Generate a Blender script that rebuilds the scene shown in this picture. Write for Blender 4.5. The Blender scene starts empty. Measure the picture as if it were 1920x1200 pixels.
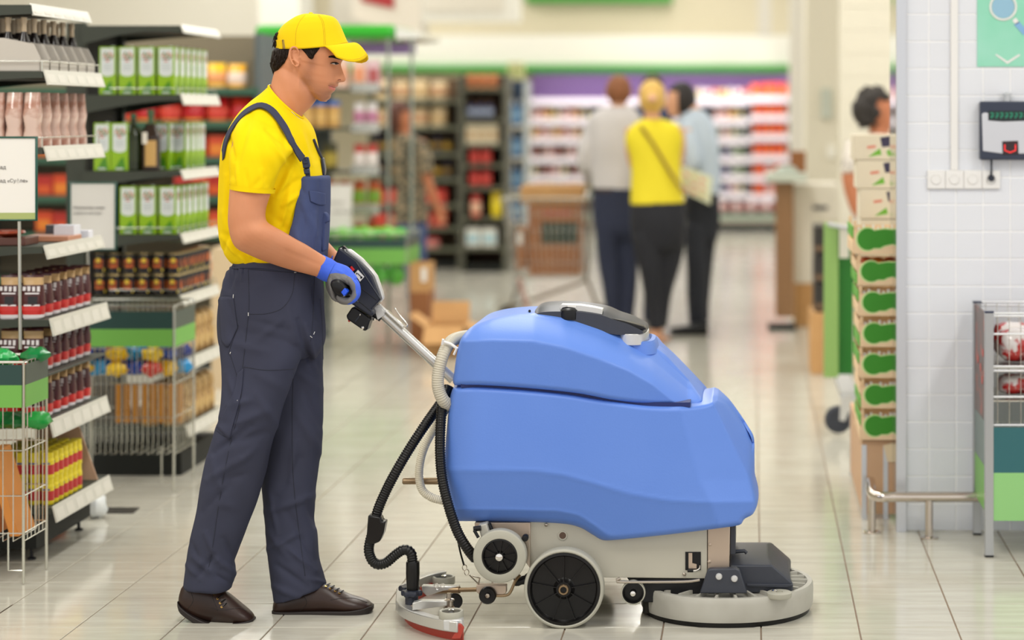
import bpy, bmesh, math, random
import numpy as np
from mathutils import Vector, Matrix, noise
random.seed(7)
SC = bpy.context.scene
COL = SC.collection
# ---------------------------------------------------------------- camera (level, shifted lens), world, lamps, exposure
F = 3868.0; CX = 1410.0; CY = 214.0; H = 1.545          # focal length in pixels, vanishing point, eye height
cam_d = bpy.data.cameras.new('camera'); cam = bpy.data.objects.new('camera', cam_d); COL.objects.link(cam)
cam.location = (0, 0, H); cam.rotation_euler = (math.pi/2, 0, 0)
cam_d.sensor_fit = 'HORIZONTAL'; cam_d.sensor_width = 36.0; cam_d.lens = F/1920*36.0
cam_d.shift_x = (960-CX)/1920; cam_d.shift_y = (CY-600)/1920
cam_d.clip_start = 0.1; cam_d.clip_end = 100
cam_d.dof.use_dof = True; cam_d.dof.focus_distance = 6.28; cam_d.dof.aperture_fstop = 1.45
SC.camera = cam
w = bpy.data.worlds.new('front_fill'); SC.world = w; w.use_nodes = True  # even white fill added through the open front of the room
bg = w.node_tree.nodes['Background']; bg.inputs[0].default_value = (1.0, 0.985, 0.96, 1); bg.inputs[1].default_value = 0.92
SC.view_settings.view_transform = 'Standard'; SC.view_settings.look = 'None'
SC.view_settings.gamma = 1; SC.view_settings.use_curve_mapping = False
SC.view_settings.exposure = 0.25
CEIL = 4.4
def lamp(x, y, sx, sy, power, col=(1, 0.98, 0.94)):
    l = bpy.data.lights.new('ceiling_lamp', 'AREA'); l.shape = 'RECTANGLE'; l.size = sx; l.size_y = sy
    l.energy = power; l.color = col
    o = bpy.data.objects.new('ceiling_lamp', l); COL.objects.link(o); o.location = (x, y, CEIL-0.06)
    return o
for lx in (-4.6, -1.0, 2.6):
    for ly, ll, pw in ((4.0, 3.0, 24), (10.5, 6.0, 18), (18.0, 6.0, 17), (24.8, 5.0, 19)):
        lamp(lx, ly, 0.5, ll, pw*ll*(1.3 if lx < -4 else 1))

# ---------------------------------------------------------------- helpers
def P(px, py, Y): return Vector(((px-CX)*Y/F, Y, H+(CY-py)*Y/F))
def PX(px, Y): return (px-CX)*Y/F
def PZ(py, Y): return H+(CY-py)*Y/F
def YF(py): return F*H/(py-CY)                       # depth of a floor point seen at row py
def s2l(c):
    c = c/255.0
    return c/12.92 if c <= 0.04045 else ((c+0.055)/1.055)**2.4
def rgb(c): return (s2l(c[0]), s2l(c[1]), s2l(c[2]), 1)
MATS = {}
def mat(name, c, rough=0.5, metal=0.0, bump=None, var=None, spec=0.5, coat=0.0, alpha=1.0, trans=0.0, emit=None, sheen=0.0, sss=0.0):
    if name in MATS: return MATS[name]
    m = bpy.data.materials.new(name); m.use_nodes = True; MATS[name] = m
    nt = m.node_tree; b = nt.nodes['Principled BSDF']
    b.inputs['Base Color'].default_value = rgb(c); b.inputs['Roughness'].default_value = rough
    b.inputs['Metallic'].default_value = metal; b.inputs['Specular IOR Level'].default_value = spec
    b.inputs['Coat Weight'].default_value = coat; b.inputs['Alpha'].default_value = alpha
    b.inputs['Transmission Weight'].default_value = trans
    if sheen: b.inputs['Sheen Weight'].default_value = sheen
    if sss:
        b.inputs['Subsurface Weight'].default_value = sss; b.inputs['Subsurface Radius'].default_value = (0.02, 0.006, 0.003); b.inputs['Subsurface Scale'].default_value = 0.5
    if emit: b.inputs['Emission Color'].default_value = rgb(emit[0]); b.inputs['Emission Strength'].default_value = emit[1]
    tc = nt.nodes.new('ShaderNodeTexCoord')
    if var:                                           # (scale, second colour, contrast position)
        n = nt.nodes.new('ShaderNodeTexNoise'); n.inputs['Scale'].default_value = var[0]; n.inputs['Detail'].default_value = 3
        r = nt.nodes.new('ShaderNodeValToRGB'); e = r.color_ramp.elements
        e[0].position = var[2] if len(var) > 2 else 0.35; e[0].color = rgb(c)
        e[1].position = var[3] if len(var) > 3 else 0.7; e[1].color = rgb(var[1])
        nt.links.new(tc.outputs['Object'], n.inputs['Vector']); nt.links.new(n.outputs['Fac'], r.inputs['Fac'])
        nt.links.new(r.outputs['Color'], b.inputs['Base Color'])
    if bump:                                          # (scale, strength, distance)
        n2 = nt.nodes.new('ShaderNodeTexNoise'); n2.inputs['Scale'].default_value = bump[0]; n2.inputs['Detail'].default_value = 3
        bp = nt.nodes.new('ShaderNodeBump'); bp.inputs['Strength'].default_value = bump[1]; bp.inputs['Distance'].default_value = bump[2]
        nt.links.new(tc.outputs['Object'], n2.inputs['Vector']); nt.links.new(n2.outputs['Fac'], bp.inputs['Height'])
        nt.links.new(bp.outputs['Normal'], b.inputs['Normal'])
    return m
def cr(pts, n):
    """resample a polyline (lists of floats) with Catmull-Rom, n points evenly by arc length"""
    A = np.array(pts, float); 
    if len(A) > 2:
        Q = np.vstack([2*A[0]-A[1], A, 2*A[-1]-A[-2]]); out = []
        for i in range(1, len(Q)-2):
            p0, p1, p2, p3 = Q[i-1], Q[i], Q[i+1], Q[i+2]
            for t in np.linspace(0, 1, 9)[:-1]:
                out.append(0.5*((2*p1)+(-p0+p2)*t+(2*p0-5*p1+4*p2-p3)*t*t+(-p0+3*p1-3*p2+p3)*t**3))
        out.append(A[-1]); A = np.array(out)
    d = np.r_[0, np.cumsum(np.linalg.norm(np.diff(A, axis=0), axis=1))]
    s = np.linspace(0, d[-1], n) if np.isscalar(n) else np.asarray(n)*d[-1]
    return np.stack([np.interp(s, d, A[:, k]) for k in range(A.shape[1])], 1)
def lin(pts, n):
    A = np.array(pts, float); d = np.r_[0, np.cumsum(np.linalg.norm(np.diff(A, axis=0), axis=1))]
    s = np.linspace(0, d[-1], n) if np.isscalar(n) else np.asarray(n)*d[-1]
    return np.stack([np.interp(s, d, A[:, k]) for k in range(A.shape[1])], 1)
class MB:
    def __init__(s): s.v = []; s.f = []; s.m = []
    def add(s, vs, fs, m=0):
        o = len(s.v); s.v += [tuple(map(float, v)) for v in vs]
        for f in fs: s.f.append([o+i for i in f]); s.m.append(m)
        return s
    def box(s, x0, x1, y0, y1, z0, z1, m=0):
        vs = [(x, y, z) for x in (x0, x1) for y in (y0, y1) for z in (z0, z1)]
        return s.add(vs, [(0, 1, 3, 2), (4, 6, 7, 5), (0, 4, 5, 1), (2, 3, 7, 6), (0, 2, 6, 4), (1, 5, 7, 3)], m)
    def hexa(s, a, b, m=0):                           # two quads (4 points each) joined
        return s.add(list(a)+list(b), [(3, 2, 1, 0), (4, 5, 6, 7), (0, 1, 5, 4), (1, 2, 6, 5), (2, 3, 7, 6), (3, 0, 4, 7)], m)
    def prism(s, pts, off, m=0):                      # pts: 3D loop, extruded by vector off
        n = len(pts); off = Vector(off); a = [Vector(p) for p in pts]; b = [p+off for p in a]
        fs = [tuple(range(n)), tuple(range(2*n-1, n-1, -1))]+[(i, n+i, n+(i+1) % n, (i+1) % n) for i in range(n)]
        return s.add(a+b, fs, m)
    def pprism(s, pl, Y, dY, m=0): return s.prism([P(x, y, Y) for x, y in pl], (0, dY, 0), m)
    def loft(s, rings, closed=True, cap=True, m=0):
        n = len(rings[0]); vs = [p for r in rings for p in r]; fs = []
        for i in range(len(rings)-1):
            for j in range(n if closed else n-1):
                k = (j+1) % n; fs.append((i*n+j, i*n+k, (i+1)*n+k, (i+1)*n+j))
        if cap: fs.append(tuple(range(n-1, -1, -1))); fs.append(tuple((len(rings)-1)*n+j for j in range(n)))
        return s.add(vs, fs, m)
    def tube(s, path, r, n=8, cap=True, m=0, closed=False):
        path = [Vector(p) for p in path]; L = len(path); rr = r if hasattr(r, '__len__') else [r]*L
        rings = []; up = None
        for i, p in enumerate(path):
            t = (path[(i+1) % L if closed else min(i+1, L-1)]-path[(i-1) if closed else max(i-1, 0)]).normalized()
            if up is None:
                up = Vector((0, 1, 0)) if abs(t.y) < 0.9 else Vector((1, 0, 0))
            a = (up-t*up.dot(t)).normalized(); b = t.cross(a); up = a
            rings.append([p+(a*math.cos(2*math.pi*j/n)+b*math.sin(2*math.pi*j/n))*rr[i] for j in range(n)])
        if closed: rings.append(rings[0]); cap = False
        return s.loft(rings, True, cap, m)
    def bar(s, a, b, r, n=6, m=0): return s.tube([a, b], r, n, True, m)
    def lathe(s, c, axis, prof, n=24, m=0):           # prof: (radius, distance along axis)
        c = Vector(c); ax = Vector(axis).normalized(); u = ax.orthogonal().normalized(); v = ax.cross(u)
        rings = [[c+ax*d+(u*math.cos(2*math.pi*j/n)+v*math.sin(2*math.pi*j/n))*max(r, 1e-5) for j in range(n)] for r, d in prof]
        return s.loft(rings, True, True, m)
    def ball(s, c, r, n=12, m=0, sc=(1, 1, 1)):
        c = Vector(c); k = max(4, n//2)
        rings = [[(c.x+math.sin(a)*math.cos(2*math.pi*j/n)*r*sc[0], c.y+math.sin(a)*math.sin(2*math.pi*j/n)*r*sc[1], c.z-math.cos(a)*r*sc[2]) for j in range(n)] for a in [math.pi*(i+0.02)/(k+0.04) for i in range(k+1)]]
        return s.loft(rings, True, True, m)
    def grid(s, G, m=0, flip=False):                  # G: (nv,nu,3)
        nv, nu = len(G), len(G[0]); vs = [p for r in G for p in r]; fs = []
        for i in range(nv-1):
            for j in range(nu-1):
                f = (i*nu+j, i*nu+j+1, (i+1)*nu+j+1, (i+1)*nu+j); fs.append(f[::-1] if flip else f)
        return s.add(vs, fs, m)
    def mesh(s, name='m', off=None):
        me = bpy.data.meshes.new(name); V = np.array(s.v)
        if off is not None: V = V-np.array(off)
        me.from_pydata(V.tolist(), [], s.f); return me
    def build(s, name, mats, parent=None, smooth=40, bevel=0, seg=2, fix=True):
        off = parent['_o'] if parent is not None and '_o' in parent else (0, 0, 0)
        me = s.mesh(name, off); return finish(me, name, mats, parent, smooth, bevel, seg, fix, s.m)
def finish(me, name, mats, parent=None, smooth=40, bevel=0, seg=2, fix=True, mi=None):
    if not isinstance(mats, (list, tuple)): mats = [mats]
    for m in mats: me.materials.append(m)
    if mi is not None: me.polygons.foreach_set('material_index', mi)
    if fix:
        bm = bmesh.new(); bm.from_mesh(me); bmesh.ops.recalc_face_normals(bm, faces=bm.faces); bm.to_mesh(me); bm.free()
    if smooth:
        me.polygons.foreach_set('use_smooth', [True]*len(me.polygons))
        if smooth < 180: me.set_sharp_from_angle(angle=math.radians(smooth))
    me.update()
    o = bpy.data.objects.new(name, me); COL.objects.link(o)
    if parent is not None: o.parent = parent; o['_o'] = list(parent['_o']) if '_o' in parent else [0, 0, 0]
    if bevel:
        b = o.modifiers.new('bevel', 'BEVEL'); b.width = bevel; b.segments = seg; b.limit_method = 'ANGLE'; b.angle_limit = math.radians(35)
        b.harden_normals = False
    return o
def tag(o, label=None, cat=None, group=None, kind=None):
    if label: o['label'] = label
    if cat: o['category'] = cat
    if group: o['group'] = group
    if kind: o['kind'] = kind
    return o
def thing(name, label, cat, loc=(0, 0, 0), group=None, kind=None):
    o = bpy.data.objects.new(name, None); COL.objects.link(o); o.location = loc; o['_o'] = list(map(float, loc))
    o.empty_display_size = 0.05
    return tag(o, label, cat, group, kind)
def single(mb, name, mats, label, cat, loc, group=None, **k):     # a thing that is one mesh, origin at loc (mesh given in world space)
    e = {'_o': list(loc)}
    class _P(dict): pass
    me = mb.mesh(name, loc); o = finish(me, name, mats, None, k.get('smooth', 40), k.get('bevel', 0), k.get('seg', 2), k.get('fix', True), mb.m)
    o.location = loc; return tag(o, label, cat, group)
KIDS = {}
def dup(o, loc=None, label=None, rotz=None):
    ks = KIDS.get(o.name)
    if ks is None: ks = KIDS[o.name] = [(c, list(c.children)) for c in o.children]
    r = o.copy(); COL.objects.link(r)
    if loc is not None: r.location = loc
    if rotz is not None: r.rotation_euler = (0, 0, rotz)
    if label: r['label'] = label
    for c, gs in ks:
        d = c.copy(); COL.objects.link(d); d.parent = r
        for g in gs: h = g.copy(); COL.objects.link(h); h.parent = d
    return r
def clone(me_obj, parent, name=None):
    c = me_obj.copy(); COL.objects.link(c); c.parent = parent; return c
ORD = ['first', 'second', 'third', 'fourth', 'fifth', 'sixth', 'seventh', 'eighth', 'ninth', 'tenth', 'eleventh', 'twelfth', 'thirteenth', 'fourteenth', 'fifteenth', 'sixteenth', 'seventeenth', 'eighteenth', 'nineteenth', 'twentieth', 'twenty-first', 'twenty-second', 'twenty-third', 'twenty-fourth']
def remesh(mb, voxel, smooth=4, factor=0.5):
    me = mb.mesh('tmp'); o = bpy.data.objects.new('tmp', me); COL.objects.link(o)
    bm = bmesh.new(); bm.from_mesh(me); bmesh.ops.recalc_face_normals(bm, faces=bm.faces); bm.to_mesh(me); bm.free()
    r = o.modifiers.new('r', 'REMESH'); r.mode = 'VOXEL'; r.voxel_size = voxel; r.adaptivity = 0
    if smooth: q = o.modifiers.new('s', 'SMOOTH'); q.factor = factor; q.iterations = smooth
    dg = bpy.context.evaluated_depsgraph_get(); dg.update()
    out = bpy.data.meshes.new_from_object(o.evaluated_get(dg)); bpy.data.objects.remove(o); bpy.data.meshes.remove(me)
    return out
def mverts(me):
    a = np.empty(len(me.vertices)*3); me.vertices.foreach_get('co', a); return a.reshape(-1, 3)
def mnorm(me):
    a = np.empty(len(me.vertices)*3); me.vertices.foreach_get('normal', a); return a.reshape(-1, 3)
def setverts(me, V): me.vertices.foreach_set('co', V.ravel()); me.update()
def toloc(me, parent):
    V = mverts(me); V -= np.array(list(parent['_o'])); setverts(me, V)
def proj(V): return CX+F*V[:, 0]/V[:, 1], CY+F*(H-V[:, 2])/V[:, 1]
def seg_d(px, py, a, b):
    ax, ay = a; bx, by = b; dx, dy = bx-ax, by-ay; t = np.clip(((px-ax)*dx+(py-ay)*dy)/(dx*dx+dy*dy), 0, 1)
    return np.hypot(px-ax-t*dx, py-ay-t*dy), t
def folds(me, fl, side=None):
    """push vertices along their normals: fl = ((x1,y1),(x2,y2),width px,amplitude m)"""
    V = mverts(me); N = mnorm(me); px, py = proj(V); D = np.zeros(len(V))
    for a, b, wd, am in fl:
        d, t = seg_d(px, py, a, b); D += 1.35*am*np.exp(-(d/wd)**2)*(0.4+0.6*np.sin(math.pi*np.clip(t, 0.06, 0.94)))
    if side is not None: D *= np.clip((side-V[:, 1])/0.05, 0, 1)
    V += N*D[:, None]; setverts(me, V)
def ringpx(L, R, Y, wd, n=32, e=2.0, YR=None):
    """ring whose image silhouettes are L and R (pixels) at depth Y, half thickness wd along Y"""
    a = P(L[0], L[1], Y); b = P(R[0], R[1], Y if YR is None else YR); c = (a+b)/2; h = (b-a)/2; out = []
    for j in range(n):
        t = 2*math.pi*j/n; ct, st = math.cos(t), math.sin(t); q = 2.0/e
        out.append(c+h*(math.copysign(abs(ct)**q, ct))+Vector((0, wd, 0))*(math.copysign(abs(st)**q, st)))
    return out
def loftpx(mb, rows, n=32, sub=6, e=2.0, m=0, linear=False):
    """rows: (Lx,Ly,Rx,Ry,Y,w)"""
    R = (lin if linear else cr)(rows, (len(rows)-1)*sub+1)
    mb.loft([ringpx((r[0], r[1]), (r[2], r[3]), r[4], r[5], n, e) for r in R], m=m); return mb
# ---------------------------------------------------------------- the setting
TW, TL, TX0, TY0 = 0.2945, 0.2995, 0.027, 6.212
m_grout = mat('floor_grout', (140, 120, 102), 0.8)
def floor_mat():
    m = mat('floor_tile', (196, 192, 178), 0.24, bump=(9, 0.05, 0.01)); nt = m.node_tree; b = nt.nodes['Principled BSDF']
    tc = nt.nodes.new('ShaderNodeNewGeometry'); mp = nt.nodes.new('ShaderNodeVectorMath'); mp.operation = 'MULTIPLY'; mp.inputs[1].default_value = (1.2, 9, 1)
    n = nt.nodes.new('ShaderNodeTexNoise'); n.inputs['Scale'].default_value = 2.0; n.inputs['Detail'].default_value = 5; n.inputs['Roughness'].default_value = 0.65
    r = nt.nodes.new('ShaderNodeValToRGB'); e = r.color_ramp.elements
    e[0].position = 0.3; e[0].color = rgb((183, 179, 165)); e[1].position = 0.68; e[1].color = rgb((202, 199, 187))
    nt.links.new(tc.outputs['Position'], mp.inputs[0]); nt.links.new(mp.outputs[0], n.inputs['Vector']); nt.links.new(n.outputs['Fac'], r.inputs['Fac']); nt.links.new(r.outputs['Color'], b.inputs['Base Color'])
    n3 = nt.nodes.new('ShaderNodeTexNoise'); n3.inputs['Scale'].default_value = 3.5; n3.inputs['Detail'].default_value = 4
    mr = nt.nodes.new('ShaderNodeMapRange'); mr.inputs[1].default_value = 0.3; mr.inputs[2].default_value = 0.75; mr.inputs[3].default_value = 0.09; mr.inputs[4].default_value = 0.19
    nt.links.new(tc.outputs['Position'], n3.inputs['Vector']); nt.links.new(n3.outputs['Fac'], mr.inputs[0]); nt.links.new(mr.outputs[0], b.inputs['Roughness'])
    return m
m_tile = floor_mat()
floor = MB().box(-9, 5, 1.0, 29, -0.06, -0.004).build('floor', m_grout, smooth=0); tag(floor, kind='structure'); floor['_o'] = [0, 0, 0]
cells = [(i, j) for i in range(-29, 16) for j in range(-3, 76)]
def vis(i, j):
    y = TY0+TL*(j+0.5); x = TX0+TW*(i+0.5); px = CX+F*x/y; py = CY+F*H/(y+TL*0.5)
    return -60 < px < 1980 and py < 1225
near = sorted([c for c in cells if vis(*c)], key=lambda c: c[1])[:296]; ns = set(near)
g = 0.0022
tb = MB(); a_, b_ = TW/2-g, TL/2-g
vs = [(-a_, -b_, -0.004), (a_, -b_, -0.004), (a_, b_, -0.004), (-a_, b_, -0.004)]
c = 0.0012; vs += [(-a_, -b_, -c), (a_, -b_, -c), (a_, b_, -c), (-a_, b_, -c), (-a_+c, -b_+c, 0), (a_-c, -b_+c, 0), (a_-c, b_-c, 0), (-a_+c, b_-c, 0)]
tb.add(vs, [(0, 1, 5, 4), (1, 2, 6, 5), (2, 3, 7, 6), (3, 0, 4, 7), (4, 5, 9, 8), (5, 6, 10, 9), (6, 7, 11, 10), (7, 4, 8, 11), (8, 9, 10, 11)])
t0 = tb.build('tile', m_tile, floor, smooth=0, fix=False)
for k, (i, j) in enumerate(near):
    o = t0 if k == 0 else clone(t0, floor); o.location = (TX0+TW*(i+0.5), TY0+TL*(j+0.5), random.uniform(-0.0003, 0))
rest = MB()
for (i, j) in cells:
    if (i, j) in ns: continue
    x, y = TX0+TW*i, TY0+TL*j
    rest.add([(x+g, y+g, 0), (x+TW-g, y+g, 0), (x+TW-g, y+TL-g, 0), (x+g, y+TL-g, 0), (x+g, y+g, -.004), (x+TW-g, y+g, -.004)], [(0, 1, 2, 3), (4, 5, 1, 0)])
tag(rest.build('far_tile', m_tile, floor, smooth=0, fix=False), kind='stuff')
m_ceil = mat('ceiling_white', (225, 222, 212), 0.9)
tag(MB().box(-9, 5, 1.0, 29, CEIL, CEIL+0.1).build('ceiling', m_ceil, smooth=0), kind='structure')
m_cream = mat('wall_cream', (222, 216, 198), 0.8, bump=(3, 0.1, 0.01)); m_white = mat('wall_white', (238, 236, 226), 0.7)
m_beige = mat('wall_beige', (206, 197, 172), 0.85); m_green = mat('canopy_green', (52, 150, 48), 0.35); m_gp = mat('pale_column', (205, 200, 188), 0.8)
YB = 28.3
tag(MB().box(-9, 5, YB, YB+0.2, 0, CEIL).build('wall_back', m_beige, smooth=0), kind='structure')
tag(MB().box(-9.2, -9, 1, YB, 0, CEIL).build('wall_left', m_cream, smooth=0), kind='structure')
# fascia of the wall cooler: a white sloping board and a green edge
tb = MB(); Yc_ = 27.2
tb.box(PX(560, Yc_), PX(1482, Yc_), Yc_, YB, PZ(124, Yc_), PZ(66, Yc_)); tag(tb.build('trim_1', m_white, smooth=0), kind='structure')
tag(MB().box(PX(560, Yc_-.1), PX(1482, Yc_-.1), Yc_-0.1, Yc_+0.3, PZ(136, Yc_-.1), PZ(121, Yc_-.1)).build('trim_2', m_green, smooth=0, bevel=0.03), kind='structure')
tag(MB().box(PX(985, YB-.2), PX(1260, YB-.2), YB-0.2, YB, PZ(4, YB-.2), PZ(-14, YB-.2)).build('trim_3', m_green, smooth=0), kind='structure')
# columns and boarded wall on the right side of the aisle
tag(MB().box(PX(1484, 19), PX(1484, 19)+0.42, 19, 20.2, 0, CEIL).build('wall_column', m_gp, smooth=0), kind='structure')
tag(MB().box(PX(1421, 26.4), PX(1446, 26.4), 26.4, 26.7, PZ(66, 26.4), CEIL).build('trim_4', m_gp, smooth=0), kind='structure')
wr = MB().box(PX(1512, 16), PX(1574, 16), 16, 17, 0, CEIL).build('wall_pillar', m_cream, smooth=0); tag(wr, kind='structure')
wb = MB().box(PX(1576, 13), 5, 13.02, 13.3, 0, CEIL).build('wall_boarded', m_cream, smooth=0); tag(wb, kind='structure'); wb['_o'] = [0, 0, 0]
bd = MB().box(PX(1576, 13), 3.6, 13.0, 13.02, 0.0005, 0.1475).build('board', m_cream, wb, smooth=0, bevel=0.002, seg=1)
for k in range(1, 30):
    o = clone(bd, wb); o.location = (0, 0, 0.148*k)
lc = MB().box(PX(485, 20), PX(562, 20), 20, 20.6, 0, CEIL).build('wall_column', m_white, smooth=0); tag(lc, kind='structure')
tag(MB().box(PX(620, 24), PX(790, 24), 24, 24.5, PZ(70, 24), CEIL).build('wall_bulkhead', m_gp, smooth=0), kind='structure')
tag(MB().box(-9, PX(484, 21), 21, 21.2, 0, CEIL).build('wall_far_left', mat('wall_light', (236, 232, 220), .8), smooth=0), kind='structure')
# ---- the tiled wall on the right
YT = 7.65; XT = PX(1696, YT)
m_wt = mat('glazed_tile', (226, 229, 235), 0.16, bump=(6, 0.05, 0.01)); m_jt = mat('tile_joint', (252, 252, 250), 0.8)
wt = MB().box(XT-0.004, 5, YT+0.0022, YT+0.35, 0, CEIL).build('wall_tiled', m_jt, smooth=0); tag(wt, kind='structure'); wt['_o'] = [0, 0, 0]
TS = 0.1008; xj = PX(1741.5, YT); i0 = xj-TS
zj = PZ(383.5, YT)
tt = MB(); h_ = TS/2-0.0018; b2 = 0.002
tt.add([(-h_, .006, -h_), (h_, .006, -h_), (h_, .006, h_), (-h_, .006, h_), (-h_, .0015, -h_), (h_, .0015, -h_), (h_, .0015, h_), (-h_, .0015, h_), (-h_+b2, 0, -h_+b2), (h_-b2, 0, -h_+b2), (h_-b2, 0, h_-b2), (-h_+b2, 0, h_-b2)],
       [(0, 1, 5, 4), (1, 2, 6, 5), (2, 3, 7, 6), (3, 0, 4, 7), (4, 5, 9, 8), (5, 6, 10, 9), (6, 7, 11, 10), (7, 4, 8, 11), (8, 9, 10, 11)])
tp = tt.build('tile', m_wt, wt, smooth=0, fix=False); first = True; k0 = int((zj)/TS)
for c_ in range(0, 7):
    for r_ in range(-k0, 9):
        o = tp if first else clone(tp, wt); first = False
        o.location = (i0+TS*(c_+0.5), YT, zj+TS*(r_+0.5)); o.rotation_euler = (random.uniform(-.004, .004), 0, random.uniform(-.004, .004))
rs = MB()
for c_ in range(7, 24):
    for r_ in range(-k0, 28):
        x, z = i0+TS*c_, zj+TS*r_
        rs.add([(x+.001, YT, z+.001), (x+TS-.001, YT, z+.001), (x+TS-.001, YT, z+TS-.001), (x+.001, YT, z+TS-.001)], [(0, 1, 2, 3)])
for c_ in range(0, 7):
    for r_ in range(9, 28):
        x, z = i0+TS*c_, zj+TS*r_
        rs.add([(x+.001, YT, z+.001), (x+TS-.001, YT, z+.001), (x+TS-.001, YT, z+TS-.001), (x+.001, YT, z+TS-.001)], [(0, 1, 2, 3)])
tag(rs.build('more_tile', m_wt, wt, smooth=0, fix=False), kind='stuff')
m_alu = mat('brushed_alu', (205, 208, 214), 0.35, 0.7)
tag(MB().box(PX(1681, YT-.02), XT+0.004, YT-0.02, YT+0.012, 0, CEIL).build('trim_5', m_alu, smooth=0), kind='structure')
tag(MB().box(PX(1681, YT-.02), XT-0.006, YT+0.0125, YT+0.35, 0, CEIL).build('trim_6', mat('mirror_strip', (200, 202, 200), .12, .9), smooth=0), kind='structure')
# ---------------------------------------------------------------- the floor scrubber
Yn, Yc, Yf = 6.2, 6.46, 6.72
def blue_mat(name, c1, c2):
    m = mat(name, c1, 0.42, bump=(160, 0.12, 0.002), var=(2.2, c2, 0.3, 0.75)); return m
m_blue = blue_mat('blue_tank_plastic', (92, 133, 217), (99, 139, 221))
m_blk = mat('black_plastic', (22, 23, 26), 0.35, bump=(200, 0.1, 0.001), spec=.3); m_rub = mat('black_rubber', (15, 14, 14), 0.28, spec=.35)
m_dgrey = mat('dark_grey_plastic', (52, 56, 66), 0.42, bump=(300, 0.2, 0.001)); m_dgr2 = mat('console_grey', (40, 44, 56), 0.33, bump=(300, 0.15, 0.001), spec=.35)
m_tyre = mat('grey_tyre', (172, 170, 156), 0.45); m_cast = mat('grey_cast', (184, 182, 172), 0.42, bump=(40, 0.1, 0.002), var=(9, (172, 169, 158)))
m_paint = mat('grey_painted_panel', (194, 190, 174), 0.4); m_chrome = mat('chrome', (225, 222, 215), 0.15, 1.0); m_steel = mat('steel', (178, 168, 155), 0.28, 1.0)
m_ss = mat('stainless_panel', (196, 178, 160), 0.4, 0.55); m_alut = mat('anodised_tube', (205, 204, 200), 0.3, 0.75); m_brass = mat('bronze_steel', (150, 128, 100), 0.3, 0.9)
m_silver = mat('silver_plastic', (206, 206, 204), 0.3, 0.3); m_hosew = mat('grey_hose', (196, 190, 172), 0.4); m_hosew2 = mat('white_hose', (228, 220, 196), 0.4)
m_red = mat('red_rubber', (176, 62, 48), 0.45); m_redsw = mat('red_switch', (216, 38, 34), 0.3); m_wht = mat('white_plastic', (236, 235, 232), 0.35)
sx0 = P(1057, 1180, Yc)
SCR = thing('floor_scrubber', 'large blue walk-behind floor scrubber with grey wheels and black hoses', 'floor scrubber', (sx0.x, Yc, 0))
def coons(bot, top, left, right, nu, nv, sp=1.0):
    u = 0.5-0.5*np.cos(np.linspace(0, math.pi, nu)); u = (u*0.6+np.linspace(0, 1, nu)*0.4)
    v = 0.5-0.5*np.cos(np.linspace(0, math.pi, nv)); v = (v*0.6+np.linspace(0, 1, nv)*0.4)
    B = cr(bot, u); T = cr(top, u); L = cr(left, v); R = cr(right, v)
    U = u[None, :, None]; V = v[:, None, None]
    G = (1-V)*B[None]+V*T[None]+(1-U)*L[:, None]+U*R[:, None]-((1-U)*(1-V)*B[0]+U*(1-V)*B[-1]+(1-U)*V*T[0]+U*V*T[-1])
    return G
def perim(nv, nu): 
    return [(0, j) for j in range(nu)]+[(i, nu-1) for i in range(1, nv)]+[(nv-1, j) for j in range(nu-2, -1, -1)]+[(i, 0) for i in range(nv-2, 0, -1)]
def shell(G, d, er=14, eamp=0.028, bulge=0.008, nr=9, Y0=None, Y1=None):
    """near heightfield of image-space grid G pushed back by d(px,py), its mirror on the far side and a bulging rim between"""
    Y0 = Yn if Y0 is None else Y0; Y1 = Yf if Y1 is None else Y1
    nv, nu = G.shape[:2]; px, py = G[..., 0], G[..., 1]
    # distance to the outline
    pr = np.array([G[i, j] for i, j in perim(nv, nu)]); pr = np.vstack([pr, pr[:1]])
    e = np.full(px.shape, 1e9)
    for a, b in zip(pr[:-1], pr[1:]):
        if np.hypot(*(b-a)) < 1e-6: continue
        dd, _ = seg_d(px, py, a, b); e = np.minimum(e, dd)
    x = np.clip(1-e/er, 0, 1); D = d(px, py)+eamp*(1-np.sqrt(1-0.985*x*x))
    Y = Y0+D; N3 = np.stack([(px-CX)*Y/F, Y, H+(CY-py)*Y/F], -1); Fr = N3.copy(); Fr[..., 1] = Y0+Y1-N3[..., 1]
    mb = MB(); mb.grid(N3); mb.grid(Fr, flip=True)
    ids = perim(nv, nu); A = np.array([N3[i, j] for i, j in ids]); B = np.array([Fr[i, j] for i, j in ids]); n = len(ids)
    tan = np.roll(A, -1, 0)-np.roll(A, 1, 0); nor = np.stack([-tan[:, 2], np.zeros(n), tan[:, 0]], 1); nor /= np.linalg.norm(nor, axis=1)[:, None]+1e-9
    c = A.mean(0); sgn = np.sign(((A-c)*nor).sum(1).mean()); nor *= sgn
    k = 5; nor = sum(np.roll(nor, s, 0) for s in range(-k, k+1))/(2*k+1)
    rings = []
    for t in np.linspace(0, 1, nr):
        rings.append(A*(1-t)+B*t+nor*bulge*(1-(2*t-1)**2)**0.7)
    mb.loft([list(map(tuple, r)) for r in rings], True, False)
    return mb
def weld(o, dist=0.0004):
    bm = bmesh.new(); bm.from_mesh(o.data); bmesh.ops.remove_doubles(bm, verts=bm.verts, dist=dist); bmesh.ops.recalc_face_normals(bm, faces=bm.faces); bm.to_mesh(o.data); bm.free()
    o.data.polygons.foreach_set('use_smooth', [True]*len(o.data.polygons)); o.data.set_sharp_from_angle(angle=math.radians(50)); return o
fi = lambda pts: (lambda X: np.interp(X, [p[0] for p in pts], [p[1] for p in pts]))
fy = lambda pts: (lambda Yv: np.interp(Yv, [p[1] for p in pts], [p[0] for p in pts]))
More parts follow.
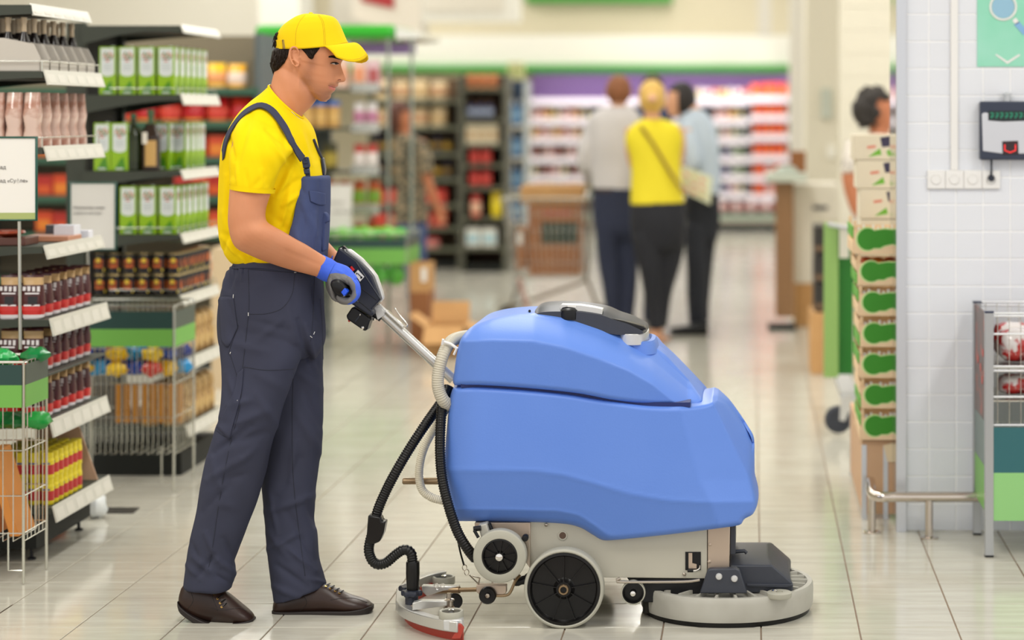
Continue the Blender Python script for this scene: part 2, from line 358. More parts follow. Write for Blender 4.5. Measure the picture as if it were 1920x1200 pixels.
# lower tank
top = [(850, 727), (900, 726), (980, 731), (1060, 739), (1110, 747), (1160, 754), (1215, 761), (1275, 762), (1318, 758), (1345, 749)]
right = [(1375, 987), (1389, 983), (1396, 973), (1409, 966), (1415, 958), (1418, 941), (1411, 907), (1410, 860), (1409, 820), (1398, 800), (1382, 778), (1364, 758), (1345, 749)]
bot = [(860, 977), (950, 978), (1045, 981), (1085, 988), (1112, 1003), (1128, 1012), (1145, 1013), (1200, 1008), (1290, 998), (1375, 987)]
left = [(860, 977), (851, 972), (846, 945), (838, 905), (833, 880), (835, 840), (839, 790), (844, 745), (850, 727)]
cre = fi([(833, 881), (1000, 883), (1050, 889), (1110, 905), (1180, 926), (1250, 938), (1320, 942), (1420, 940)])
ban = fi([(833, 955), (960, 956), (1045, 958), (1085, 966), (1115, 985), (1140, 1004), (1160, 1030), (1420, 1030)])
l1 = fy([(1272, 740), (1275, 765), (1292, 830), (1312, 900), (1335, 945), (1350, 1000)]); l2 = fy([(1332, 745), (1340, 762), (1372, 830), (1411, 908), (1430, 945), (1500, 1000)])
def d_low(px, py):
    c = cre(px); b = ban(px); s = np.clip
    D = 0.00045*s(py-c, 0, 400)+0.0010*s(py-b, 0, 200)-0.0016*np.exp(-((py-c)/3.0)**2)-0.0012*np.exp(-((py-b)/3.0)**2)+0.00012*s(c-py, 0, 400)
    D += 0.055*(s(905-px, 0, 80)/70)**2*s(1-np.abs(px-833)/1000, 0, 1)
    D += 0.0009*s(px-l1(py), 0, 300)+0.0032*s(px-l2(py), 0, 200)
    D += 0.010*np.exp(-((px-1150)/190)**2)*0
    return D
G = coons(bot, top, left, right, 120, 80)
lt = weld(shell(G, d_low, 10, 0.022, 0.008).build('lower_tank', m_blue, SCR, smooth=0))
# upper tank
topu = [(872, 624), (884, 613), (905, 603), (940, 593), (980, 588), (1020, 588), (1060, 592), (1090, 600), (1130, 614), (1170, 626), (1205, 641), (1240, 658), (1268, 686), (1295, 716), (1316, 746)]
rightu = [(1306, 758), (1313, 756), (1317, 752), (1316, 746)]
botu = [(852, 722), (900, 722), (980, 727), (1080, 737), (1150, 750), (1210, 757), (1260, 759), (1306, 758)]
leftu = [(852, 722), (849, 714), (852, 695), (857, 660), (864, 636), (872, 624)]
creu = fi([(850, 646), (866, 641), (920, 638), (1000, 640), (1060, 652), (1120, 672), (1180, 696), (1225, 722), (1264, 754), (1290, 775)])
def d_up(px, py):
    c = creu(px); s = np.clip
    D = 0.0024*s(c-py, 0, 400)*(0.55+0.45*s((c-py)/45, 0, 1))+0.0001*s(py-c, 0, 400)
    D += 0.055*(s(905-px, 0, 80)/55)**2*0.8
    D += 0.00035*s(px-1130, 0, 300)
    return np.minimum(D, 0.2)
G = coons(botu, topu, leftu, rightu, 110, 60)
ut = weld(shell(G, d_up, 9, 0.02, 0.0).build('upper_tank', m_blue, SCR, smooth=0))
# far shoulder wing and filler neck behind the lid
wg = MB()
wing = [(1160, 640), (1226, 641), (1237, 655), (1262, 678), (1295, 712), (1322, 741), (1324, 748), (1312, 752), (1240, 752), (1160, 740)]
wg.pprism(wing, 6.47, 0.2); wg.build('rear_shoulder', m_blue, SCR, bevel=0.012, seg=3)
nk = MB(); a0 = P(1160, 640, 6.47)
prof = [(PX(1145, 6.47), PX(1236, 6.47), PZ(657, 6.47)), (PX(1145, 6.47), PX(1232, 6.47), PZ(638, 6.47)), (PX(1145, 6.47), PX(1229, 6.47), PZ(633, 6.47)), (PX(1150, 6.47), PX(1222, 6.47), PZ(632, 6.47)), (PX(1152, 6.47), PX(1217, 6.47), PZ(638, 6.47))]
nk.loft([[((x0+x1)/2+(x1-x0)/2*math.copysign(abs(math.cos(t))**0.6, math.cos(t)), 6.47+0.13*math.copysign(abs(math.sin(t))**0.6, math.sin(t)), z) for t in [2*math.pi*j/32 for j in range(32)]] for x0, x1, z in prof])
nk.build('filler_collar', m_blue, SCR)
# lid
lid = thing_part = MB()
lidp = [(1010, 583), (1007, 579), (1010, 573), (1026, 569), (1055, 568), (1089, 569), (1121, 574), (1141, 579), (1160, 588), (1183, 596), (1202, 606), (1213, 613), (1213, 619), (1190, 621), (1160, 621), (1120, 610), (1087, 600), (1050, 592), (1020, 590)]
rings = []
for t in np.linspace(0, 1, 9):
    Yt = 6.335+0.27*t; s = (1-(2*t-1)**4); cx_, cy_ = 1110, 612
    rings.append([P(cx_+(x-cx_)*(0.955+0.045*s), cy_+(y-cy_)*(0.80+0.20*s), 6.46)+Vector((0, Yt-6.46, 0)) for x, y in cr(lidp+[lidp[0]], 70)[:-1]])
lid.loft(rings); LID = lid.build('lid', m_dgrey, SCR, smooth=40)
lp = MB(); lp.pprism([(1050, 577), (1052, 571), (1085, 572), (1112, 576), (1130, 580), (1129, 590), (1110, 587), (1090, 584), (1087, 588), (1085, 598), (1082, 597), (1083, 584), (1078, 578), (1065, 575), (1055, 577), (1051, 582)], 6.345, 0.05); lp.build('lid_plate', m_silver, LID, bevel=0.001)
kb = MB(); kb.lathe(P(1067, 592, 6.35), (0, 0, 1), [(0.027, -0.01), (0.028, 0.008), (0.026, 0.018), (0.018, 0.024), (0.004, 0.026)], 24); kb.build('lid_knob', m_blk, LID)
rg = MB(); rg.loft([[(PX(1188, 6.45)+0.047*math.copysign(abs(math.cos(t))**.7, math.cos(t)), 6.455+0.125*math.copysign(abs(math.sin(t))**.7, math.sin(t)), z) for t in [2*math.pi*j/32 for j in range(32)]] for z in (PZ(640, 6.45), PZ(619, 6.45))]); rg.build('lid_seat', m_silver, SCR, bevel=0.002)
lt_ = MB(); lt_.pprism([(1087, 586), (1128, 593), (1170, 602), (1208, 613), (1212, 618), (1160, 620), (1120, 609), (1086, 598)], 6.337, 0.05); lt_.build('lid_grip', m_blk, LID, bevel=0.003)
hg = MB(); hg.box(PX(992, 6.45), PX(1040, 6.45), 6.38, 6.54, PZ(586, 6.45), PZ(582, 6.45)); hg.tube([P(993, 583, 6.37), P(993, 583, 6.56)], 0.004, 8); hg.tube([P(1042, 585, 6.35), P(1042, 585, 6.55)], 0.005, 8); hg.build('hinge', m_blk, SCR)
sl = MB(); sl.pprism([(1064, 572.5), (1080, 573.5), (1080, 576.5), (1064, 575.5)], 6.3445, 0.01); sl.build('sticker', m_wht, LID)
# tank seam gasket
sm = MB(); q = cr(botu, 40)[1:39]; sm.loft([[P(x, y-4, 6.24), P(x, y+5, 6.24), P(x, y+5, 6.24)+Vector((0, .4, 0)), P(x, y-4, 6.24)+Vector((0, .4, 0))] for x, y in q]); sm.build('tank_seam', mat('seam_blue', (22, 40, 100), .5), SCR, smooth=0)
# chassis
ch = MB(); ch.pprism([(994, 960), (994, 1080), (1060, 1082), (1326, 1085), (1326, 970)], 6.285, 0.39); CH = ch.build('chassis', m_paint, SCR, bevel=0.002)
hh = MB(); hh.pprism([(1285, 1035), (1314, 1035), (1314, 1069), (1285, 1069)], 6.282, 0.01); hh.build('slot', m_blk, CH)
hh = MB(); hh.pprism([(1291, 1037), (1298, 1037), (1298, 1056), (1306, 1058), (1306, 1066), (1291, 1066)], 6.278, 0.006); hh.build('bracket', m_ss, CH)
hh = MB(); hh.tube([P(x, y, 6.27) for x, y in cr([(1296, 1070), (1305, 1070), (1312, 1066), (1313, 1060)], 8)], 0.003, 8); hh.build('hook', m_chrome, CH)
hh = MB(); hh.tube([P(1289, 1070, 6.268), P(1300, 1070, 6.268)], 0.005, 10); hh.build('hook_sleeve', m_rub, CH)
for x, y in ((1283, 1077), (1024, 984)):
    hh = MB(); hh.lathe(P(x, y, 6.28), (0, -1, 0), [(0.0052, -0.002), (0.0052, 0.001), (0.003, 0.003), (0.0005, 0.0032)], 12); hh.build('screw', m_steel, CH)
hh = MB(); hh.lathe(P(1055, 1004, 6.2825), (0, -1, 0), [(0.0135, -0.002), (0.0135, 0.0015), (0.0105, 0.0015), (0.0105, -0.001)], 20); hh.build('hole_ring', m_paint, CH)
hh = MB(); hh.lathe(P(1055, 1004, 6.2825), (0, -1, 0), [(0.0105, -0.002), (0.0105, 0.001)], 20); hh.build('hole', mat('brown_hole', (96, 74, 60), 0.6), CH)
fp = MB(); fp.pprism([(1327, 975), (1327, 1086), (1340, 1086), (1367, 1085), (1369, 975)], 6.282, 0.38); FP = fp.build('front_panel', m_ss, SCR, bevel=0.002)
for x, y in ((1331, 1021), (1330, 1053)):
    hh = MB(); hh.lathe(P(x, y, 6.282), (0, -1, 0), [(0.006, -0.002), (0.005, 0.002), (0.001, 0.004)], 12); hh.build('rivet', m_ss, FP)
hh = MB(); hh.pprism([(1369, 980), (1369, 1040), (1379, 1040), (1379, 980)], 6.3, 0.3); hh.build('front_plate', m_dgrey, SCR, bevel=0.002)
hh = MB(); hh.tube([P(x, y, 6.36) for x, y in ((1379, 1034), (1396, 1033), (1400, 1037))], 0.006, 10); hh.build('pedal_bar', m_dgrey, SCR)
# underside parts
ub = MB(); ub.pprism([(1175, 1083), (1340, 1083), (1340, 1130), (1205, 1130), (1195, 1110)], 6.30, 0.34); ub.build('deck_mount', m_blk, SCR, bevel=0.004)
ub = MB(); ub.tube([P(x, y, 6.2) for x, y in cr([(1163, 1084), (1156, 1088), (1162, 1091), (1240, 1091), (1290, 1090), (1312, 1087)], 24)], 0.0045, 8); ub.build('foot_rod', m_steel, SCR)
ub = MB(); ub.pprism([(890, 980), (994, 980), (994, 1064), (985, 1040), (975, 1010), (950, 996), (890, 992)], 6.27, 0.36); ub.build('rear_frame', m_ss, SCR, bevel=0.002)
ub = MB(); ub.pprism([(976, 1012), (992, 1004), (994, 1040), (994, 1066), (984, 1052)], 6.235, 0.02); ub.build('frame_bracket', m_steel, SCR, bevel=0.001)
ub = MB(); ub.lathe(P(985, 1008, 6.22), (0, -1, 0), [(0.01, -0.01), (0.01, 0.01), (0.008, 0.013), (0.001, 0.014)], 16); ub.build('knob', m_blk, SCR)
ub = MB(); ub.pprism([(896, 986), (912, 982), (918, 1002), (902, 1008)], 6.22, 0.05); ub.build('latch_block', m_cast, SCR, bevel=0.003)
ub = MB(); ub.tube([P(888, 992, 6.21), P(902, 990, 6.21)], 0.008, 10); ub.tube([P(889, 994, 6.2), P(897, 1008, 6.2)], 0.005, 8); ub.build('valve', m_blk, SCR)
ub = MB(); ub.tube([P(x, y, 6.25) for x, y in ((915, 982), (921, 995), (926, 1000))], 0.009, 10); ub.build('pipe_stub', m_blk, SCR)
# wheels
def wheel(name, c, r, rt, wid, Y0, spokes, cap, label=None, capcol=None, tilt=(0, -1, 0)):
    R = r*Y0/F; Rt = rt*Y0/F; C = P(c[0], c[1], Y0)
    t = MB(); t.lathe(C, tilt, [(Rt, -wid), (R*0.97, -wid), (R, -wid+0.006), (R, -0.006), (R*0.985, -0.002), (R*0.95, 0.0), (Rt*1.03, 0.0), (Rt, -0.003), (Rt, -wid)], 64)
    e = t.build(name, m_tyre, SCR, smooth=50)
    h = MB(); q = Rt; h.lathe(C, tilt, [(0.001, -wid*0.8), (q, -wid*0.8), (q, -0.001), (q*0.93, 0.0), (q*0.90, -0.012), (q*0.88, -0.014), (q*0.3, -0.012), (q*0.22, -0.004), (q*0.2, 0.004), (0.001, 0.004)], 64)
    for k in range(spokes):
        a = 2*math.pi*k/spokes+0.17; d = Vector((math.cos(a), 0, math.sin(a))); nn = Vector((-d.z, 0, d.x))*0.0012
        p, s = C+d*q*0.2+Vector((0, 0.014, 0)), C+d*q*0.9+Vector((0, 0.014, 0)); up = Vector((0, -0.012, 0))
        h.hexa([p-nn, p+nn, s+nn, s-nn], [p-nn+up, p+nn+up, s+nn+up*0.8, s-nn+up*0.8])
    h.build('wheel_hub', m_rub, e, smooth=35)
    k = MB(); k.lathe(C, tilt, [(cap, 0.0), (cap, 0.006), (cap*0.86, 0.010), (cap*0.3, 0.0125), (0.0005, 0.0128)] if capcol is None else [(cap, 0), (cap, 0.008), (cap*0.85, 0.011), (cap*0.6, 0.011), (cap*0.55, 0.002), (0.0005, 0.001)], 24)
    k.build('hub_cap', m_chrome if capcol is None else capcol, e, smooth=40); return e
wheel('drive_wheel', (1057, 1105), 75, 68, 0.05, 6.19, 9, 0.0165, capcol=m_brass)
wheel('rear_wheel', (936.5, 1044), 50, 33, 0.04, 6.185, 10, 0.0125)
wheel('small_roller', (1187, 1112), 23, 20, 0.02, 6.2, 0, 0.009)
e = MB(); e.lathe(P(1057, 1105, 6.19)+Vector((0, 0.55, 0)), (0, -1, 0), [(0.001, -0.05), (0.117, -0.05), (0.119, -0.044), (0.119, -0.006), (0.115, 0), (0.1, 0), (0.095, -0.01), (0.001, -0.01)], 48); e.build('far_wheel', m_rub, SCR)
e = MB(); e.lathe(P(936.5, 1044, 6.185)+Vector((0, 0.5, 0)), (0, -1, 0), [(0.001, -0.04), (0.08, -0.04), (0.08, -0.006), (0.076, 0), (0.001, 0)], 40); e.build('far_rear_wheel', m_tyre, SCR)
e = MB(); e.bar(P(1057, 1105, 6.19), P(1057, 1105, 6.19)+Vector((0, .5, 0)), 0.014, 12); e.build('axle', m_blk, SCR)
# drive rib between wheels
e = MB(); e.tube([P(x, y, 6.3) for x, y in cr([(965, 1092), (985, 1086), (1010, 1070)], 10)], [0.012+0.002*(i % 2) for i in range(10)], 12); e.build('bellows', m_rub, SCR)
# brush deck: a low round housing with raised ribs
dc = P(1363, 1140, 6.45); dcx = dc.x; R = 0.5*(1525-1201)*6.45/F; Cd = Vector((dcx, 6.45, 0))
def ring_d(r, z, n=96): return [(Cd.x+r*math.copysign(abs(math.cos(t))**0.92, math.cos(t)), Cd.y+r*0.96*math.sin(t), z) for t in [2*math.pi*j/n for j in range(n)]]
zt = PZ(1122, 6.2)
dk = MB(); dk.loft([ring_d(R*0.93, 0.012), ring_d(R*0.985, 0.016), ring_d(R*0.998, 0.03), ring_d(R, 0.07), ring_d(R*0.995, zt-0.006), ring_d(R*0.985, zt), ring_d(R*0.93, zt), ring_d(R*0.92, zt-0.012), ring_d(R*0.3, zt-0.006)]); DK = dk.build('brush_deck', m_cast, SCR, smooth=40)
sk = MB(); sk.loft([ring_d(R*0.90, 0.0), ring_d(R*0.955, 0.0), ring_d(R*0.96, 0.014), ring_d(R*0.90, 0.014)]); sk.build('brush_skirt', m_rub, SCR)
rb = MB()
for k in range(26):
    a = 2*math.pi*k/26; d = Vector((math.cos(a), 0.96*math.sin(a), 0)); nn = Vector((-d.y, d.x, 0)).normalized()*0.004
    p = Cd+d*R*0.45; q = Cd+d*R*0.925; p.z = q.z = zt-0.014; u = Vector((0, 0, 0.016))
    rb.hexa([p-nn, p+nn, q+nn, q-nn], [p-nn+u, p+nn+u, q+nn+u, q-nn+u])
rb.build('deck_rib', m_cast, DK)
mo = MB(); mpl = [(1312, 1113), (1327, 1069), (1333, 1067), (1380, 1066), (1387, 1070), (1401, 1113)]
e = MB(); e.pprism(mpl, 6.235, 0.03); MB_ = e.build('deck_bracket', m_dgrey, SCR, bevel=0.004, seg=3)
for x, y in ((1348, 1081), (1377, 1085)):
    h = MB(); h.lathe(P(x, y, 6.235), (0, -1, 0), [(0.0105, -0.002), (0.0105, 0.003), (0.008, 0.0065), (0.0005, 0.0075)], 20); h.build('bolt_cap', m_silver, MB_)
# motor cover: chamfered hood, flat top
y0 = 6.30; y1 = 6.66
def q4(pl, Y): return [P(x, y, Y) for x, y in pl]
side = [(1368, 1112), (1368, 1060), (1448, 1060), (1486, 1093), (1487, 1098), (1487, 1112)]
topl = [(1368, 1112), (1368, 1042), (1452, 1039), (1472, 1057), (1487, 1080), (1488, 1112)]
hm = MB(); A = q4(side, y0)
B = [P(*p, y0)+Vector((-0.006 if i > 1 else 0, 0.07, 0.0)) for i, p in enumerate([(1368, 1112), (1368, 1054), (1444, 1054), (1484, 1086), (1487, 1096), (1488, 1112)])]
rings = [A, B, [b+Vector((0, 0.20, 0)) for b in B], [a+Vector((0, 0.34, 0)) for a in A]]
hm.loft(rings); HM = hm.build('motor_cover', m_dgrey, SCR, bevel=0.005, seg=3)
e = MB(); e.pprism([(1400, 1095), (1487, 1096), (1487, 1098), (1473, 1102), (1400, 1099)], 6.29, 0.03); e.build('cover_lip', m_dgrey, HM, bevel=0.001)
e = MB(); e.lathe((P(1461, 1116, 6.24)).to_tuple(), (0, 0, 1), [(0.036, -0.006), (0.038, -0.003), (0.038, 0.009), (0.034, 0.011), (0.012, 0.011), (0.012, 0.008), (0.001, 0.008)], 40); e.build('bumper_roller', m_tyre, SCR)
e = MB(); e.lathe((P(1452, 1109, 6.24)).to_tuple(), (0, 0, 1), [(0.009, 0), (0.009, 0.003), (0.005, 0.006), (0.0005, 0.007)], 16); e.build('roller_screw', m_chrome, SCR)
def on_deck(px0, px1, py0, py1, out=0.002):
    rows = []
    for py in (py0, py1):
        row = []
        for px in np.linspace(px0, px1, 6):
            # intersect with the deck cylinder front
            x = (px-CX)*6.25/F
            for _ in range(4):
                c = max(-1, min(1, (x-Cd.x)/(R+out))); Y = Cd.y-(R+out)*0.96*math.sqrt(1-c*c); x = (px-CX)*Y/F
            row.append((x, Y, PZ(py, Y)))
        rows.append(row)
    return rows
e = MB(); r_ = on_deck(1438, 1477, 1126, 1149); e.grid(r_); e.grid([[ (x, y+0.008, z) for x, y, z in q] for q in r_], flip=True); e.build('bumper_pocket', m_dgr2, DK, bevel=0)
e = MB(); r_ = on_deck(1205, 1216, 1112, 1150, 0.002); e.grid(r_); e.grid([[ (x, y+0.008, z) for x, y, z in q] for q in r_], flip=True); e.build('deck_notch', m_blk, DK)
# hoses
def hose(name, pts, r, pitch, m, Y=6.3, amp=0.14, n=14, parent=None, plain=False):
    if len(pts[0]) == 2: pts = [(x, y, Y) for x, y in pts]
    A = cr(pts, 400); W = [P(*p) for p in A]; L = sum((W[i+1]-W[i]).length for i in range(len(W)-1)); k = int(L/pitch)*4+1
    A = cr([tuple(w_) for w_ in W][::8]+[tuple(W[-1])], k); rr = [r*(1-amp*(1 if i % 4 in (0,) else 0.55 if i % 4 in (1, 3) else -0.0)) for i in range(k)]
    mb = MB(); mb.tube(A.tolist(), rr, n); return mb.build(name, m, parent or SCR, smooth=180)
hose('suction_hose', [(845, 728, 6.4), (822, 762, 6.35), (795, 800, 6.3), (770, 838, 6.28), (745, 880, 6.26), (724, 920, 6.26), (708, 958, 6.26), (703, 985, 6.26), (695, 1010, 6.26), (692, 1035, 6.26), (703, 1056, 6.26), (722, 1056, 6.26), (742, 1040, 6.26), (757, 1031, 6.26), (770, 1036, 6.26), (774, 1056, 6.26)], 0.0165, 0.0075, m_rub)
hose('drain_hose', [(838, 728, 6.36), (829, 760, 6.28), (825, 830, 6.24), (828, 890, 6.23), (840, 945, 6.22), (857, 995, 6.22), (876, 1028, 6.22), (892, 1048, 6.24)], 0.0165, 0.0075, m_rub)
hose('vent_hose', [(880, 630, 6.42), (862, 633, 6.36), (845, 641, 6.3), (831, 665, 6.26), (822, 700, 6.25), (822, 728, 6.25), (832, 752, 6.26), (848, 762, 6.3)], 0.0195, 0.0065, m_hosew, amp=0.1)
hose('recovery_hose', [(842, 758, 6.4), (822, 790, 6.38), (796, 838, 6.38), (786, 880, 6.38), (790, 915, 6.38), (808, 932, 6.38), (836, 940, 6.38)], 0.0135, 0.006, m_hosew2, amp=0.12)
e = MB(); e.pprism([(690, 966), (714, 970), (716, 978), (723, 978), (719, 1000), (712, 1016), (700, 1021), (686, 1018), (688, 990)], 6.235, 0.045); e.build('hose_clip', m_rub, SCR, bevel=0.005, seg=3)
e = MB(); e.lathe(P(774, 1106, 6.26), (0, 0, 1), [(0.018, 0.0), (0.0195, 0.02), (0.021, 0.05), (0.0205, 0.082), (0.0195, 0.086), (0.016, 0.086)], 24); e.build('hose_cuff', m_rub, SCR)
e = MB()
for t in np.linspace(0, 1, 1):
    e.tube([P(x, y, 6.255) for x, y in ((832, 641), (845, 645), (858, 654))], 0.0045, 8)
e.loft([[P(831, 644, 6.24+0.0*s), P(860, 655, 6.24), P(858, 648, 6.24), P(833, 638, 6.24)], [P(831, 644, 6.29), P(860, 655, 6.29), P(858, 648, 6.29), P(833, 638, 6.29)]]) if False else None
e.tube([P(829, 646, 6.245), P(831, 636, 6.24)], 0.004, 6); e.tube([P(857, 652, 6.245), P(851, 665, 6.25)], 0.004, 6); e.build('cable_tie', m_wht, SCR)
# rear peg, cord and squeegee linkage
e = MB(); e.tube([P(755, 902, 6.42), P(757, 902, 6.42), P(790, 902, 6.42), P(832, 902, 6.42)], [0.0085, 0.0105, 0.0105, 0.011], 16); e.build('hanger_peg', m_brass, SCR)
e = MB(); e.tube([P(x, y, 6.26) for x, y in cr([(858, 1010), (863, 1035), (870, 1060)], 8)], 0.003, 6); e.build('lift_cord', m_rub, SCR)
e = MB()
for x, y, rr_ in ((871, 1064, 5.5), (875, 1073, 5.5)):
    c0 = P(x, y, 6.26); e.tube([c0+Vector((math.cos(a)*rr_*0.75, 0.002*math.sin(a), math.sin(a)*rr_))*6.26/F for a in [2*math.pi*k/16 for k in range(16)]], 0.0013, 6, closed=True)
e.tube([P(880, 1078, 6.26), P(896, 1094, 6.26)], 0.002, 6); e.tube([P(886, 1080, 6.26), P(900, 1084, 6.26)], 0.002, 6); e.tube([P(900, 1082, 6.26), P(897, 1094, 6.26), P(895, 1104, 6.26)], 0.0025, 6); e.build('chain_link', m_steel, SCR)
e = MB(); e.tube([P(800, 1107, 6.33), P(862, 1106, 6.3)], 0.0105, 12); e.tube([P(860, 1106, 6.3), P(902, 1105, 6.27)], 0.007, 12); e.build('tow_bar', m_brass, SCR)
e = MB(); e.pprism([(893, 1097), (949, 1098), (949, 1112), (940, 1118), (900, 1116), (893, 1110)], 6.25, 0.03); e.build('tow_bracket', m_ss, SCR, bevel=0.002)
e = MB(); e.tube([P(x, y, 6.25) for x, y in cr([(925, 1117), (950, 1116), (958, 1108), (966, 1090), (975, 1078)], 16)], 0.0045, 8); e.build('tow_rod', m_brass, SCR)
e = MB(); e.lathe(P(914, 1117, 6.235), (0, -1, 0), [(0.001, -0.02), (0.0245, -0.02), (0.026, -0.015), (0.026, 0.0), (0.023, 0.004), (0.008, 0.003), (0.008, 0.008), (0.001, 0.009)], 28); e.build('guide_roller', m_rub, SCR)
e = MB(); e.lathe(P(914, 1117, 6.226), (0, -1, 0), [(0.007, 0), (0.007, 0.003), (0.001, 0.004)], 6); e.build('roller_nut', m_steel, SCR)
# squeegee: curved body, red blade, bumper wheels
def sqarc(f0, f1, n=26):
    # plan curve of the squeegee seen from the side: the near end at right, bulging left
    pts = [(868, 6.05), (835, 6.08), (800, 6.14), (772, 6.22), (758, 6.33), (760, 6.44), (778, 6.55), (805, 6.64), (838, 6.70)]
    return [(PX(x, Y), Y) for x, Y in cr(pts, n)]
arc = sqarc(0, 1)
def strip(z0, z1, o0, o1, a=arc):
    out = []
    for i, (x, y) in enumerate(a):
        j0, j1 = max(i-1, 0), min(i+1, len(a)-1); tx, ty = a[j1][0]-a[j0][0], a[j1][1]-a[j0][1]; l = math.hypot(tx, ty); nx, ny = ty/l, -tx/l
        out.append([(x+nx*o0, y+ny*o0, z0), (x+nx*o1, y+ny*o1, z0), (x+nx*o1, y+ny*o1, z1), (x+nx*o0, y+ny*o0, z1)])
    return out
e = MB(); e.loft(strip(0.030, 0.062, 0.0, -0.03)); SQ = e.build('squeegee', m_alut, SCR, smooth=40, bevel=0.003)
e = MB(); e.loft(strip(0.0, 0.034, 0.004, -0.002)); e.build('squeegee_blade', m_red, SCR, smooth=40)
e = MB(); x0, y0_ = arc[0]; x1, y1_ = arc[-1]
e.pprism([(831, 1163), (866, 1162), (867, 1183), (850, 1186), (831, 1182)], 6.035, 0.04); e.build('squeegee_end', m_silver, SCR, bevel=0.003)
e = MB(); e.pprism([(859, 1170), (864, 1170), (870, 1178), (863, 1198), (846, 1198), (855, 1184)], 6.028, 0.012); e.build('blade_end', m_red, SCR, bevel=0.002)
def bumper(px, py, Y, r):
    C = P(px, py, Y); e = MB(); e.lathe(C, (0, 0, 1), [(r*0.8, -0.011), (r*0.95, -0.013), (r, -0.009), (r, 0.009), (r*0.95, 0.012), (r*0.78, 0.011), (r*0.74, 0.004), (0.001, 0.004)], 36); o = e.build('bumper_wheel', m_tyre, SCR)
    h = MB(); h.lathe(C, (0, 0, 1), [(r*0.76, 0.003), (r*0.76, 0.008), (r*0.3, 0.009), (0.001, 0.009)], 24); h.build('wheel_hub', m_rub, o)
    h = MB(); h.lathe(C, (0, 0, 1), [(0.008, 0.008), (0.008, 0.014), (0.001, 0.016)], 8); h.build('bolt', m_chrome, o)
    h = MB(); h.bar(C, C-Vector((0, 0, 0.05)), 0.008, 10); h.build('spindle', m_steel, o)
bumper(846, 1152, 6.075, 0.036); bumper(832, 1087, 6.66, 0.0365)
e = MB(); e.lathe(P(852, 1128, 6.36), (0.3, -1, 0), [(0.001, -0.02), (0.024, -0.02), (0.0255, -0.015), (0.0255, 0), (0.022, 0.004), (0.001, 0.003)], 28); e.build('caster', m_rub, SCR)
e = MB(); e.lathe(P(842, 1136, 6.22), (0, 0, 1), [(0.017, -0.016), (0.017, -0.004), (0.012, 0.0), (0.012, 0.014), (0.016, 0.016), (0.016, 0.02), (0.005, 0.024), (0.001, 0.024)], 20); e.bar(P(842, 1138, 6.22), P(842, 1112, 6.22), 0.007, 10); e.build('swivel_mount', m_steel, SCR)
e = MB(); e.prism([P(790, 1099, 6.3), P(792, 1110, 6.3), P(800, 1118, 6.3), P(830, 1108, 6.3), P(860, 1104, 6.3), P(860, 1100, 6.3)], (0, 0.03, 0)); e.build('upper_arm', m_alut, SCR, bevel=0.002)
e = MB(); e.prism([P(773, 1131, 6.16), P(773, 1145, 6.16), P(785, 1143, 6.16), P(838, 1136, 6.2), P(838, 1128, 6.2), P(790, 1127, 6.16)], (0, 0.03, 0)); e.build('squeegee_arm', m_alut, SCR, bevel=0.002)
e = MB()
for px, py, Yk in ((767, 1103, 6.33), (772, 1112, 6.25)):
    C = P(px, py, Yk); ring = lambda z, s: [C+Vector((math.cos(a)*0.029*(1+0.13*math.cos(6*a))*s, math.sin(a)*0.029*(1+0.13*math.cos(6*a))*s, z)) for a in [2*math.pi*k/48 for k in range(48)]]
    e.loft([ring(-0.007, 0.95), ring(-0.004, 1), ring(0.004, 1), ring(0.008, 0.9)])
e.bar(P(772, 1118, 6.25), P(772, 1132, 6.25), 0.02, 16); e.build('hand_nut', m_dgr2, SCR)
e = MB(); e.tube([P(820, 1104, 6.3), P(829, 1096, 6.5)], 0.004, 8)
for k in range(2):
    e.tube([P(818+12*k, 1098, 6.28)+Vector((math.cos(a)*0.006, 0, math.sin(a)*0.006)) for a in [2*math.pi*i/12 for i in range(12)]], 0.0012, 6, closed=True)
e.build('retaining_clip', m_chrome, SCR)
# handle tube and console
e = MB(); e.tube([P(714, 586, 6.47), P(850, 712, 6.47)], 0.0158, 28); e.build('handle_tube', m_alut, SCR)
e = MB(); e.prism([P(700, 574, 6.45), P(716, 578, 6.45), P(722, 590, 6.45), P(708, 600, 6.45)], (0, 0.03, 0)); e.prism([P(698, 574, 6.455), P(712, 571, 6.455), P(726, 584, 6.455), P(713, 594, 6.455)], (0, 0.02, 0)); e.build('tube_socket', m_silver, SCR, bevel=0.001)
e = MB(); e.tube([P(698, 588, 6.46), P(714, 599, 6.46)], 0.008, 12); e.build('inner_tube', m_blk, SCR)
e = MB(); e.tube([P(x, y, 6.44) for x, y in cr([(740, 577), (750, 592), (762, 606), (763, 612), (756, 613)], 16)], 0.0028, 8); e.prism([P(721, 583, 6.44), P(726, 582, 6.44), P(760, 612, 6.44), P(756, 615, 6.44)], (0, 0.02, 0)); e.build('clamp_lever', m_chrome, SCR, bevel=0.001)
CY0, CDY = 6.405, 0.085
sidep = [(635, 464), (643, 469), (670, 489), (688, 506), (698, 518), (706, 540), (714, 562), (696, 580), (701, 586), (697, 594), (690, 591), (652, 566), (638, 540), (625, 515), (623, 492)]
e = MB(); e.pprism(sidep, CY0, CDY); CON = e.build('control_console', m_dgr2, SCR, bevel=0.006, seg=3)
e = MB(); tpl = [(646, 470), (653, 467), (676, 482), (700, 509), (711, 534), (719, 560), (717, 566), (713, 563), (704, 535), (690, 510), (668, 488), (652, 474)]
e.pprism([(645, 468), (655, 467.5), (678, 485), (698, 507), (706, 518), (717, 549), (719, 560), (712, 568), (705, 548), (696, 520), (688, 508), (670, 491)], CY0+0.030, 0.03); e.build('display_cover', m_silver, CON, bevel=0.004, seg=2)
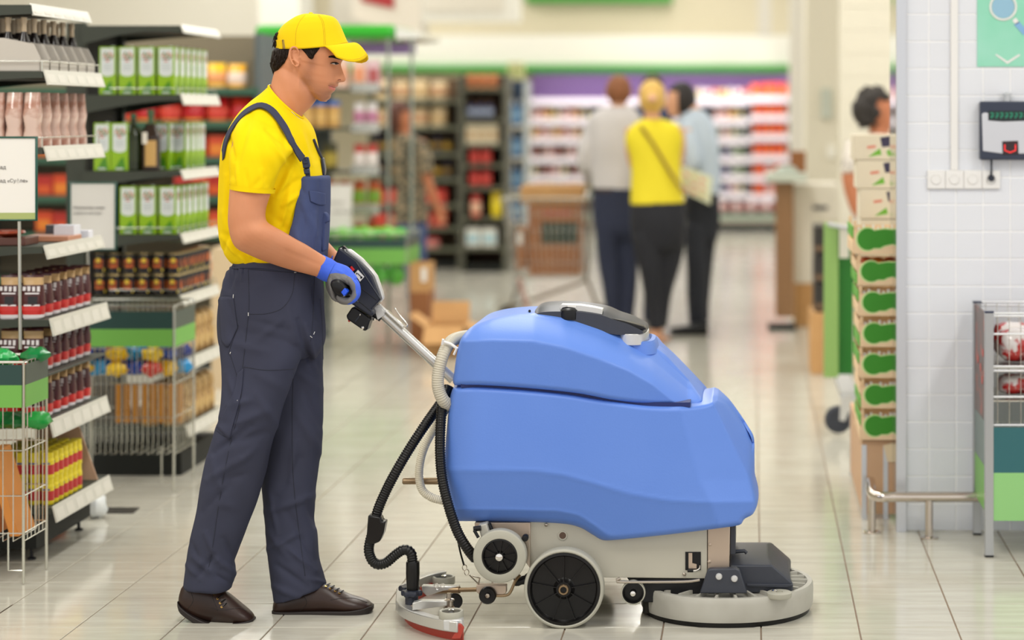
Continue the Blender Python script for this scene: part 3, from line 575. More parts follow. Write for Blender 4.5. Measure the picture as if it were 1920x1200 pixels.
for a, b in (((668, 492), (714, 562)), ((652, 556), (672, 566)),):
    e = MB(); e.tube([P(*a, CY0), P(*b, CY0)], 0.0022, 6); e.build('edge_bead', m_dgrey, CON)
e = MB(); e.tube([P(676, 540, CY0), P(706, 563, CY0)], 0.0012, 6); e.tube([P(662, 556, CY0), P(696, 584, CY0)], 0.0012, 6); e.build('panel_groove', m_blk, CON)
e = MB(); e.pprism([(657, 497), (666, 508), (661, 510), (653, 500)], CY0-0.003, 0.01); e.pprism([(655, 498), (658, 497), (668, 508), (664, 512)], CY0-0.002, 0.01); e.build('switch_frame', m_blk, CON)
e = MB(); e.pprism([(656, 501), (659, 499), (665, 506), (661, 509)], CY0-0.007, 0.01); e.build('red_switch', m_redsw, CON, bevel=0.001); 
e = MB(); e.pprism([(665, 513), (671, 506), (683, 519), (675, 528)], CY0-0.0025, 0.01); ST = e.build('sticker', m_wht, CON)
e = MB(); e.pprism([(667, 514), (669, 510), (670, 514)], CY0-0.0035, 0.002); e.pprism([(670, 513), (671, 512), (678, 519), (677, 520)], CY0-0.0035, 0.002); e.pprism([(675, 521), (678, 518), (680, 520), (677, 523)], CY0-0.0035, 0.002); e.build('sticker_print', m_blk, ST)
e = MB(); e.pprism([(634, 465), (643, 461), (650, 470), (640, 470)], CY0+0.05, 0.03); e.pprism([(640, 466), (645, 462), (651, 468)], CY0+0.02, 0.01); e.build('console_hook', m_blk, CON)
e = MB(); e.pprism([(660, 576), (649, 592), (651, 599), (683, 621), (688, 619), (694, 600), (688, 592), (668, 578)], CY0+0.01, 0.06); LB = e.build('lock_box', m_blk, SCR, bevel=0.004, seg=2)
e = MB(); e.lathe(P(680, 614.5, CY0+0.008), (0, -1, 0), [(0.0055, -0.004), (0.005, 0.003), (0.001, 0.005)], 14); e.build('screw', m_chrome, LB)
e = MB(); e.lathe(P(675, 590, CY0+0.008), (0, -1, 0), [(0.0028, -0.004), (0.0025, 0.002), (0.001, 0.003)], 10); e.build('screw', m_chrome, LB)
e = MB(); e.ball(P(655, 601, CY0+0.03), 0.0045, 10); e.build('red_button', m_redsw, LB)
e = MB(); e.tube([P(674, 592, CY0+0.008), P(666, 603, CY0+0.008)], 0.0022, 6); e.build('box_groove', m_dgrey, LB)
e = MB(); e.pprism([(697, 590), (704, 597), (698, 602), (692, 600)], CY0+0.06, 0.02); e.ball(P(702, 599, 6.44), 0.005, 8); e.build('bolt', m_chrome, SCR)
# handlebar through the console, black grip end and blue lever (held by the worker)
GP = (640, 545)
e = MB(); e.tube([P(GP[0], GP[1], 6.27), P(GP[0], GP[1], 6.27)+Vector((0, 0.42, 0))], 0.0145, 18); e.build('handlebar', m_blk, SCR)
GR = [(-20, -10), (-18, -18), (-10, -21), (0, -19), (10, -9), (13, -2), (8, 10), (2, 14), (-8, 10), (-15, 2)]
gp = cr([(GP[0]-3+x*0.93, GP[1]-1+y*0.93) for x, y in GR+[GR[0]]], 33)[:-1]
e = MB(); e.loft([[P(GP[0]+(x-GP[0])*s, GP[1]-2+(y-GP[1]+2)*s, 6.215)+Vector((0, dy, 0)) for x, y in gp] for s, dy in ((0.7, 0), (0.9, 0.003), (1, 0.009), (1, 0.10))]); e.build('grip', m_blk, SCR)
e = MB(); e.pprism([(639, 548), (646, 540), (652, 547), (645, 556)], 6.206, 0.03); e.build('blue_lever', mat('blue_lever', (28, 84, 222), 0.3), SCR, bevel=0.002)
# ---------------------------------------------------------------- the worker
W0 = P(520, 1150, 6.36)
MAN = thing('person', 'man in yellow cap, yellow t-shirt and dark grey bib overalls pushing the blue scrubber', 'person', (W0.x, 6.36, 0))
def cloth(name, c, c2, bs=700, rough=0.85, big=0.0):
    return mat(name, c, rough, var=(3.0, c2, 0.35, 0.7), bump=(bs, 0.25, 0.0008), sheen=0.0, spec=0.15)
m_yel = cloth('yellow_cotton', (246, 214, 10), (240, 206, 8)); m_cap = cloth('yellow_cap_cloth', (243, 207, 24), (238, 202, 24)); m_over = cloth('overall_twill', (58, 60, 75), (65, 68, 87), 900)
m_bib_cool = cloth('bib_twill_cool_lit', (66, 76, 112), (74, 84, 122), 900); m_strap = mat('strap_web', (52, 56, 78), 0.8, bump=(500, .3, .001)); m_seam = mat('seam_thread', (42, 44, 56), 0.9)  # bib is the same twill, with the cooler light put into its blue colour
m_thr = mat('light_thread', (222, 222, 220), 0.7); m_buck = mat('navy_plastic', (26, 36, 66), 0.22); m_hair = mat('dark_hair', (26, 18, 14), 0.5, bump=(220, 0.45, 0.002), var=(60, (34, 23, 17), 0.3, 0.8), spec=.15)
m_glb = mat('blue_knit', (52, 92, 216), 0.8, bump=(500, 0.5, 0.001), var=(20, (72, 112, 232), .3, .7)); m_glg = mat('grey_coating', (104, 104, 106), 0.5, bump=(90, 0.35, 0.003), var=(14, (122, 121, 120), .3, .7))
m_shoe = mat('brown_leather', (40, 25, 20), 0.36, bump=(60, 0.15, 0.002), var=(8, (54, 34, 26), .3, .75), spec=.4); m_sole = mat('dark_sole', (34, 26, 24), 0.6, bump=(120, .2, .002)); m_gold = mat('brass_eyelet', (200, 160, 90), 0.25, 1.0)
# skin with masks in the colour attribute: r = stubble, g = lips
def skin_mat():
    m = mat('skin', (222, 158, 120), 0.5, sss=0.06, bump=(420, 0.12, 0.0008), spec=0.4); nt = m.node_tree; b = nt.nodes['Principled BSDF']
    at = nt.nodes.new('ShaderNodeAttribute'); at.attribute_name = 'mask'; sp = nt.nodes.new('ShaderNodeSeparateColor'); nt.links.new(at.outputs['Color'], sp.inputs[0])
    tc = nt.nodes.new('ShaderNodeTexCoord'); n = nt.nodes.new('ShaderNodeTexNoise'); n.inputs['Scale'].default_value = 900; nt.links.new(tc.outputs['Object'], n.inputs['Vector'])
    mr = nt.nodes.new('ShaderNodeMapRange'); mr.inputs[1].default_value = .35; mr.inputs[2].default_value = .6; mr.inputs[3].default_value = 0.5; mr.inputs[4].default_value = 1.0; nt.links.new(n.outputs['Fac'], mr.inputs[0])
    mu = nt.nodes.new('ShaderNodeMath'); mu.operation = 'MULTIPLY'; nt.links.new(mr.outputs[0], mu.inputs[0]); nt.links.new(sp.outputs[0], mu.inputs[1])
    cur = None
    n0 = nt.nodes.new('ShaderNodeTexNoise'); n0.inputs['Scale'].default_value = 14; nt.links.new(tc.outputs['Object'], n0.inputs['Vector'])
    m0 = nt.nodes.new('ShaderNodeMix'); m0.data_type = 'RGBA'; m0.inputs[6].default_value = rgb((216, 150, 112)); m0.inputs[7].default_value = rgb((200, 132, 92)); nt.links.new(n0.outputs['Fac'], m0.inputs[0])
    m1 = nt.nodes.new('ShaderNodeMix'); m1.data_type = 'RGBA'; nt.links.new(mu.outputs[0], m1.inputs[0]); nt.links.new(m0.outputs[2], m1.inputs[6]); m1.inputs[7].default_value = rgb((138, 92, 70))
    m2 = nt.nodes.new('ShaderNodeMix'); m2.data_type = 'RGBA'; nt.links.new(sp.outputs[1], m2.inputs[0]); nt.links.new(m1.outputs[2], m2.inputs[6]); m2.inputs[7].default_value = rgb((205, 112, 104))
    nt.links.new(m2.outputs[2], b.inputs['Base Color']); return m
m_skin = skin_mat()
# ---- head, built from slices in a frame tilted with the face
O0 = (562.0, 108.0); TI = math.radians(12); YH = 6.385; SPX = YH/F
cT, sT = math.cos(TI), math.sin(TI)
def l2(p): dx, dy = p[0]-O0[0], -(p[1]-O0[1]); return (dx*cT-dy*sT, dx*sT+dy*cT)      # photo px -> head frame (u forward, v up) px
def l2w(u, v, y): dx = u*cT+v*sT; dz = -u*sT+v*cT; c = P(O0[0], O0[1], YH); return (c.x+dx*SPX, YH+y, c.z+dz*SPX)
base = [(583, 30), (608, 38), (628, 56), (638, 76), (642, 95), (642.5, 106), (641.5, 113), (637.5, 119), (636, 123), (635, 130), (634, 138), (633, 146), (633, 152), (633, 157), (634, 160), (632.5, 163), (627.5, 165.2), (628.5, 168), (626, 171.5), (621, 174.5), (619.5, 178), (619.8, 182), (617, 186), (611, 189.5)]
back = [(575, 29), (550, 37), (535, 50), (527, 66), (523, 82), (519, 98), (516, 112), (517, 126), (523, 138), (538, 150), (556, 160), (568, 168), (580, 176), (592, 184), (602, 190)]
nose = [(100, 0), (113, 0.5), (118, 2), (123, 4), (128, 6.5), (134.7, 10), (140, 13), (145, 15.3), (148, 15.5), (150.5, 14), (152.5, 10), (154, 4), (156, 1.0), (160, 0), (200, 0)]
nw = [(100, 6), (120, 4.2), (130, 4.6), (140, 6.2), (147, 8.2), (152, 8.0), (158, 5)]
bu = np.array([l2(p) for p in base]); ku = np.array([l2(p) for p in back])
def by_v(A, v): o = np.argsort(A[:, 1]); return np.interp(v, A[o, 1], A[o, 0])
nv_ = np.array([(l2((636, y))[1], d, w_) for (y, d), w_ in [((y, d), np.interp(y, [q[0] for q in nw], [q[1] for q in nw])) for y, d in nose]])
vt, vb = max(bu[:, 1].max(), ku[:, 1].max()), min(bu[:, 1].min(), ku[:, 1].min())
vtop = bu[0][1]; vbot = l2((606, 190))[1]
hw = [(vtop, 8), (vtop-4, 24), (vtop-12, 37), (vtop-26, 45), (vtop-45, 48), (vtop-66, 47.5), (vtop-84, 45.5), (l2((636, 130))[1], 44), (l2((634, 145))[1], 42), (l2((630, 158))[1], 39), (l2((628, 168))[1], 35), (l2((620, 180))[1], 28), (vbot, 16)]
HWA = np.array(hw)
busm = bu.copy(); _o = np.argsort(bu[:, 1]); _v = np.linspace(vbot, vtop, 240); _u = np.interp(_v, bu[_o, 1], bu[_o, 0]); _k = np.exp(-(np.arange(-40, 41)*(vtop-vbot)/239/9.0)**2); _k /= _k.sum(); _p = np.pad(_u, 40, 'edge'); busm = np.stack([np.convolve(_p, _k, 'valid'), _v], 1)
def head_grid(nv=150, nu=128, sc=1.0, off=0.0):
    t = np.linspace(0, 1, nv); vs = vtop+(vbot-vtop)*t; G = []
    for v in vs:
        uf = by_v(bu, v); ub = by_v(ku, v); w_ = np.interp(-v, -HWA[:, 0], HWA[:, 1]); no = np.argsort(nv_[:, 0]); nd = np.interp(v, nv_[no, 0], nv_[no, 1]); nwid = np.interp(v, nv_[no, 0], nv_[no, 2])
        um = ub+(uf-ub)*0.47; row = []
        ufs = by_v(busm, v)
        for j in range(nu):
            a = 2*math.pi*j/nu; ca, sa = math.cos(a), math.sin(a)
            # crowded sampling near the front
            a2 = a-0.45*math.sin(a); ca, sa = math.cos(a2), math.sin(a2)
            e = 2.0/2.25 if ca > 0 else 1.0
            y = w_*math.copysign(abs(sa)**(1.0 if ca < 0 else e), sa); u = um+(uf-um)*abs(ca)**e if ca > 0 else um-(um-ub)*abs(ca)
            if ca > 0:
                cw2 = math.exp(-(y/17.0)**2); u += (ufs-uf)*(1-cw2)*min(1, ca*1.6)
                u += nd*math.exp(-(y/nwid)**2)
                fv = lambda yy, sg: math.exp(-((v-l2((636, yy))[1])/sg)**2)
                u -= 7.0*fv(121, 7.5)*math.exp(-((abs(y)-19)/9.5)**2)          # eye sockets
                u += 2.4*fv(108, 6)*math.exp(-((abs(y)-18)/13)**2)            # brow ridge
                y *= 1+0.02*fv(140, 12)                                         # cheekbone
                u -= 3.2*fv(164.5, 2.2)*math.exp(-((abs(y)-13)/5.5)**2)        # mouth corners
                u -= 2.2*fv(164.3, 1.1)*math.exp(-(y/13)**2)                   # parting of the lips
                u += 1.5*fv(152, 3)*math.exp(-((abs(y)-8.5)/3.2)**2)           # nostril wings
                u -= 1.6*fv(156, 12)*math.exp(-((abs(y)-17)/3.5)**2)*0.6
            row.append((u, v, y))
        G.append(row)
    return G
HG = head_grid()
body = MB()
body.loft([[l2w(u, v, y*SPX) for u, v, y in r] for r in HG])
# neck and shoulders (hidden ones stay slim inside the shirt)
loftpx(body, [(492, 206, 560, 262, 6.38, .075), (500, 188, 563, 232, 6.38, .062), (507, 166, 566, 217, 6.38, .058), (512, 146, 580, 203, 6.38, .059), (517, 128, 592, 188, 6.38, .062), (524, 108, 600, 172, 6.38, .058)], 40, 6)
loftpx(body, [(470, 212, 580, 262, 6.38, .12), (445, 248, 580, 285, 6.38, .165), (435, 300, 585, 320, 6.38, .16), (432, 380, 590, 385, 6.38, .14), (435, 450, 590, 455, 6.38, .13), (440, 500, 590, 500, 6.38, .14)], 32, 4)
# ears
def ear(sgn):
    y0 = sgn*0.0735; out = []
    def E(px, py, dy): u, v = l2((px, py)); return l2w(u, v, y0+sgn*dy)
    rim = [(570, 108), (571, 99), (567, 91.5), (561, 90.5), (556.5, 96), (555.5, 106), (558.5, 116), (562.5, 123), (566.5, 126.5), (570.5, 124), (571.5, 118)]
    A = cr([(x, y, 0.006+0.011*min(1, i/3) if i < 8 else 0.010) for i, (x, y) in enumerate(rim)], 40)
    body.tube([E(x, y, d) for x, y, d in A], [0.0024+0.0016*math.sin(math.pi*min(1, k/39*1.0)) for k in range(40)], 8)
    inn = [(566, 98), (562, 99), (560.5, 106), (563, 114), (567, 118)]
    body.tube([E(x, y, 0.0095) for x, y in cr(inn, 20)], 0.0025, 8)
    P_ = [(570, 96), (562, 92), (557.5, 98), (557, 107), (560, 117), (565, 124), (570, 122)]
    body.prism([E(x, y, 0.0015) for x, y in P_], (0, sgn*0.007, 0))
    body.prism([E(x, y, -0.006) for x, y in [(573, 98), (566, 98), (564, 106), (566, 119), (572, 121)]], (0, sgn*0.009, 0))
    body.ball(E(572, 109, 0.003), 0.0042, 8, sc=(.8, .8, 1.3))
ear(-1); ear(1)
# arms: upper arm, elbow, forearm, wrist
def limb(mb, rows, n=28, sub=7): return loftpx(mb, rows, n, sub)
# near arm: silhouettes are across the limb
limb(body, [(440, 240, 520, 262, 6.22, .052), (432, 300, 512, 318, 6.175, .054), (432, 345, 508, 358, 6.155, .055), (429, 390, 498, 392, 6.145, .053), (429, 425, 499, 414, 6.14, .049), (441, 461, 512, 424, 6.14, .047), (470, 479, 530, 434, 6.155, .046), (505, 493, 553, 448, 6.185, .044), (545, 506, 577, 461, 6.22, .038), (580, 515, 598, 474, 6.25, .031), (600, 521, 615, 485, 6.265, .028), (616, 528, 632, 497, 6.27, .026)])
# far arm
limb(body, [(500, 240, 570, 250, 6.54, .055), (495, 320, 565, 320, 6.60, .055), (500, 400, 565, 396, 6.63, .05), (530, 452, 575, 410, 6.64, .045), (570, 478, 600, 438, 6.63, .042), (598, 497, 618, 457, 6.60, .036), (612, 506, 632, 472, 6.58, .03), (630, 516, 648, 488, 6.56, .027)])
bme = remesh(body, 0.0026, 3, 0.45)
V = mverts(bme); px, py = proj(V); N = mnorm(bme); D = np.zeros(len(V))
am = 0.0035                                             # forearm muscle and elbow shaping
for a, b, wd, k in (((470, 430), (560, 470), 16, 0.003), ((445, 440), (450, 455), 12, 0.003), ((455, 360), (470, 400), 14, 0.003), ((535, 470), (600, 497), 5, -0.0012), ((540, 170), (556, 210), 7, 0.002), ((553, 130), (585, 178), 5, -0.0022), ((576, 168), (602, 186), 6, 0.001)):
    d, t = seg_d(px, py, a, b); D += k*np.exp(-(d/wd)**2)
V += N*D[:, None]; setverts(bme, V)
hx, hy = px, py
m = np.zeros((len(V), 4)); m[:, 3] = 1
dj, _ = seg_d(px, py, (581, 118), (575, 150)); dj2, _ = seg_d(px, py, (575, 152), (600, 182)); dj3, _ = seg_d(px, py, (600, 182), (616, 178)); dm, _ = seg_d(px, py, (620, 158), (634, 157)); ds, _ = seg_d(px, py, (588, 108), (586, 122))
m[:, 0] = np.clip(0.42*np.exp(-(dj/11)**2)+0.5*np.exp(-(dj2/15)**2)+0.6*np.exp(-(dj3/12)**2)+0.5*np.exp(-(dm/4)**2)+0.4*np.exp(-(ds/8)**2), 0, 0.75)*((py < 195) & (px > 560)).astype(float)
dl, _ = seg_d(px, py, (622, 161.5), (633, 162.5)); dl2, _ = seg_d(px, py, (619, 164), (628, 168)); m[:, 1] = np.clip(np.exp(-(np.minimum(dl, 9)/1.5)**2)*0.55+np.exp(-(dl2/2.6)**2), 0, 1)
m[:, 0] *= (1-m[:, 1])
ca = bme.color_attributes.new('mask', 'FLOAT_COLOR', 'POINT'); ca.data.foreach_set('color', m.ravel())
toloc(bme, MAN); BODY = finish(bme, 'body', m_skin, MAN, smooth=180, fix=False)
from mathutils.bvhtree import BVHTree
def bvh(me): return BVHTree.FromPolygons([v.co[:] for v in me.vertices], [p.vertices[:] for p in me.polygons])
offM = Vector(MAN['_o']); bBody = bvh(bme)
def onto(tree, px, py, lift=0.002):                      # first surface seen through a pixel, lifted off it
    o = Vector((0, 0, H))-offM; d = (P(px, py, 6.0)-Vector((0, 0, H))).normalized()
    h = tree.ray_cast(o, d)
    return None if h[0] is None else h[0]+offM+h[1]*(lift if h[1].dot(d) < 0 else -lift)
# eyes, lids, brows
def face_pts(pts, s, lift, n=12):
    out = [onto(bBody, x, y, lift) for x, y in (cr(pts, n) if n else pts)]
    return [Vector((p.x, 2*YH-p.y, p.z)) if s > 0 else p for p in out if p is not None]
def face_patch(top, bot, s, lift, m, name, par, n=9):
    T_, B_ = face_pts(top, s, lift, n), face_pts(bot, s, lift, n)
    if len(T_) == n and len(B_) == n: e = MB(); e.grid([T_, [(a+b)/2+(a-b).cross(T_[-1]-T_[0]).normalized()*0.0004*(1 if s < 0 else -1) for a, b in zip(T_, B_)], B_]); return e.build(name, m, par, smooth=180)
for s in (-1, 1):
    EY = face_patch([(621, 119.2), (625, 117.6), (630, 117.8), (634.5, 119.8)], [(621, 119.2), (625.5, 120.6), (630.5, 121.0), (634.5, 119.9)], s, .0006, mat('eye_white', (222, 208, 200), 0.25), 'eyeball', MAN)
    face_patch([(627.0, 118), (630, 117.8), (633, 118.8)], [(627.6, 120.6), (630.4, 121.0), (632.8, 120.6)], s, .0011, mat('dark_iris', (44, 34, 30), 0.15), 'iris', EY or MAN)
    e = MB(); q = face_pts([(619.5, 118.8), (624, 117.2), (630, 117.2), (635, 119.6)], s, .0010, 14); e.tube(q, [.0009+.0012*math.sin(math.pi*(k+1)/15) for k in range(len(q))], 6); e.build('eyelash', m_hair, MAN)
    e = MB(); q = face_pts([(620, 115.4), (625, 113.6), (631, 113.8), (635.5, 116)], s, -.0006, 14); e.tube(q, .0011, 6); e.build('eyelid', m_skin, MAN)
    br = MB(); bp = [(616, 106.5, 0), (624, 106, 0), (632, 108.5, 0), (640, 111.5, 0)]
    A = cr(bp, 18); pts = []
    for x, y, yy in A:
        p = onto(bBody, x, y, 0.0008)
        if p is None: continue
        if s > 0: p = Vector((p.x, 2*YH-p.y, p.z))
        pts.append(p)
    br.tube(pts, [0.0012+0.0028*math.sin(math.pi*min(0.95, (k+2)/19)) for k in range(len(pts))], 8); br.build('eyebrow', m_hair, MAN)
m_lip = mat('lip_shadow', (128, 66, 54), .6); e = MB(); e.tube(face_pts([(615.5, 159.6), (620, 161.8), (626, 163.6), (631.5, 163.4)], -1, .0002), .0007, 6); e.build('mouth_line', m_lip, MAN)
e = MB(); e.tube(face_pts([(633.2, 150.6), (636, 149.2), (639, 149.6)], -1, .0002, 6), .0012, 6); e.build('nostril', m_lip, MAN)
# hair: a shell just outside the skull, cut to the hairline
def in_poly(x, y, poly):
    c = False; j = len(poly)-1
    for i in range(len(poly)):
        if (poly[i][1] > y) != (poly[j][1] > y) and x < (poly[j][0]-poly[i][0])*(y-poly[i][1])/(poly[j][1]-poly[i][1])+poly[i][0]: c = not c
        j = i
    return c
hp = [(500, 91), (545, 91), (560, 90.5), (580, 90), (600, 89), (610, 88), (606, 95), (598, 105), (594, 114), (588, 110), (584, 102), (577, 95), (572, 88), (558, 88), (552, 96), (549, 106), (543, 118), (532, 128), (526, 139), (518, 150), (500, 160)]
hr = MB(); HV = []; cen = l2w(0, 10, 0)
for r in HG:
    row = []
    for u, v, y in r:
        x_, y_, z_ = l2w(u, v, y*SPX); nrm = Vector((u-5, 0, v-15)); k = 1.0
        back_ = max(0, min(1, (-u-18)/24.0)); low = max(0, min(1, (18-v)/16.0)); thick = 0.0022+0.0105*back_*low
        cc = Vector(l2w(2, v*0.8+6, 0)); p = Vector((x_, y_, z_)); q = (p-cc).normalized(); row.append(p+q*thick)
    HV.append(row)
nr, nc = len(HV), len(HV[0]); idx = {}
for i in range(nr-1):
    for j in range(nc):
        k = (j+1) % nc; q = [(i, j), (i, k), (i+1, k), (i+1, j)]
        u = sum(HG[a][b][0] for a, b in q)/4; v = sum(HG[a][b][1] for a, b in q)/4
        dx = u*cT+v*sT; dy = -(-u*sT+v*cT)
        if in_poly(O0[0]+dx, O0[1]+dy, hp):
            f = []
            for a in q:
                if a not in idx: idx[a] = len(hr.v); hr.v.append(tuple(HV[a[0]][a[1]]))
                f.append(idx[a])
            hr.f.append(f); hr.m.append(0)
hm_ = hr.mesh(); bm = bmesh.new(); bm.from_mesh(hm_)
for _ in range(14):
    new = {}
    for v in bm.verts:
        nb = [e.other_vert(v) for e in v.link_edges if e.is_boundary]
        if len(nb) == 2: new[v] = v.co*0.5+(nb[0].co+nb[1].co)*0.25
    for v, c in new.items(): v.co = c
hr.v = [tuple(v.co) for v in bm.verts]; bm.free()
ho = hr.build('hair', m_hair, MAN, smooth=180, fix=False); bm = bmesh.new(); bm.from_mesh(ho.data); hc = Vector(l2w(0, 5, 0))-offM; bm.normal_update()
bmesh.ops.reverse_faces(bm, faces=[f for f in bm.faces if f.normal.dot(f.calc_center_median()-hc) < 0]); bm.to_mesh(ho.data); bm.free(); so = ho.modifiers.new('s', 'SOLIDIFY'); so.thickness = 0.010; so.offset = -1
# nape tufts and the hair showing through the cap opening
e = MB()
for k in range(90):
    yy = random.uniform(-0.034, 0.034); r0 = random.random(); x = 511+6*r0+abs(yy)*190; y = 108+18*r0+random.uniform(-6, 6)
    tip = (x-random.uniform(-2, 5)+1, y+random.uniform(14, 22)); m_ = ((x+tip[0])/2-3.5, (y+tip[1])/2)
    Y_ = 6.385+yy*(0.75+0.25*r0)
    e.tube([P(x+3, y-4, Y_), P(*m_, Y_), P(tip[0]+abs(yy)*60, tip[1], Y_)], [0.004, 0.0034, 0.0006], 5)
for k in range(90):
    a = random.uniform(-1, 1); y = random.uniform(62, 80); x = 515+random.uniform(-2, 6)+abs(a)*6
    e.tube([P(x+10, y-5, 6.385+a*.035), P(x-1, y+1, 6.385+a*.04), P(x-3+random.uniform(-2, 3), y+random.uniform(9, 14), 6.385+a*.042)], [0.0024, 0.0020, 0.0005], 5)
e.build('hair_tuft', m_hair, MAN, smooth=180)
tH = BVHTree.FromPolygons([v.co[:] for v in ho.data.vertices], [p.vertices[:] for p in ho.data.polygons])
e = MB()
for k in range(330):
    x, y = random.uniform(509, 606), random.uniform(86, 142); q = []
    for t in range(5):
        p = onto(tH, x, y, 0.0010)
        if p is None: break
        q.append(p); a_ = math.radians(64+(30 if x < 548 else -2)+random.uniform(-7, 7)); x += 3.0*math.cos(a_); y += 3.0*math.sin(a_)
    if len(q) > 2: e.tube(q, [.0010]*(len(q)-1)+[.0003], 4)
tag(e.build('hair_strand', mat('hair_gloss', (38, 26, 19), .4, spec=.3), MAN, smooth=180), kind='stuff')
def seam_(tree, pts, r, m, name, parent, n=40):
    q = [onto(tree, x, y, r*0.2) for x, y in cr(pts, n)]; q = [p for p in q if p is not None]
    if len(q) > 3:
        e = MB(); e.tube(q, r, 5); return e.build(name, m, parent, smooth=180)
# ---- cap
cb = [(521.5, 91), (520.5, 84), (520, 74), (521.5, 63), (530, 50), (541, 41), (555, 32), (570, 26.5), (583, 25.5)]
cf = [(653, 82), (648, 72), (641, 56), (636, 45), (630, 36), (622, 30.5), (608, 27.5), (596, 26.5), (585, 26)]
cw = [(0, .088), (.12, .0885), (.28, .088), (.45, .083), (.6, .074), (.75, .058), (.88, .036), (.96, .018), (1, .002)]
cap = MB(); n = 72; rings = []; ts = np.linspace(0, 1, 34); CB = cr(cb, ts); CF = cr(cf, ts)
for t, b_, f_ in zip(ts, CB, CF):
    wdt = np.interp(t, [q[0] for q in cw], [q[1] for q in cw]); rg_ = []
    for j in range(n):
        a = 2*math.pi*j/n; ca, sa = math.cos(a), math.sin(a); L_, R_ = P(*b_, 6.385), P(*f_, 6.385); c_ = (L_+R_)/2; h_ = (R_-L_)/2
        dip = -0.010*(1-t)*(abs(sa))**2*(1 if t < 0.3 else 0)
        sq = math.copysign(abs(sa)**0.92, sa)
        seam = 1-0.010*math.exp(-((abs(math.sin(3*(a+math.pi/6))))/0.10)**2)*(t < .97)
        rg_.append(c_+h_*(ca*seam)+Vector((0, wdt*sq*seam, 0))+Vector((0, 0, dip)))
    rings.append(rg_)
cap.loft(rings, True, False)
co = cap.build('cap', m_cap, MAN, smooth=180); so = co.modifiers.new('s', 'SOLIDIFY'); so.thickness = 0.003; so.offset = -1
vz = MB(); rows = []
for i in range(17):
    b = i/16; row = []
    for k in range(33):
        a = -1+2*k/32; th = a*math.radians(63)
        # attachment point on the crown's front edge
        L_, R_ = P(522, 90, 6.385), P(653, 82, 6.385); c_ = (L_+R_)/2; h_ = (R_-L_)/2
        att = c_+h_*(math.cos(th)*1.0)+Vector((0, 0.0885*math.sin(th), 0)); att.z += -0.0065*math.sin(th)**2+0.001
        ctr = P(690, 104, 6.385)
        aa = abs(a); out = Vector((ctr.x-np.interp(aa, [0, .3, .5, .7, .85, 1], [0, .004, .013, .030, .050, .082]), 6.385+np.interp(aa, [0, .3, .5, .7, .85, 1], [0, .030, .050, .066, .075, .080])*(1 if a > 0 else -1), ctr.z-np.interp(aa, [0, .3, .5, .7, .85, 1], [0, .010, .017, .021, .019, .008])))
        bl = b**1.0; p = att*(1-bl)+out*bl; p.z += 0.014*math.sin(math.pi*b)*(1-abs(a)**2)+0.004*math.sin(math.pi*b); row.append(p)
    rows.append(row)
vz.grid(rows); vo = vz.build('visor', m_cap, co, smooth=180); so = vo.modifiers.new('s', 'SOLIDIFY'); so.thickness = 0.0045; so.offset = -1
st = MB(); st.tube([rows[15][k] + Vector((0, 0, 0.0006)) for k in range(33)], 0.0007, 5); st.build('stitching', mat('yellow_thread', (214, 176, 20), 0.8), co)
st = MB(); st.lathe(P(583, 25.5, 6.385), (0, 0, 1), [(0.007, -0.001), (0.0065, 0.002), (0.003, 0.004), (0.0003, 0.0045)], 14); st.build('button', m_cap, co)
for s in (-1, 1):
    st = MB(); st.lathe(P(583, 44.5, 6.385-0.0865*0.86) if s < 0 else P(583, 44.5, 6.385+0.0865*0.86), (0, s, 0.3), [(0.0026, -0.001), (0.0026, 0.001), (0.0011, 0.001), (0.0011, -0.001)], 12); st.build('eyelet', mat('yellow_thread', (214, 176, 20), 0.8), co)
sb = MB(); pp = []
def capring(t, a):
    b_, f_ = [np.array([np.interp(t, ts, Q[:, i]) for i in (0, 1)]) for Q in (CB, CF)]; wdt = np.interp(t, [q[0] for q in cw], [q[1] for q in cw]); L_, R_ = P(*b_, 6.385), P(*f_, 6.385); c_ = (L_+R_)/2; h_ = (R_-L_)/2
    return c_+h_*math.cos(a)*1.022+Vector((0, wdt*math.sin(a)*1.022, -0.010*(1-t)*math.sin(a)**2))
A1 = [math.pi+q for q in np.linspace(-0.45, 0.75, 20)]
ccc = P(583, 88, 6.385); sb.loft([[capring(0.0, a), capring(0.15, a), ccc+(capring(0.15, a)-ccc)*1.02, ccc+(capring(0.0, a)-ccc)*1.02] for a in A1]); sb.build('cap_strap', m_cap, co, smooth=60)
for a in (math.pi+0.38, math.pi+0.80):
    sb = MB(); sb.tube([capring(t, a+da) for t, da in ((-0.0, 0), (0.16, 0), (0.16, 0.06), (0.0, 0.06))], 0.0013, 6, closed=True); sb.build('buckle', m_brass, co)
tC = BVHTree.FromPolygons([v.co[:] for v in co.data.vertices], [p.vertices[:] for p in co.data.polygons]); m_cs = mat('cap_seam', (206, 168, 16), .9)
for pts in ([(598, 28), (606, 40), (609, 60), (610.5, 84)], [(596, 28), (603.5, 41), (606.5, 60), (607.5, 84)], [(572, 28), (561, 42), (555, 60), (554, 84)], [(611, 85), (630, 83.5), (651, 79)]): seam_(tC, pts, .0007, m_cs, 'cap_seam', co)
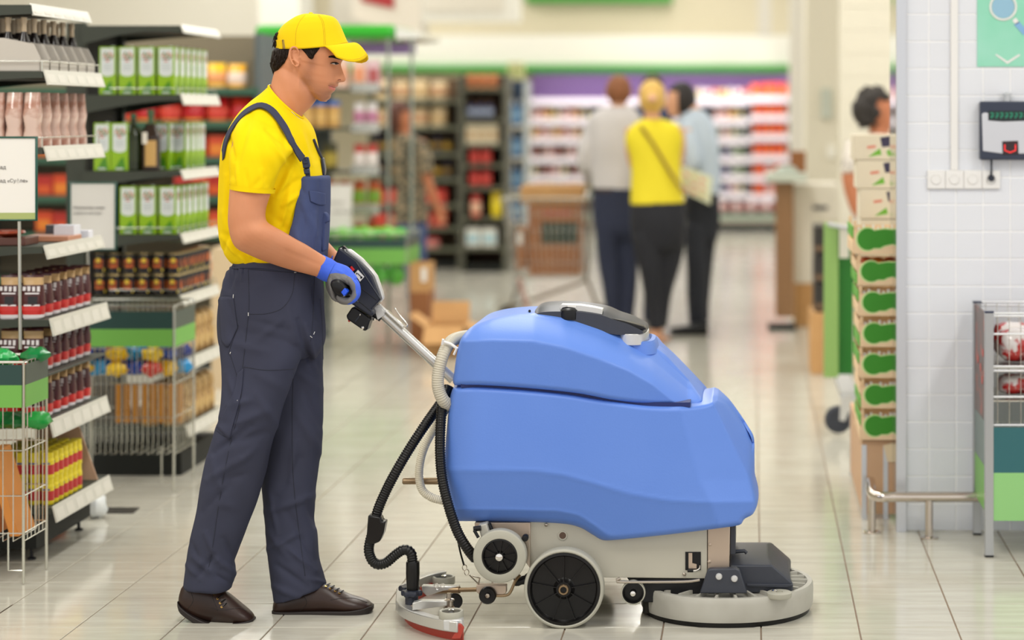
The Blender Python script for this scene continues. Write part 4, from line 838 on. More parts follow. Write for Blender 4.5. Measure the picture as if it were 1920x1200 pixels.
# ---- t-shirt
sh = MB()
loftpx(sh, [(506, 161, 566, 221, 6.38, .068), (494, 174, 575, 229, 6.38, .105), (472, 192, 583, 243, 6.38, .155), (452, 213, 588, 262, 6.38, .185), (434, 243, 592, 283, 6.38, .192), (422, 276, 598, 310, 6.38, .188), (416, 325, 603, 345, 6.38, .178), (413, 385, 604, 395, 6.38, .165), (414, 435, 604, 440, 6.38, .158), (420, 466, 603, 468, 6.38, .155), (432, 486, 600, 487, 6.38, .15), (442, 494, 596, 497, 6.38, .14)], 56, 6, 2.3)
loftpx(sh, [(470, 208, 548, 236, 6.28, .05), (446, 232, 552, 268, 6.215, .072), (434, 265, 544, 292, 6.185, .078), (430, 300, 530, 320, 6.172, .076), (431, 330, 520, 343, 6.165, .074), (433, 353, 513, 361, 6.162, .073)], 40, 6)
loftpx(sh, [(490, 208, 560, 236, 6.50, .05), (480, 232, 566, 262, 6.56, .072), (480, 265, 568, 290, 6.59, .075), (480, 300, 566, 318, 6.605, .074), (480, 340, 560, 350, 6.61, .072)], 40, 6)
sme = remesh(sh, 0.0045, 4, 0.5)
folds(sme, [((500, 245), (545, 275), 5, -.004), ((505, 262), (540, 310), 5, .004), ((540, 300), (512, 352), 5, -.005), ((525, 365), (560, 335), 5, -.005), ((530, 385), (556, 365), 5, .005), ((440, 300), (447, 350), 4, .003), ((460, 320), (466, 356), 4, -.0025), ((490, 320), (492, 358), 4, .0025), ((545, 345), (530, 420), 5, .004), ((428, 250), (438, 300), 4, -.005), ((540, 400), (530, 440), 5, -.004), ((419, 470), (432, 440), 4, -.004), ((455, 478), (446, 455), 4, -.004), ((470, 215), (436, 330), 7, -.006), ((487, 232), (520, 330), 9, .0035), ((478, 260), (500, 345), 6, -.003), ((530, 240), (545, 300), 7, -.004), ((545, 262), (560, 330), 6, .004), ((515, 362), (548, 300), 5, -.008), ((512, 380), (545, 330), 8, .004),
            ((560, 300), (520, 400), 6, -.004), ((566, 330), (538, 420), 7, .004), ((505, 400), (540, 430), 7, -.003), ((425, 330), (421, 430), 6, .004), ((418, 445), (450, 480), 6, .006), ((430, 440), (470, 486), 5, -.005), ((422, 400), (440, 470), 8, .004), ((450, 470), (462, 494), 4, .005), ((470, 480), (478, 494), 4, -.004), ((575, 240), (592, 300), 5, -.003), ((566, 250), (583, 310), 4, .003), ((496, 330), (470, 356), 6, -.002), ((520, 200), (545, 225), 5, .002)])
V = mverts(sme); N = mnorm(sme); nz = np.array([noise.noise(Vector((v[0]*9, v[1]*9, v[2]*5)))*0.5+noise.noise(Vector((v[0]*22, v[1]*22, v[2]*11)))*0.25 for v in V.tolist()]); V += N*(nz*0.0045)[:, None]; setverts(sme, V)
toloc(sme, MAN); SH = finish(sme, 't_shirt', m_yel, MAN, smooth=180, fix=False)
def bandpx(name, pts, w_, th, m, parent=MAN, flat=None):   # a flat band along 3D points (px,py,Y)
    A = cr(pts, 40); W_ = [P(*p) for p in A]; e = MB(); rings = []
    for i, p in enumerate(W_):
        t = (W_[min(i+1, 39)]-W_[max(i-1, 0)]).normalized(); nn = Vector((0, -1, 0)) if flat is None else Vector(flat(A[i])); nn = (nn-t*nn.dot(t)).normalized(); s = t.cross(nn)
        rings.append([p+s*w_/2+nn*th, p-s*w_/2+nn*th, p-s*w_/2-nn*th, p+s*w_/2-nn*th])
    e.loft(rings); return e.build(name, m, parent, smooth=40)
# sleeve hem, collar
e = MB(); rg1 = ringpx((431.5, 345), (516, 355), 6.163, .0765, 40); rg2 = ringpx((432, 354), (514, 363), 6.162, .0755, 40); e.loft([rg1, rg2, ringpx((440, 356), (506, 362), 6.162, .066, 40)], True, False); e.build('sleeve_hem', m_yel, MAN, smooth=60)
e = MB(); e.tube(ringpx((505.5, 161), (566.5, 221), 6.38, .0695, 60), 0.0042, 8, closed=True); e.build('collar', m_yel, MAN, smooth=180)
e = MB(); e.tube(ringpx((506.5, 158), (572, 228), 6.38, .067, 80), 0.0011, 6, closed=True); e.build('necklace', m_chrome, MAN)
# ---- trousers of the overalls
tr = MB()
loftpx(tr, [(442, 489, 601, 488, 6.38, .150), (436, 500, 602, 502, 6.38, .155), (426, 520, 604, 530, 6.38, .162), (417, 548, 606, 560, 6.38, .168), (413, 590, 607, 600, 6.38, .172), (413, 632, 607, 634, 6.38, .160), (420, 655, 602, 655, 6.38, .12), (440, 672, 590, 672, 6.38, .06)], 56, 6, 2.3)
loftpx(tr, [(413, 600, 575, 610, 6.31, .095), (414, 650, 566, 665, 6.30, .096), (418, 700, 551, 705, 6.295, .094), (415, 740, 537, 745, 6.29, .090), (406, 790, 521, 797, 6.29, .085), (395, 830, 508, 838, 6.29, .080), (384, 870, 497, 880, 6.29, .078), (374, 920, 484, 925, 6.29, .075), (365, 970, 468, 975, 6.295, .072), (356, 1020, 449, 1022, 6.30, .070), (351, 1055, 440, 1052, 6.30, .069), (348, 1080, 439, 1078, 6.30, .068), (346.5, 1099, 431, 1103, 6.30, .067)], 48, 6, 2.2)
loftpx(tr, [(460, 600, 607, 600, 6.45, .095), (475, 660, 607, 660, 6.45, .096), (485, 720, 606, 720, 6.45, .092), (490, 780, 605, 780, 6.445, .086), (491, 830, 602, 830, 6.44, .082), (490, 880, 595, 885, 6.435, .078), (491, 915, 589, 925, 6.43, .076), (495, 960, 588, 965, 6.43, .073), (499, 1010, 593, 1005, 6.425, .071), (505, 1060, 598, 1050, 6.42, .070), (510, 1100, 606, 1080, 6.42, .070), (514, 1129, 611, 1097, 6.42, .068)], 48, 6, 2.2)
tme = remesh(tr, 0.0045, 4, 0.5)
folds(tme, [((365, 1045), (398, 1075), 6, .007), ((372, 1080), (402, 1040), 6, -.006), ((385, 1000), (412, 1060), 6, .006), ((410, 1050), (438, 1075), 5, .006), ((400, 1075), (430, 1092), 5, -.005), ((352, 1060), (375, 1085), 5, .005), ((420, 1010), (440, 1050), 6, -.005), ((360, 1020), (372, 1050), 5, -.004),
            ((430, 800), (500, 770), 9, .005), ((440, 830), (500, 812), 8, -.005), ((428, 760), (470, 750), 7, .004), ((445, 870), (480, 840), 7, .004), ((405, 790), (440, 800), 6, -.004), ((420, 900), (460, 890), 8, -.004), ((405, 940), (440, 950), 9, .003), ((480, 700), (535, 730), 10, .003), ((395, 860), (420, 930), 8, .003),
            ((515, 1100), (560, 1120), 6, .006), ((520, 1060), (575, 1100), 6, -.006), ((530, 1020), (590, 1070), 6, .006), ((560, 1000), (590, 1050), 5, -.005), ((575, 940), (590, 985), 6, -.006), ((505, 1000), (540, 1045), 7, .005), ((540, 960), (570, 1010), 7, -.004), ((505, 925), (520, 1000), 5, .004), ((580, 1085), (606, 1092), 4, .005),
            ((545, 900), (553, 830), 6, .005), ((520, 930), (560, 860), 9, -.005), ((560, 700), (600, 730), 8, .004), ((570, 660), (600, 690), 7, -.004), ((560, 600), (585, 690), 5, -.006), ((575, 610), (592, 690), 5, .005), ((540, 560), (552, 640), 8, .004), ((588, 520), (597, 600), 4, -.006),
            ((430, 505), (420, 545), 4, .006), ((400, 850), (470, 800), 7, -.006), ((390, 900), (450, 860), 7, .005), ((380, 960), (430, 910), 8, -.005), ((500, 960), (585, 930), 7, .005), ((505, 1030), (560, 1000), 6, .006), ((425, 640), (500, 660), 9, .004), ((480, 740), (520, 800), 8, .004), ((575, 740), (600, 800), 7, -.005), ((560, 780), (600, 850), 8, .005), ((442, 500), (447, 530), 3, -.005), ((452, 500), (455, 525), 3, .004), ((438, 505), (430, 540), 3.5, -.006), ((446, 508), (442, 540), 3.5, .005), ((425, 560), (440, 600), 6, -.004), ((470, 600), (540, 620), 7, -.003), ((480, 640), (530, 600), 7, .003), ((424, 600), (432, 660), 6, .003), ((425, 700), (440, 750), 6, .005), ((470, 540), (520, 520), 12, .003)])
V = mverts(tme); N = mnorm(tme); px, py = proj(V); V += N*(0.0022*np.sin(px*1.05+(py-490)*.10)*np.clip((466-px)/10, 0, 1)*np.clip((528-py)/22, 0, 1))[:, None]; nz = np.array([noise.noise(Vector((v[0]*7, v[1]*7, v[2]*4)))*0.5+noise.noise(Vector((v[0]*19+3, v[1]*19, v[2]*10)))*0.28 for v in V.tolist()]); V += N*(nz*0.013)[:, None]; setverts(tme, V)
toloc(tme, MAN); TR = finish(tme, 'trousers', m_over, MAN, smooth=180, fix=False)
bT, bS = bvh(tme), bvh(sme)
def seam(tree, pts, r, m, name, parent=TR, n=40):
    q = [onto(tree, x, y, r*0.2) for x, y in cr(pts, n)]; q = [p for p in q if p is not None]
    if len(q) > 3:
        e = MB(); e.tube(q, r, 5); return e.build(name, m, parent, smooth=180)
for pts in ([(465, 490), (467, 560), (466, 588), (455, 690), (450, 760), (432, 830), (418, 900), (408, 960), (398, 1030), (390, 1070)], [(466, 589), (500, 588), (530, 577), (548, 550), (552, 520), (555, 502)], [(457, 688), (500, 694), (552, 692)],
            [(411, 556), (438, 557)], [(438, 555), (444, 600), (447, 612)], [(447, 612), (430, 658), (432, 668)], [(432, 666), (445, 710), (447, 750)], [(404, 806), (420, 818), (432, 820)],
            [(590, 512), (588, 560), (585, 620), (582, 640)], [(466, 505), (530, 510), (590, 515)], [(600, 560), (604, 610), (606, 680)], [(550, 700), (548, 780), (549, 880), (556, 960), (572, 1080)]):
    seam(bT, pts, 0.0010, m_seam, 'seam')
for a, b in (((438.5, 552), (438, 559)), ((466, 586), (466, 592)), ((555, 511), (551, 511)), ((446, 747), (445.5, 752)), ((433, 660), (432, 663)), ((589, 622), (587, 627)), ((581, 630), (584, 633))):
    q = [onto(bT, *a), onto(bT, *b)]
    if None not in q: e = MB(); e.tube(q, 0.0012, 5); e.build('bar_tack', m_thr, TR)
def patch(tree, poly, th, m, name, parent, lift=0.001, res=18):
    """a cloth panel lying on the garment: image polygon sampled as rows, each point dropped on the surface"""
    rows = []
    A = cr(poly[0], res) ; B = cr(poly[1], res)
    for t in np.linspace(0, 1, 14):
        row = []
        for a, b in zip(A, B):
            p = onto(tree, a[0]*(1-t)+b[0]*t, a[1]*(1-t)+b[1]*t, lift+th)
            if p is None: p = row[-1] if row else None
            row.append(p)
        if None in row: k = next((x for x in row if x is not None), None); row = [k if x is None else x for x in row]
        rows.append(row)
    if any(r[0] is None for r in rows): return None
    e = MB(); e.grid(rows); o = e.build(name, m, parent, smooth=180); so = o.modifiers.new('s', 'SOLIDIFY'); so.thickness = th; so.offset = -1; return o
patch(bT, ([(410, 557), (425, 556), (438, 557)], [(416, 640), (428, 650), (446, 615)]), 0.002, m_over, 'side_pocket', TR)
patch(bT, ([(440, 491), (480, 490), (530, 492), (588, 497)], [(434, 505), (480, 503), (530, 508), (590, 514)]), 0.0025, m_over, 'waistband', TR)
patch(bT, ([(457, 690), (452, 740), (430, 825)], [(446, 700), (438, 735), (408, 802)]), 0.002, m_over, 'rule_pocket', TR)
# ---- bib
bb = MB()
loftpx(bb, [(560, 329, 611, 332, 6.38, .112), (559, 345, 611, 350, 6.38, .115), (556, 380, 610, 385, 6.38, .125), (549, 420, 608, 425, 6.38, .138), (540, 448, 606, 455, 6.38, .150), (536, 470, 604, 480, 6.38, .158), (534, 500, 603, 505, 6.38, .160), (530, 530, 602, 530, 6.38, .158)], 48, 6, 2.6)
bme2 = remesh(bb, 0.004, 3, 0.5)
folds(bme2, [((570, 380), (590, 440), 5, .004), ((575, 400), (565, 470), 6, -.004), ((590, 400), (585, 470), 4, .005), ((563, 345), (575, 365), 4, -.002), ((598, 340), (600, 450), 4, -.003), ((555, 430), (575, 490), 6, .003)])
# keep only the front shell
bm = bmesh.new(); bm.from_mesh(bme2)
def keep(f):
    c = f.calc_center_median(); px_, py_ = CX+F*c.x/c.y, CY+F*(H-c.z)/c.y
    e = np.interp(py_, [329, 345, 380, 420, 448, 470, 530], [562, 561, 558, 551, 542, 540, 538]); return px_ > e+0.5 and 331 < py_ < 496
bmesh.ops.delete(bm, geom=[f for f in bm.faces if not keep(f)], context='FACES'); 
for _ in range(12):
    new = {}
    for v in bm.verts:
        nb = [e.other_vert(v) for e in v.link_edges if e.is_boundary]
        if len(nb) == 2: new[v] = v.co*0.5+(nb[0].co+nb[1].co)*0.25
    for v, c in new.items(): v.co = c
bm.to_mesh(bme2); bm.free()
V = mverts(bme2); V[:, 1] = 6.38+(V[:, 1]-6.38)*np.interp(V[:, 2], [PZ(496, 6.38), PZ(440, 6.38)], [1.0, 1.12]); setverts(bme2, V)
BBtree = bvh_b = None
toloc(bme2, MAN); BI = finish(bme2, 'bib', m_bib_cool, MAN, smooth=180, fix=False); so = BI.modifiers.new('s', 'SOLIDIFY'); so.thickness = 0.004; so.offset = 1
bB = bvh(bme2)
for pts in ([(563, 337), (585, 337), (608, 339)], [(577, 356), (576, 380), (572, 410), (567, 465)], [(578, 356), (600, 360), (606, 362)], [(562, 345), (557, 400), (545, 440)]): seam(bB, pts, 0.0013, mat('bib_seam', (40, 48, 78), .9), 'seam', BI)
patch(bB, ([(578, 358), (595, 360), (606, 363)], [(580, 378), (594, 384), (606, 384)]), 0.003, m_bib_cool, 'pocket_flap', BI, 0.005)
for x in (570, 580): 
    q = [onto(bB, x, 332.5, .004), onto(bB, x+2, 332.7, .004)]
    if None not in q: e = MB(); e.tube(q, 0.0012, 5); e.build('bar_tack', m_thr, BI)
e = MB(); e.pprism([(602, 396), (610, 399), (615, 407), (615, 416), (609, 418), (608, 470), (603, 472)], 6.345, 0.035); e.build('pen_pocket', m_bib_cool, BI, bevel=0.003)
# straps: over the shoulders, crossing low on the back, with buckles in front
def sfl(A): x, y, Y_ = A; c = P(510, 300, 6.38); p = P(x, y, Y_); return (p-c)
def strap(name, pts):
    q = []
    for x, y, k in cr(pts, 60):
        p = onto(bS, x, y, 0.003)
        q.append(p if p is not None else P(x, y, 6.38))
    return q
sp = cr([(416, 420), (415, 350), (418, 300), (421, 275), (428, 253), (441, 231), (458, 212), (478, 200), (492, 198), (508, 206), (522, 222), (534, 240), (546, 264), (556, 282), (567, 298)], 60)
ys_ = []
for x, y in sp:
    p = onto(bS, x, y, 0.0) if y < 300 or x > 440 else None
    ys_.append(p.y if p is not None else (6.33 if x > 460 else min(6.44, 6.36+max(0, y-270)*.001)))
ys_ = [min(ys_[max(0, k-2):k+3]) for k in range(60)]; ys_ = [sum(ys_[max(0, k-3):k+4])/len(ys_[max(0, k-3):k+4]) for k in range(60)]
q = [P(x, y, Y_-.005) for (x, y), Y_ in zip(sp, ys_)]; nn_ = [bS.find_nearest(p-offM)[1].copy() for p in q]; nn_ = [n_ if n_.dot(Vector((0, 0, H))-p) > 0 or p.x < PX(440, 6.4) else -n_ for n_, p in zip(nn_, q)]
nn_ = [sum(nn_[max(0, k-4):k+5], Vector()).normalized() for k in range(60)]
e = MB(); rings = []
for i, p in enumerate(q):
    t = (q[min(i+1, 59)]-q[max(i-1, 0)]).normalized(); nn = (nn_[i]-t*nn_[i].dot(t)).normalized(); s = t.cross(nn); wd = 0.0125; p = p+nn*.0015
    rings.append([p+s*wd+nn*.0014, p-s*wd+nn*.0014, p-s*wd-nn*.003, p+s*wd-nn*.003])
e.loft(rings); e.build('strap', m_strap, MAN, smooth=40)
e = MB(); fs_ = [onto(bS, x, y, .003) or P(x, y, 6.45) for x, y in cr([(583, 262), (592, 285), (600, 302), (604, 322)], 14)]
e.tube([p+Vector((0.002, 0.02, 0)) for p in fs_], 0.004, 6); e.build('strap', m_strap, MAN)
bk = onto(bS, 571, 313, 0.006); Yb = bk.y-0.004
e = MB(); e.pprism([(563, 295), (578, 294), (581, 310), (580, 315), (567, 316), (564, 305)], Yb, 0.012); BK = e.build('buckle', m_buck, MAN, bevel=0.003, seg=3)
e = MB(); e.pprism([(566, 298), (576, 297), (577, 307), (568, 308)], Yb-0.003, 0.006); e.build('buckle_tongue', m_buck, BK, bevel=0.002)
e = MB(); e.pprism([(566, 317), (580, 316), (581, 326), (567, 327)], Yb+0.001, 0.008); e.build('buckle_slider', m_buck, BK, bevel=0.002)
e = MB(); e.pprism([(568, 308), (579, 308), (582, 334), (569, 334)], Yb+0.006, 0.004); e.build('buckle_web', m_strap, BK)
e = MB(); e.pprism([(601, 296), (605, 296), (609, 318), (608, 330), (604, 330), (602, 312)], 6.42, 0.03); e.build('buckle', m_buck, MAN, bevel=0.003)
# ---- shoes
def shoe(cols, sole, Yc_, wd, nm):
    e = MB(); n = 28; C = cr(cols, 30); rings = []
    for x, yt, yb, wk in C:
        T, Bm = P(x, yt, Yc_), P(x, yb, Yc_); c = (T+Bm)/2; h = (T-Bm)/2
        rings.append([c+h*math.copysign(abs(math.sin(a))**0.85, math.sin(a))+Vector((0, wd*wk*math.copysign(abs(math.cos(a))**0.75, math.cos(a)), 0))*(1.0 if math.sin(a) < 0 else 1-0.25*math.sin(a)) for a in [2*math.pi*j/n for j in range(n)]])
    e.loft(rings); S = e.build('shoe', m_shoe, MAN, smooth=180)
    e = MB(); C2 = cr(sole, 30); rings = []
    for x, yt, yb, wk in C2:
        a, b = P(x, yt, Yc_), P(x, yb, Yc_); w2 = wd*wk*1.06
        rings.append([a+Vector((0, -w2, 0)), a+Vector((0, w2, 0)), b+Vector((0, w2*.97, 0)), b+Vector((0, -w2*.97, 0))])
    e.loft(rings); e.build('shoe_sole', m_sole, S, smooth=50, bevel=0.003); return S
YA, YBt = 6.300, 6.405
S1 = shoe([(338, 1112, 1130, .45), (342, 1100, 1137, .62), (352, 1092, 1147, .74), (370, 1090, 1158, .78), (390, 1094, 1164, .80), (408, 1100, 1167, .88), (424, 1109, 1168, .96), (440, 1122, 1168, 1.0), (456, 1136, 1167, .96), (470, 1148, 1165, .72), (476, 1156, 1163, .35)],
          [(336, 1124, 1133, .5), (342, 1133, 1145, .68), (360, 1146, 1158, .80), (382, 1158, 1169, .84), (400, 1163, 1171.5, .9), (425, 1164, 1172, 1.0), (450, 1162, 1171, 1.0), (468, 1160, 1168, .8), (477, 1158, 1166, .4)], YA, 0.046, 'a')
S2 = shoe([(514, 1127, 1150, .45), (520, 1117, 1150, .66), (540, 1108, 1150, .74), (565, 1096, 1149, .76), (590, 1094, 1148, .80), (612, 1096, 1147, .86), (632, 1104, 1146, .96), (655, 1115, 1146, 1.0), (675, 1121, 1144, .95), (690, 1127, 1142, .72), (698, 1133, 1140, .35)],
          [(512.5, 1141, 1154, .5), (520, 1143, 1155, .7), (545, 1143, 1155.5, .8), (580, 1142, 1155, .82), (620, 1141, 1154, .92), (655, 1140, 1153, 1.0), (680, 1137, 1150, .9), (695, 1134, 1147, .6), (699.5, 1134, 1143, .35)], YBt, 0.046, 'b')
def laces(S, pts, Y_, up):
    t = BVHTree.FromPolygons([v.co[:] for v in S.data.vertices], [p.vertices[:] for p in S.data.polygons])
    for k, (x, y) in enumerate(pts):
        p = onto(t, x, y, 0.0015)
        if p is None: continue
        h = t.find_nearest(p-offM); e = MB(); e.lathe(p, h[1], [(0.0035, -0.001), (0.0034, 0.0012), (0.0018, 0.0012), (0.0018, -0.001)], 12); e.build('eyelet', m_gold, S)
        q = onto(t, x+up[0], y+up[1], 0.002)
        if q is not None:
            mid = (p+q)/2+Vector((0, 0, 0.004)); e = MB(); e.tube([p, mid, q+Vector((0, 0.012, 0.002))], 0.0022, 6); e.build('lace', m_rub, S)
laces(S1, [(397, 1106), (402, 1115), (408, 1123), (413, 1131), (416, 1138)], YA, (12, -5)); laces(S2, [(611, 1100), (619, 1104), (628, 1109), (636, 1113)], YBt, (6, -2))
for S, pts in ((S1, [(352, 1098), (362, 1125), (352, 1142)]), (S1, [(395, 1140), (418, 1144), (448, 1140), (462, 1146)]), (S1, [(392, 1104), (408, 1145)]), (S2, [(560, 1105), (575, 1130), (560, 1148)]), (S2, [(620, 1125), (640, 1122), (665, 1122), (688, 1130)])):
    t = BVHTree.FromPolygons([v.co[:] for v in S.data.vertices], [p.vertices[:] for p in S.data.polygons]); seam(t, pts, 0.0009, m_sole, 'shoe_seam', S, 20)
# ---- gloved hands on the grips
def hand(Y0, mirror=1, near_=True):
    """near hand seen from the little-finger side; mirror=-1 gives the far hand"""
    g = MB(); k = mirror
    def H_(x, y, d): return P(x, y, Y0+k*d)
    # palm over the bar: from the wrist to the knuckles; d=0 is the little finger side, d=0.08 the index side
    rows = [((597, 519), (611, 483), 0.036, 0.029), ((606, 524), (622, 489), 0.036, 0.030), ((617, 531), (638, 494), 0.038, 0.035), ((628, 540), (652, 500), 0.040, 0.040), ((645, 535), (663, 512), 0.040, 0.041), ((658, 533), (669, 521), 0.040, 0.038)]
    g.loft([ringpx(a, b, Y0+k*d, wd, 24) for a, b, d, wd in [((r[0], r[1]), (r[2], r[3]), r[4], r[5]) for r in cr([(a[0], a[1], b[0], b[1], d, wd) for a, b, d, wd in rows], 22)]])
    # heel of the palm behind the bar
    g.loft([ringpx((617-3, 528), (632, 512), Y0+k*.03, .026, 16), ringpx((618, 546), (632, 536), Y0+k*.03, .026, 16), ringpx((622, 560), (633, 553), Y0+k*.03, .022, 16), ringpx((630, 566), (636, 561), Y0+k*.03, .014, 16)])
    ln = [(0.006, 0.0118, 0.88, 2), (0.029, 0.0124, 0.96, 0), (0.052, 0.0125, 0.98, -1), (0.073, 0.0115, 0.93, -1)]
    for d, r, s, o in ln:                                # four fingers curling round the bar
        ch = [(650, 522), (664, 530+o), (669.5, 548+o), (662, 562+o), (650, 566+o*.5), (640, 564), (634, 559)]
        c0 = (650, 545); pts = [H_(c0[0]+(x-c0[0])*s, c0[1]+(y-c0[1])*s, d) for x, y in ch]
        A = cr([tuple(p) for p in pts], 22); g.tube(A.tolist(), [r*(1.12-0.30*i/21+0.07*math.exp(-((i-5)/1.6)**2)+0.07*math.exp(-((i-11)/1.6)**2)) for i in range(22)], 14)
        g.ball(A[-1], r*0.82, 10)
    # thumb: leaves the palm near its base on the index side and closes below the bar
    A = cr([tuple(H_(618, 520, .060)), tuple(H_(620, 540, .080)), tuple(H_(630, 558, .086)), tuple(H_(645, 562, .084)), tuple(H_(656, 558, .080))], 20)
    g.tube(A.tolist(), [0.0145-0.005*i/19 for i in range(20)], 14); g.ball(A[-1], 0.0095, 10)
    me = remesh(g, 0.0016, 3, 0.5); V = mverts(me); px_, py_ = proj(V)
    folds(me, [((640, 525), (650, 535), 2.5, -.0015), ((652, 527), (655, 540), 2, -.0015), ((632, 522), (640, 532), 2, .0012), ((662, 545), (650, 552), 2, -.0012), ((628, 505), (645, 512), 3, .001), ((610, 490), (622, 500), 2, .001), ((606, 494), (617, 520), 2, -.001)])
    # blue knit back and cuff, grey dipped palm and fingers
    line = np.interp(px_, [597, 600, 604, 612, 628, 646, 659, 666, 668, 670], [600, 532, 523, 514, 511.5, 513.5, 521, 532, 548, 560])
    right = np.interp(py_, [519, 526, 533, 548, 558, 565, 572], [659, 664, 668, 670, 667, 660, 650])
    fm = []
    for p in me.polygons:
        vi = p.vertices[0]; fm.append(0 if (py_[vi] < line[vi] or px_[vi] > right[vi]) else 1)
    toloc(me, MAN); return finish(me, 'glove', [m_glb, m_glg], MAN, smooth=180, fix=False, mi=fm)
hand(6.235, 1); hand(6.645-0.0, -1)
e = MB(); e.loft([ringpx((591.5, 518), (606, 478), 6.27, .0335, 28), ringpx((597, 522), (612, 481), 6.27, .035, 28), ringpx((606, 527), (622, 485.5), 6.27, .034, 28), ringpx((614, 529), (631, 492), 6.27, .033, 28)], True, False); e.build('glove_cuff', m_glb, MAN, smooth=180)
e = MB(); e.loft([ringpx((611, 506), (629, 473), 6.58, .033, 28), ringpx((622, 512), (640, 481), 6.58, .033, 28), ringpx((635, 520), (655, 490), 6.575, .033, 28)], True, True); e.build('glove_cuff', m_glb, MAN, smooth=180)
# ---------------------------------------------------------------- goods: prototypes (origin at the base), then rows of copies
m_shelf = mat('shelf_grey', (66, 70, 62), 0.5, spec=.25); m_shelfd = mat('shelf_dark', (32, 34, 31), 0.6, spec=.2); m_rail = mat('price_rail', (204, 202, 190), 0.3); m_railm = mat('rail_metal', (190, 190, 182), 0.25, 0.8)
m_gedge = mat('shelf_green_edge', (42, 82, 62), 0.5); m_wire = mat('chrome_wire', (206, 206, 196), 0.25, 0.9); m_glass = mat('clear_rail', (215, 225, 220), 0.08, alpha=0.35)
m_bdk = mat('bin_dark_green', (34, 66, 62), 0.5); m_bgr = mat('bin_light_green', (112, 176, 76), 0.5); m_bgd = mat('bin_grey', (74, 84, 74), 0.5)
m_kraft = mat('cardboard', (206, 160, 106), 0.85, var=(5, (192, 146, 94), .3, .7)); m_kraftd = mat('cardboard_dark', (150, 98, 60), 0.85); m_paper = mat('white_paper', (236, 234, 228), 0.6)
_c = {}
def C(r, g, b, rough=0.35, metal=0): 
    k = (r, g, b, rough, metal)
    if k not in _c: _c[k] = mat('pack_%s' % ('colour'), (r, g, b), rough, metal) if False else mk(k)
    return _c[k]
def mk(k):
    n = 'packaging'; m = bpy.data.materials.new(n); m.use_nodes = True; b = m.node_tree.nodes['Principled BSDF']
    b.inputs['Base Color'].default_value = rgb(k[:3]); b.inputs['Roughness'].default_value = k[3]; b.inputs['Metallic'].default_value = k[4]; return m
def p_box(name, w, d, h, cols, bands=None, bev=0.002):
    """box with a printed front and sides: bands = (z0,z1,xf,colour index) fractions"""
    e = MB(); e.box(-w/2, w/2, -d/2, d/2, 0, h, 0)
    for z0, z1, xf, ci in bands or []:
        q = 0.0006; e.box(-w/2*xf, w/2*xf, -d/2-q, d/2+q, h*z0, h*z1, ci); e.box(-w/2-q, w/2+q, -d/2*xf, d/2*xf, h*z0, h*z1, ci)
    return e.build(name, cols, smooth=0, bevel=bev, seg=1)
def p_round(name, r, prof, cols, mi=None, patches=None, n=20, sq=1.0):
    e = MB()
    for (r0, z0, r1, z1, ci) in prof:
        e.loft([[(r0*r*math.cos(t), r0*r*math.sin(t)*sq, z0) for t in [2*math.pi*j/n for j in range(n)]], [(r1*r*math.cos(t), r1*r*math.sin(t)*sq, z1) for t in [2*math.pi*j/n for j in range(n)]]], True, False, ci)
    r0, z0 = prof[0][0], prof[0][1]; e.add([(r0*r*math.cos(2*math.pi*j/n), r0*r*math.sin(2*math.pi*j/n)*sq, z0) for j in range(n)], [tuple(range(n))], prof[0][4])
    r1, z1 = prof[-1][2], prof[-1][3]; e.add([(r1*r*math.cos(2*math.pi*j/n), r1*r*math.sin(2*math.pi*j/n)*sq, z1) for j in range(n)], [tuple(range(n))], prof[-1][4])
    for (a0, a1, z0, z1, rr, ci) in patches or []:
        e.grid([[(rr*r*math.cos(t), rr*r*math.sin(t)*sq, z) for t in np.linspace(math.radians(a0), math.radians(a1), 7)] for z in (z0, (z0+z1)/2, z1)], ci)
    o = e.build(name, cols, smooth=50, fix=True); return o
def p_bag(name, w, d, h, cols, bands=None, top=0.35, seed=1, n=20):
    """soft pouch: full at the base, pinched at the top; bands: (z0,z1,index)"""
    rnd = random.Random(seed); e = MB(); zs = [0, .03, .1, .2, .3, .42, .54, .66, .78, .88, .95, 1.0]; rings = []
    for t in zs:
        k = (1 if t < 0.5 else 1-(t-.5)/.5*(1-0.08)); ww = w/2*(0.90+0.12*math.sin(math.pi*min(1, t*1.3)))*(0.86 if t == 0 else 1); 
        rings.append([(ww*math.copysign(abs(math.cos(a))**0.6, math.cos(a))+rnd.uniform(-.02, .02)*w, d/2*k*math.copysign(abs(math.sin(a))**0.7, math.sin(a))+rnd.uniform(-.03, .03)*d, h*t) for a in [2*math.pi*j/n for j in range(n)]])
    for i in range(len(zs)-1):
        ci = 0; tm = (zs[i]+zs[i+1])/2
        for z0, z1, c_ in bands or []:
            if z0 <= tm < z1: ci = c_
        e.loft([rings[i], rings[i+1]], True, False, ci)
    e.add(rings[0], [tuple(range(n))], 0); e.add(rings[-1], [tuple(range(n))], 0); return e.build(name, cols, smooth=60)
def place(proto, locs, labels, cat, group, rz=0.0, jit=0.0):
    """first location takes the prototype itself, the rest are copies"""
    out = []
    for k, (l, lab) in enumerate(zip(locs, labels)):
        o = proto if k == 0 else dup(proto); o.location = l; o.rotation_euler = (0, 0, rz+random.uniform(-jit, jit))
        nwd = len(lab.replace(',', ' ').split())
        assert nwd <= 16, lab
        tag(o, lab, cat, group); out.append(o)
    return out
def onm(n): return ORD[n] if n < len(ORD) else 'farther'
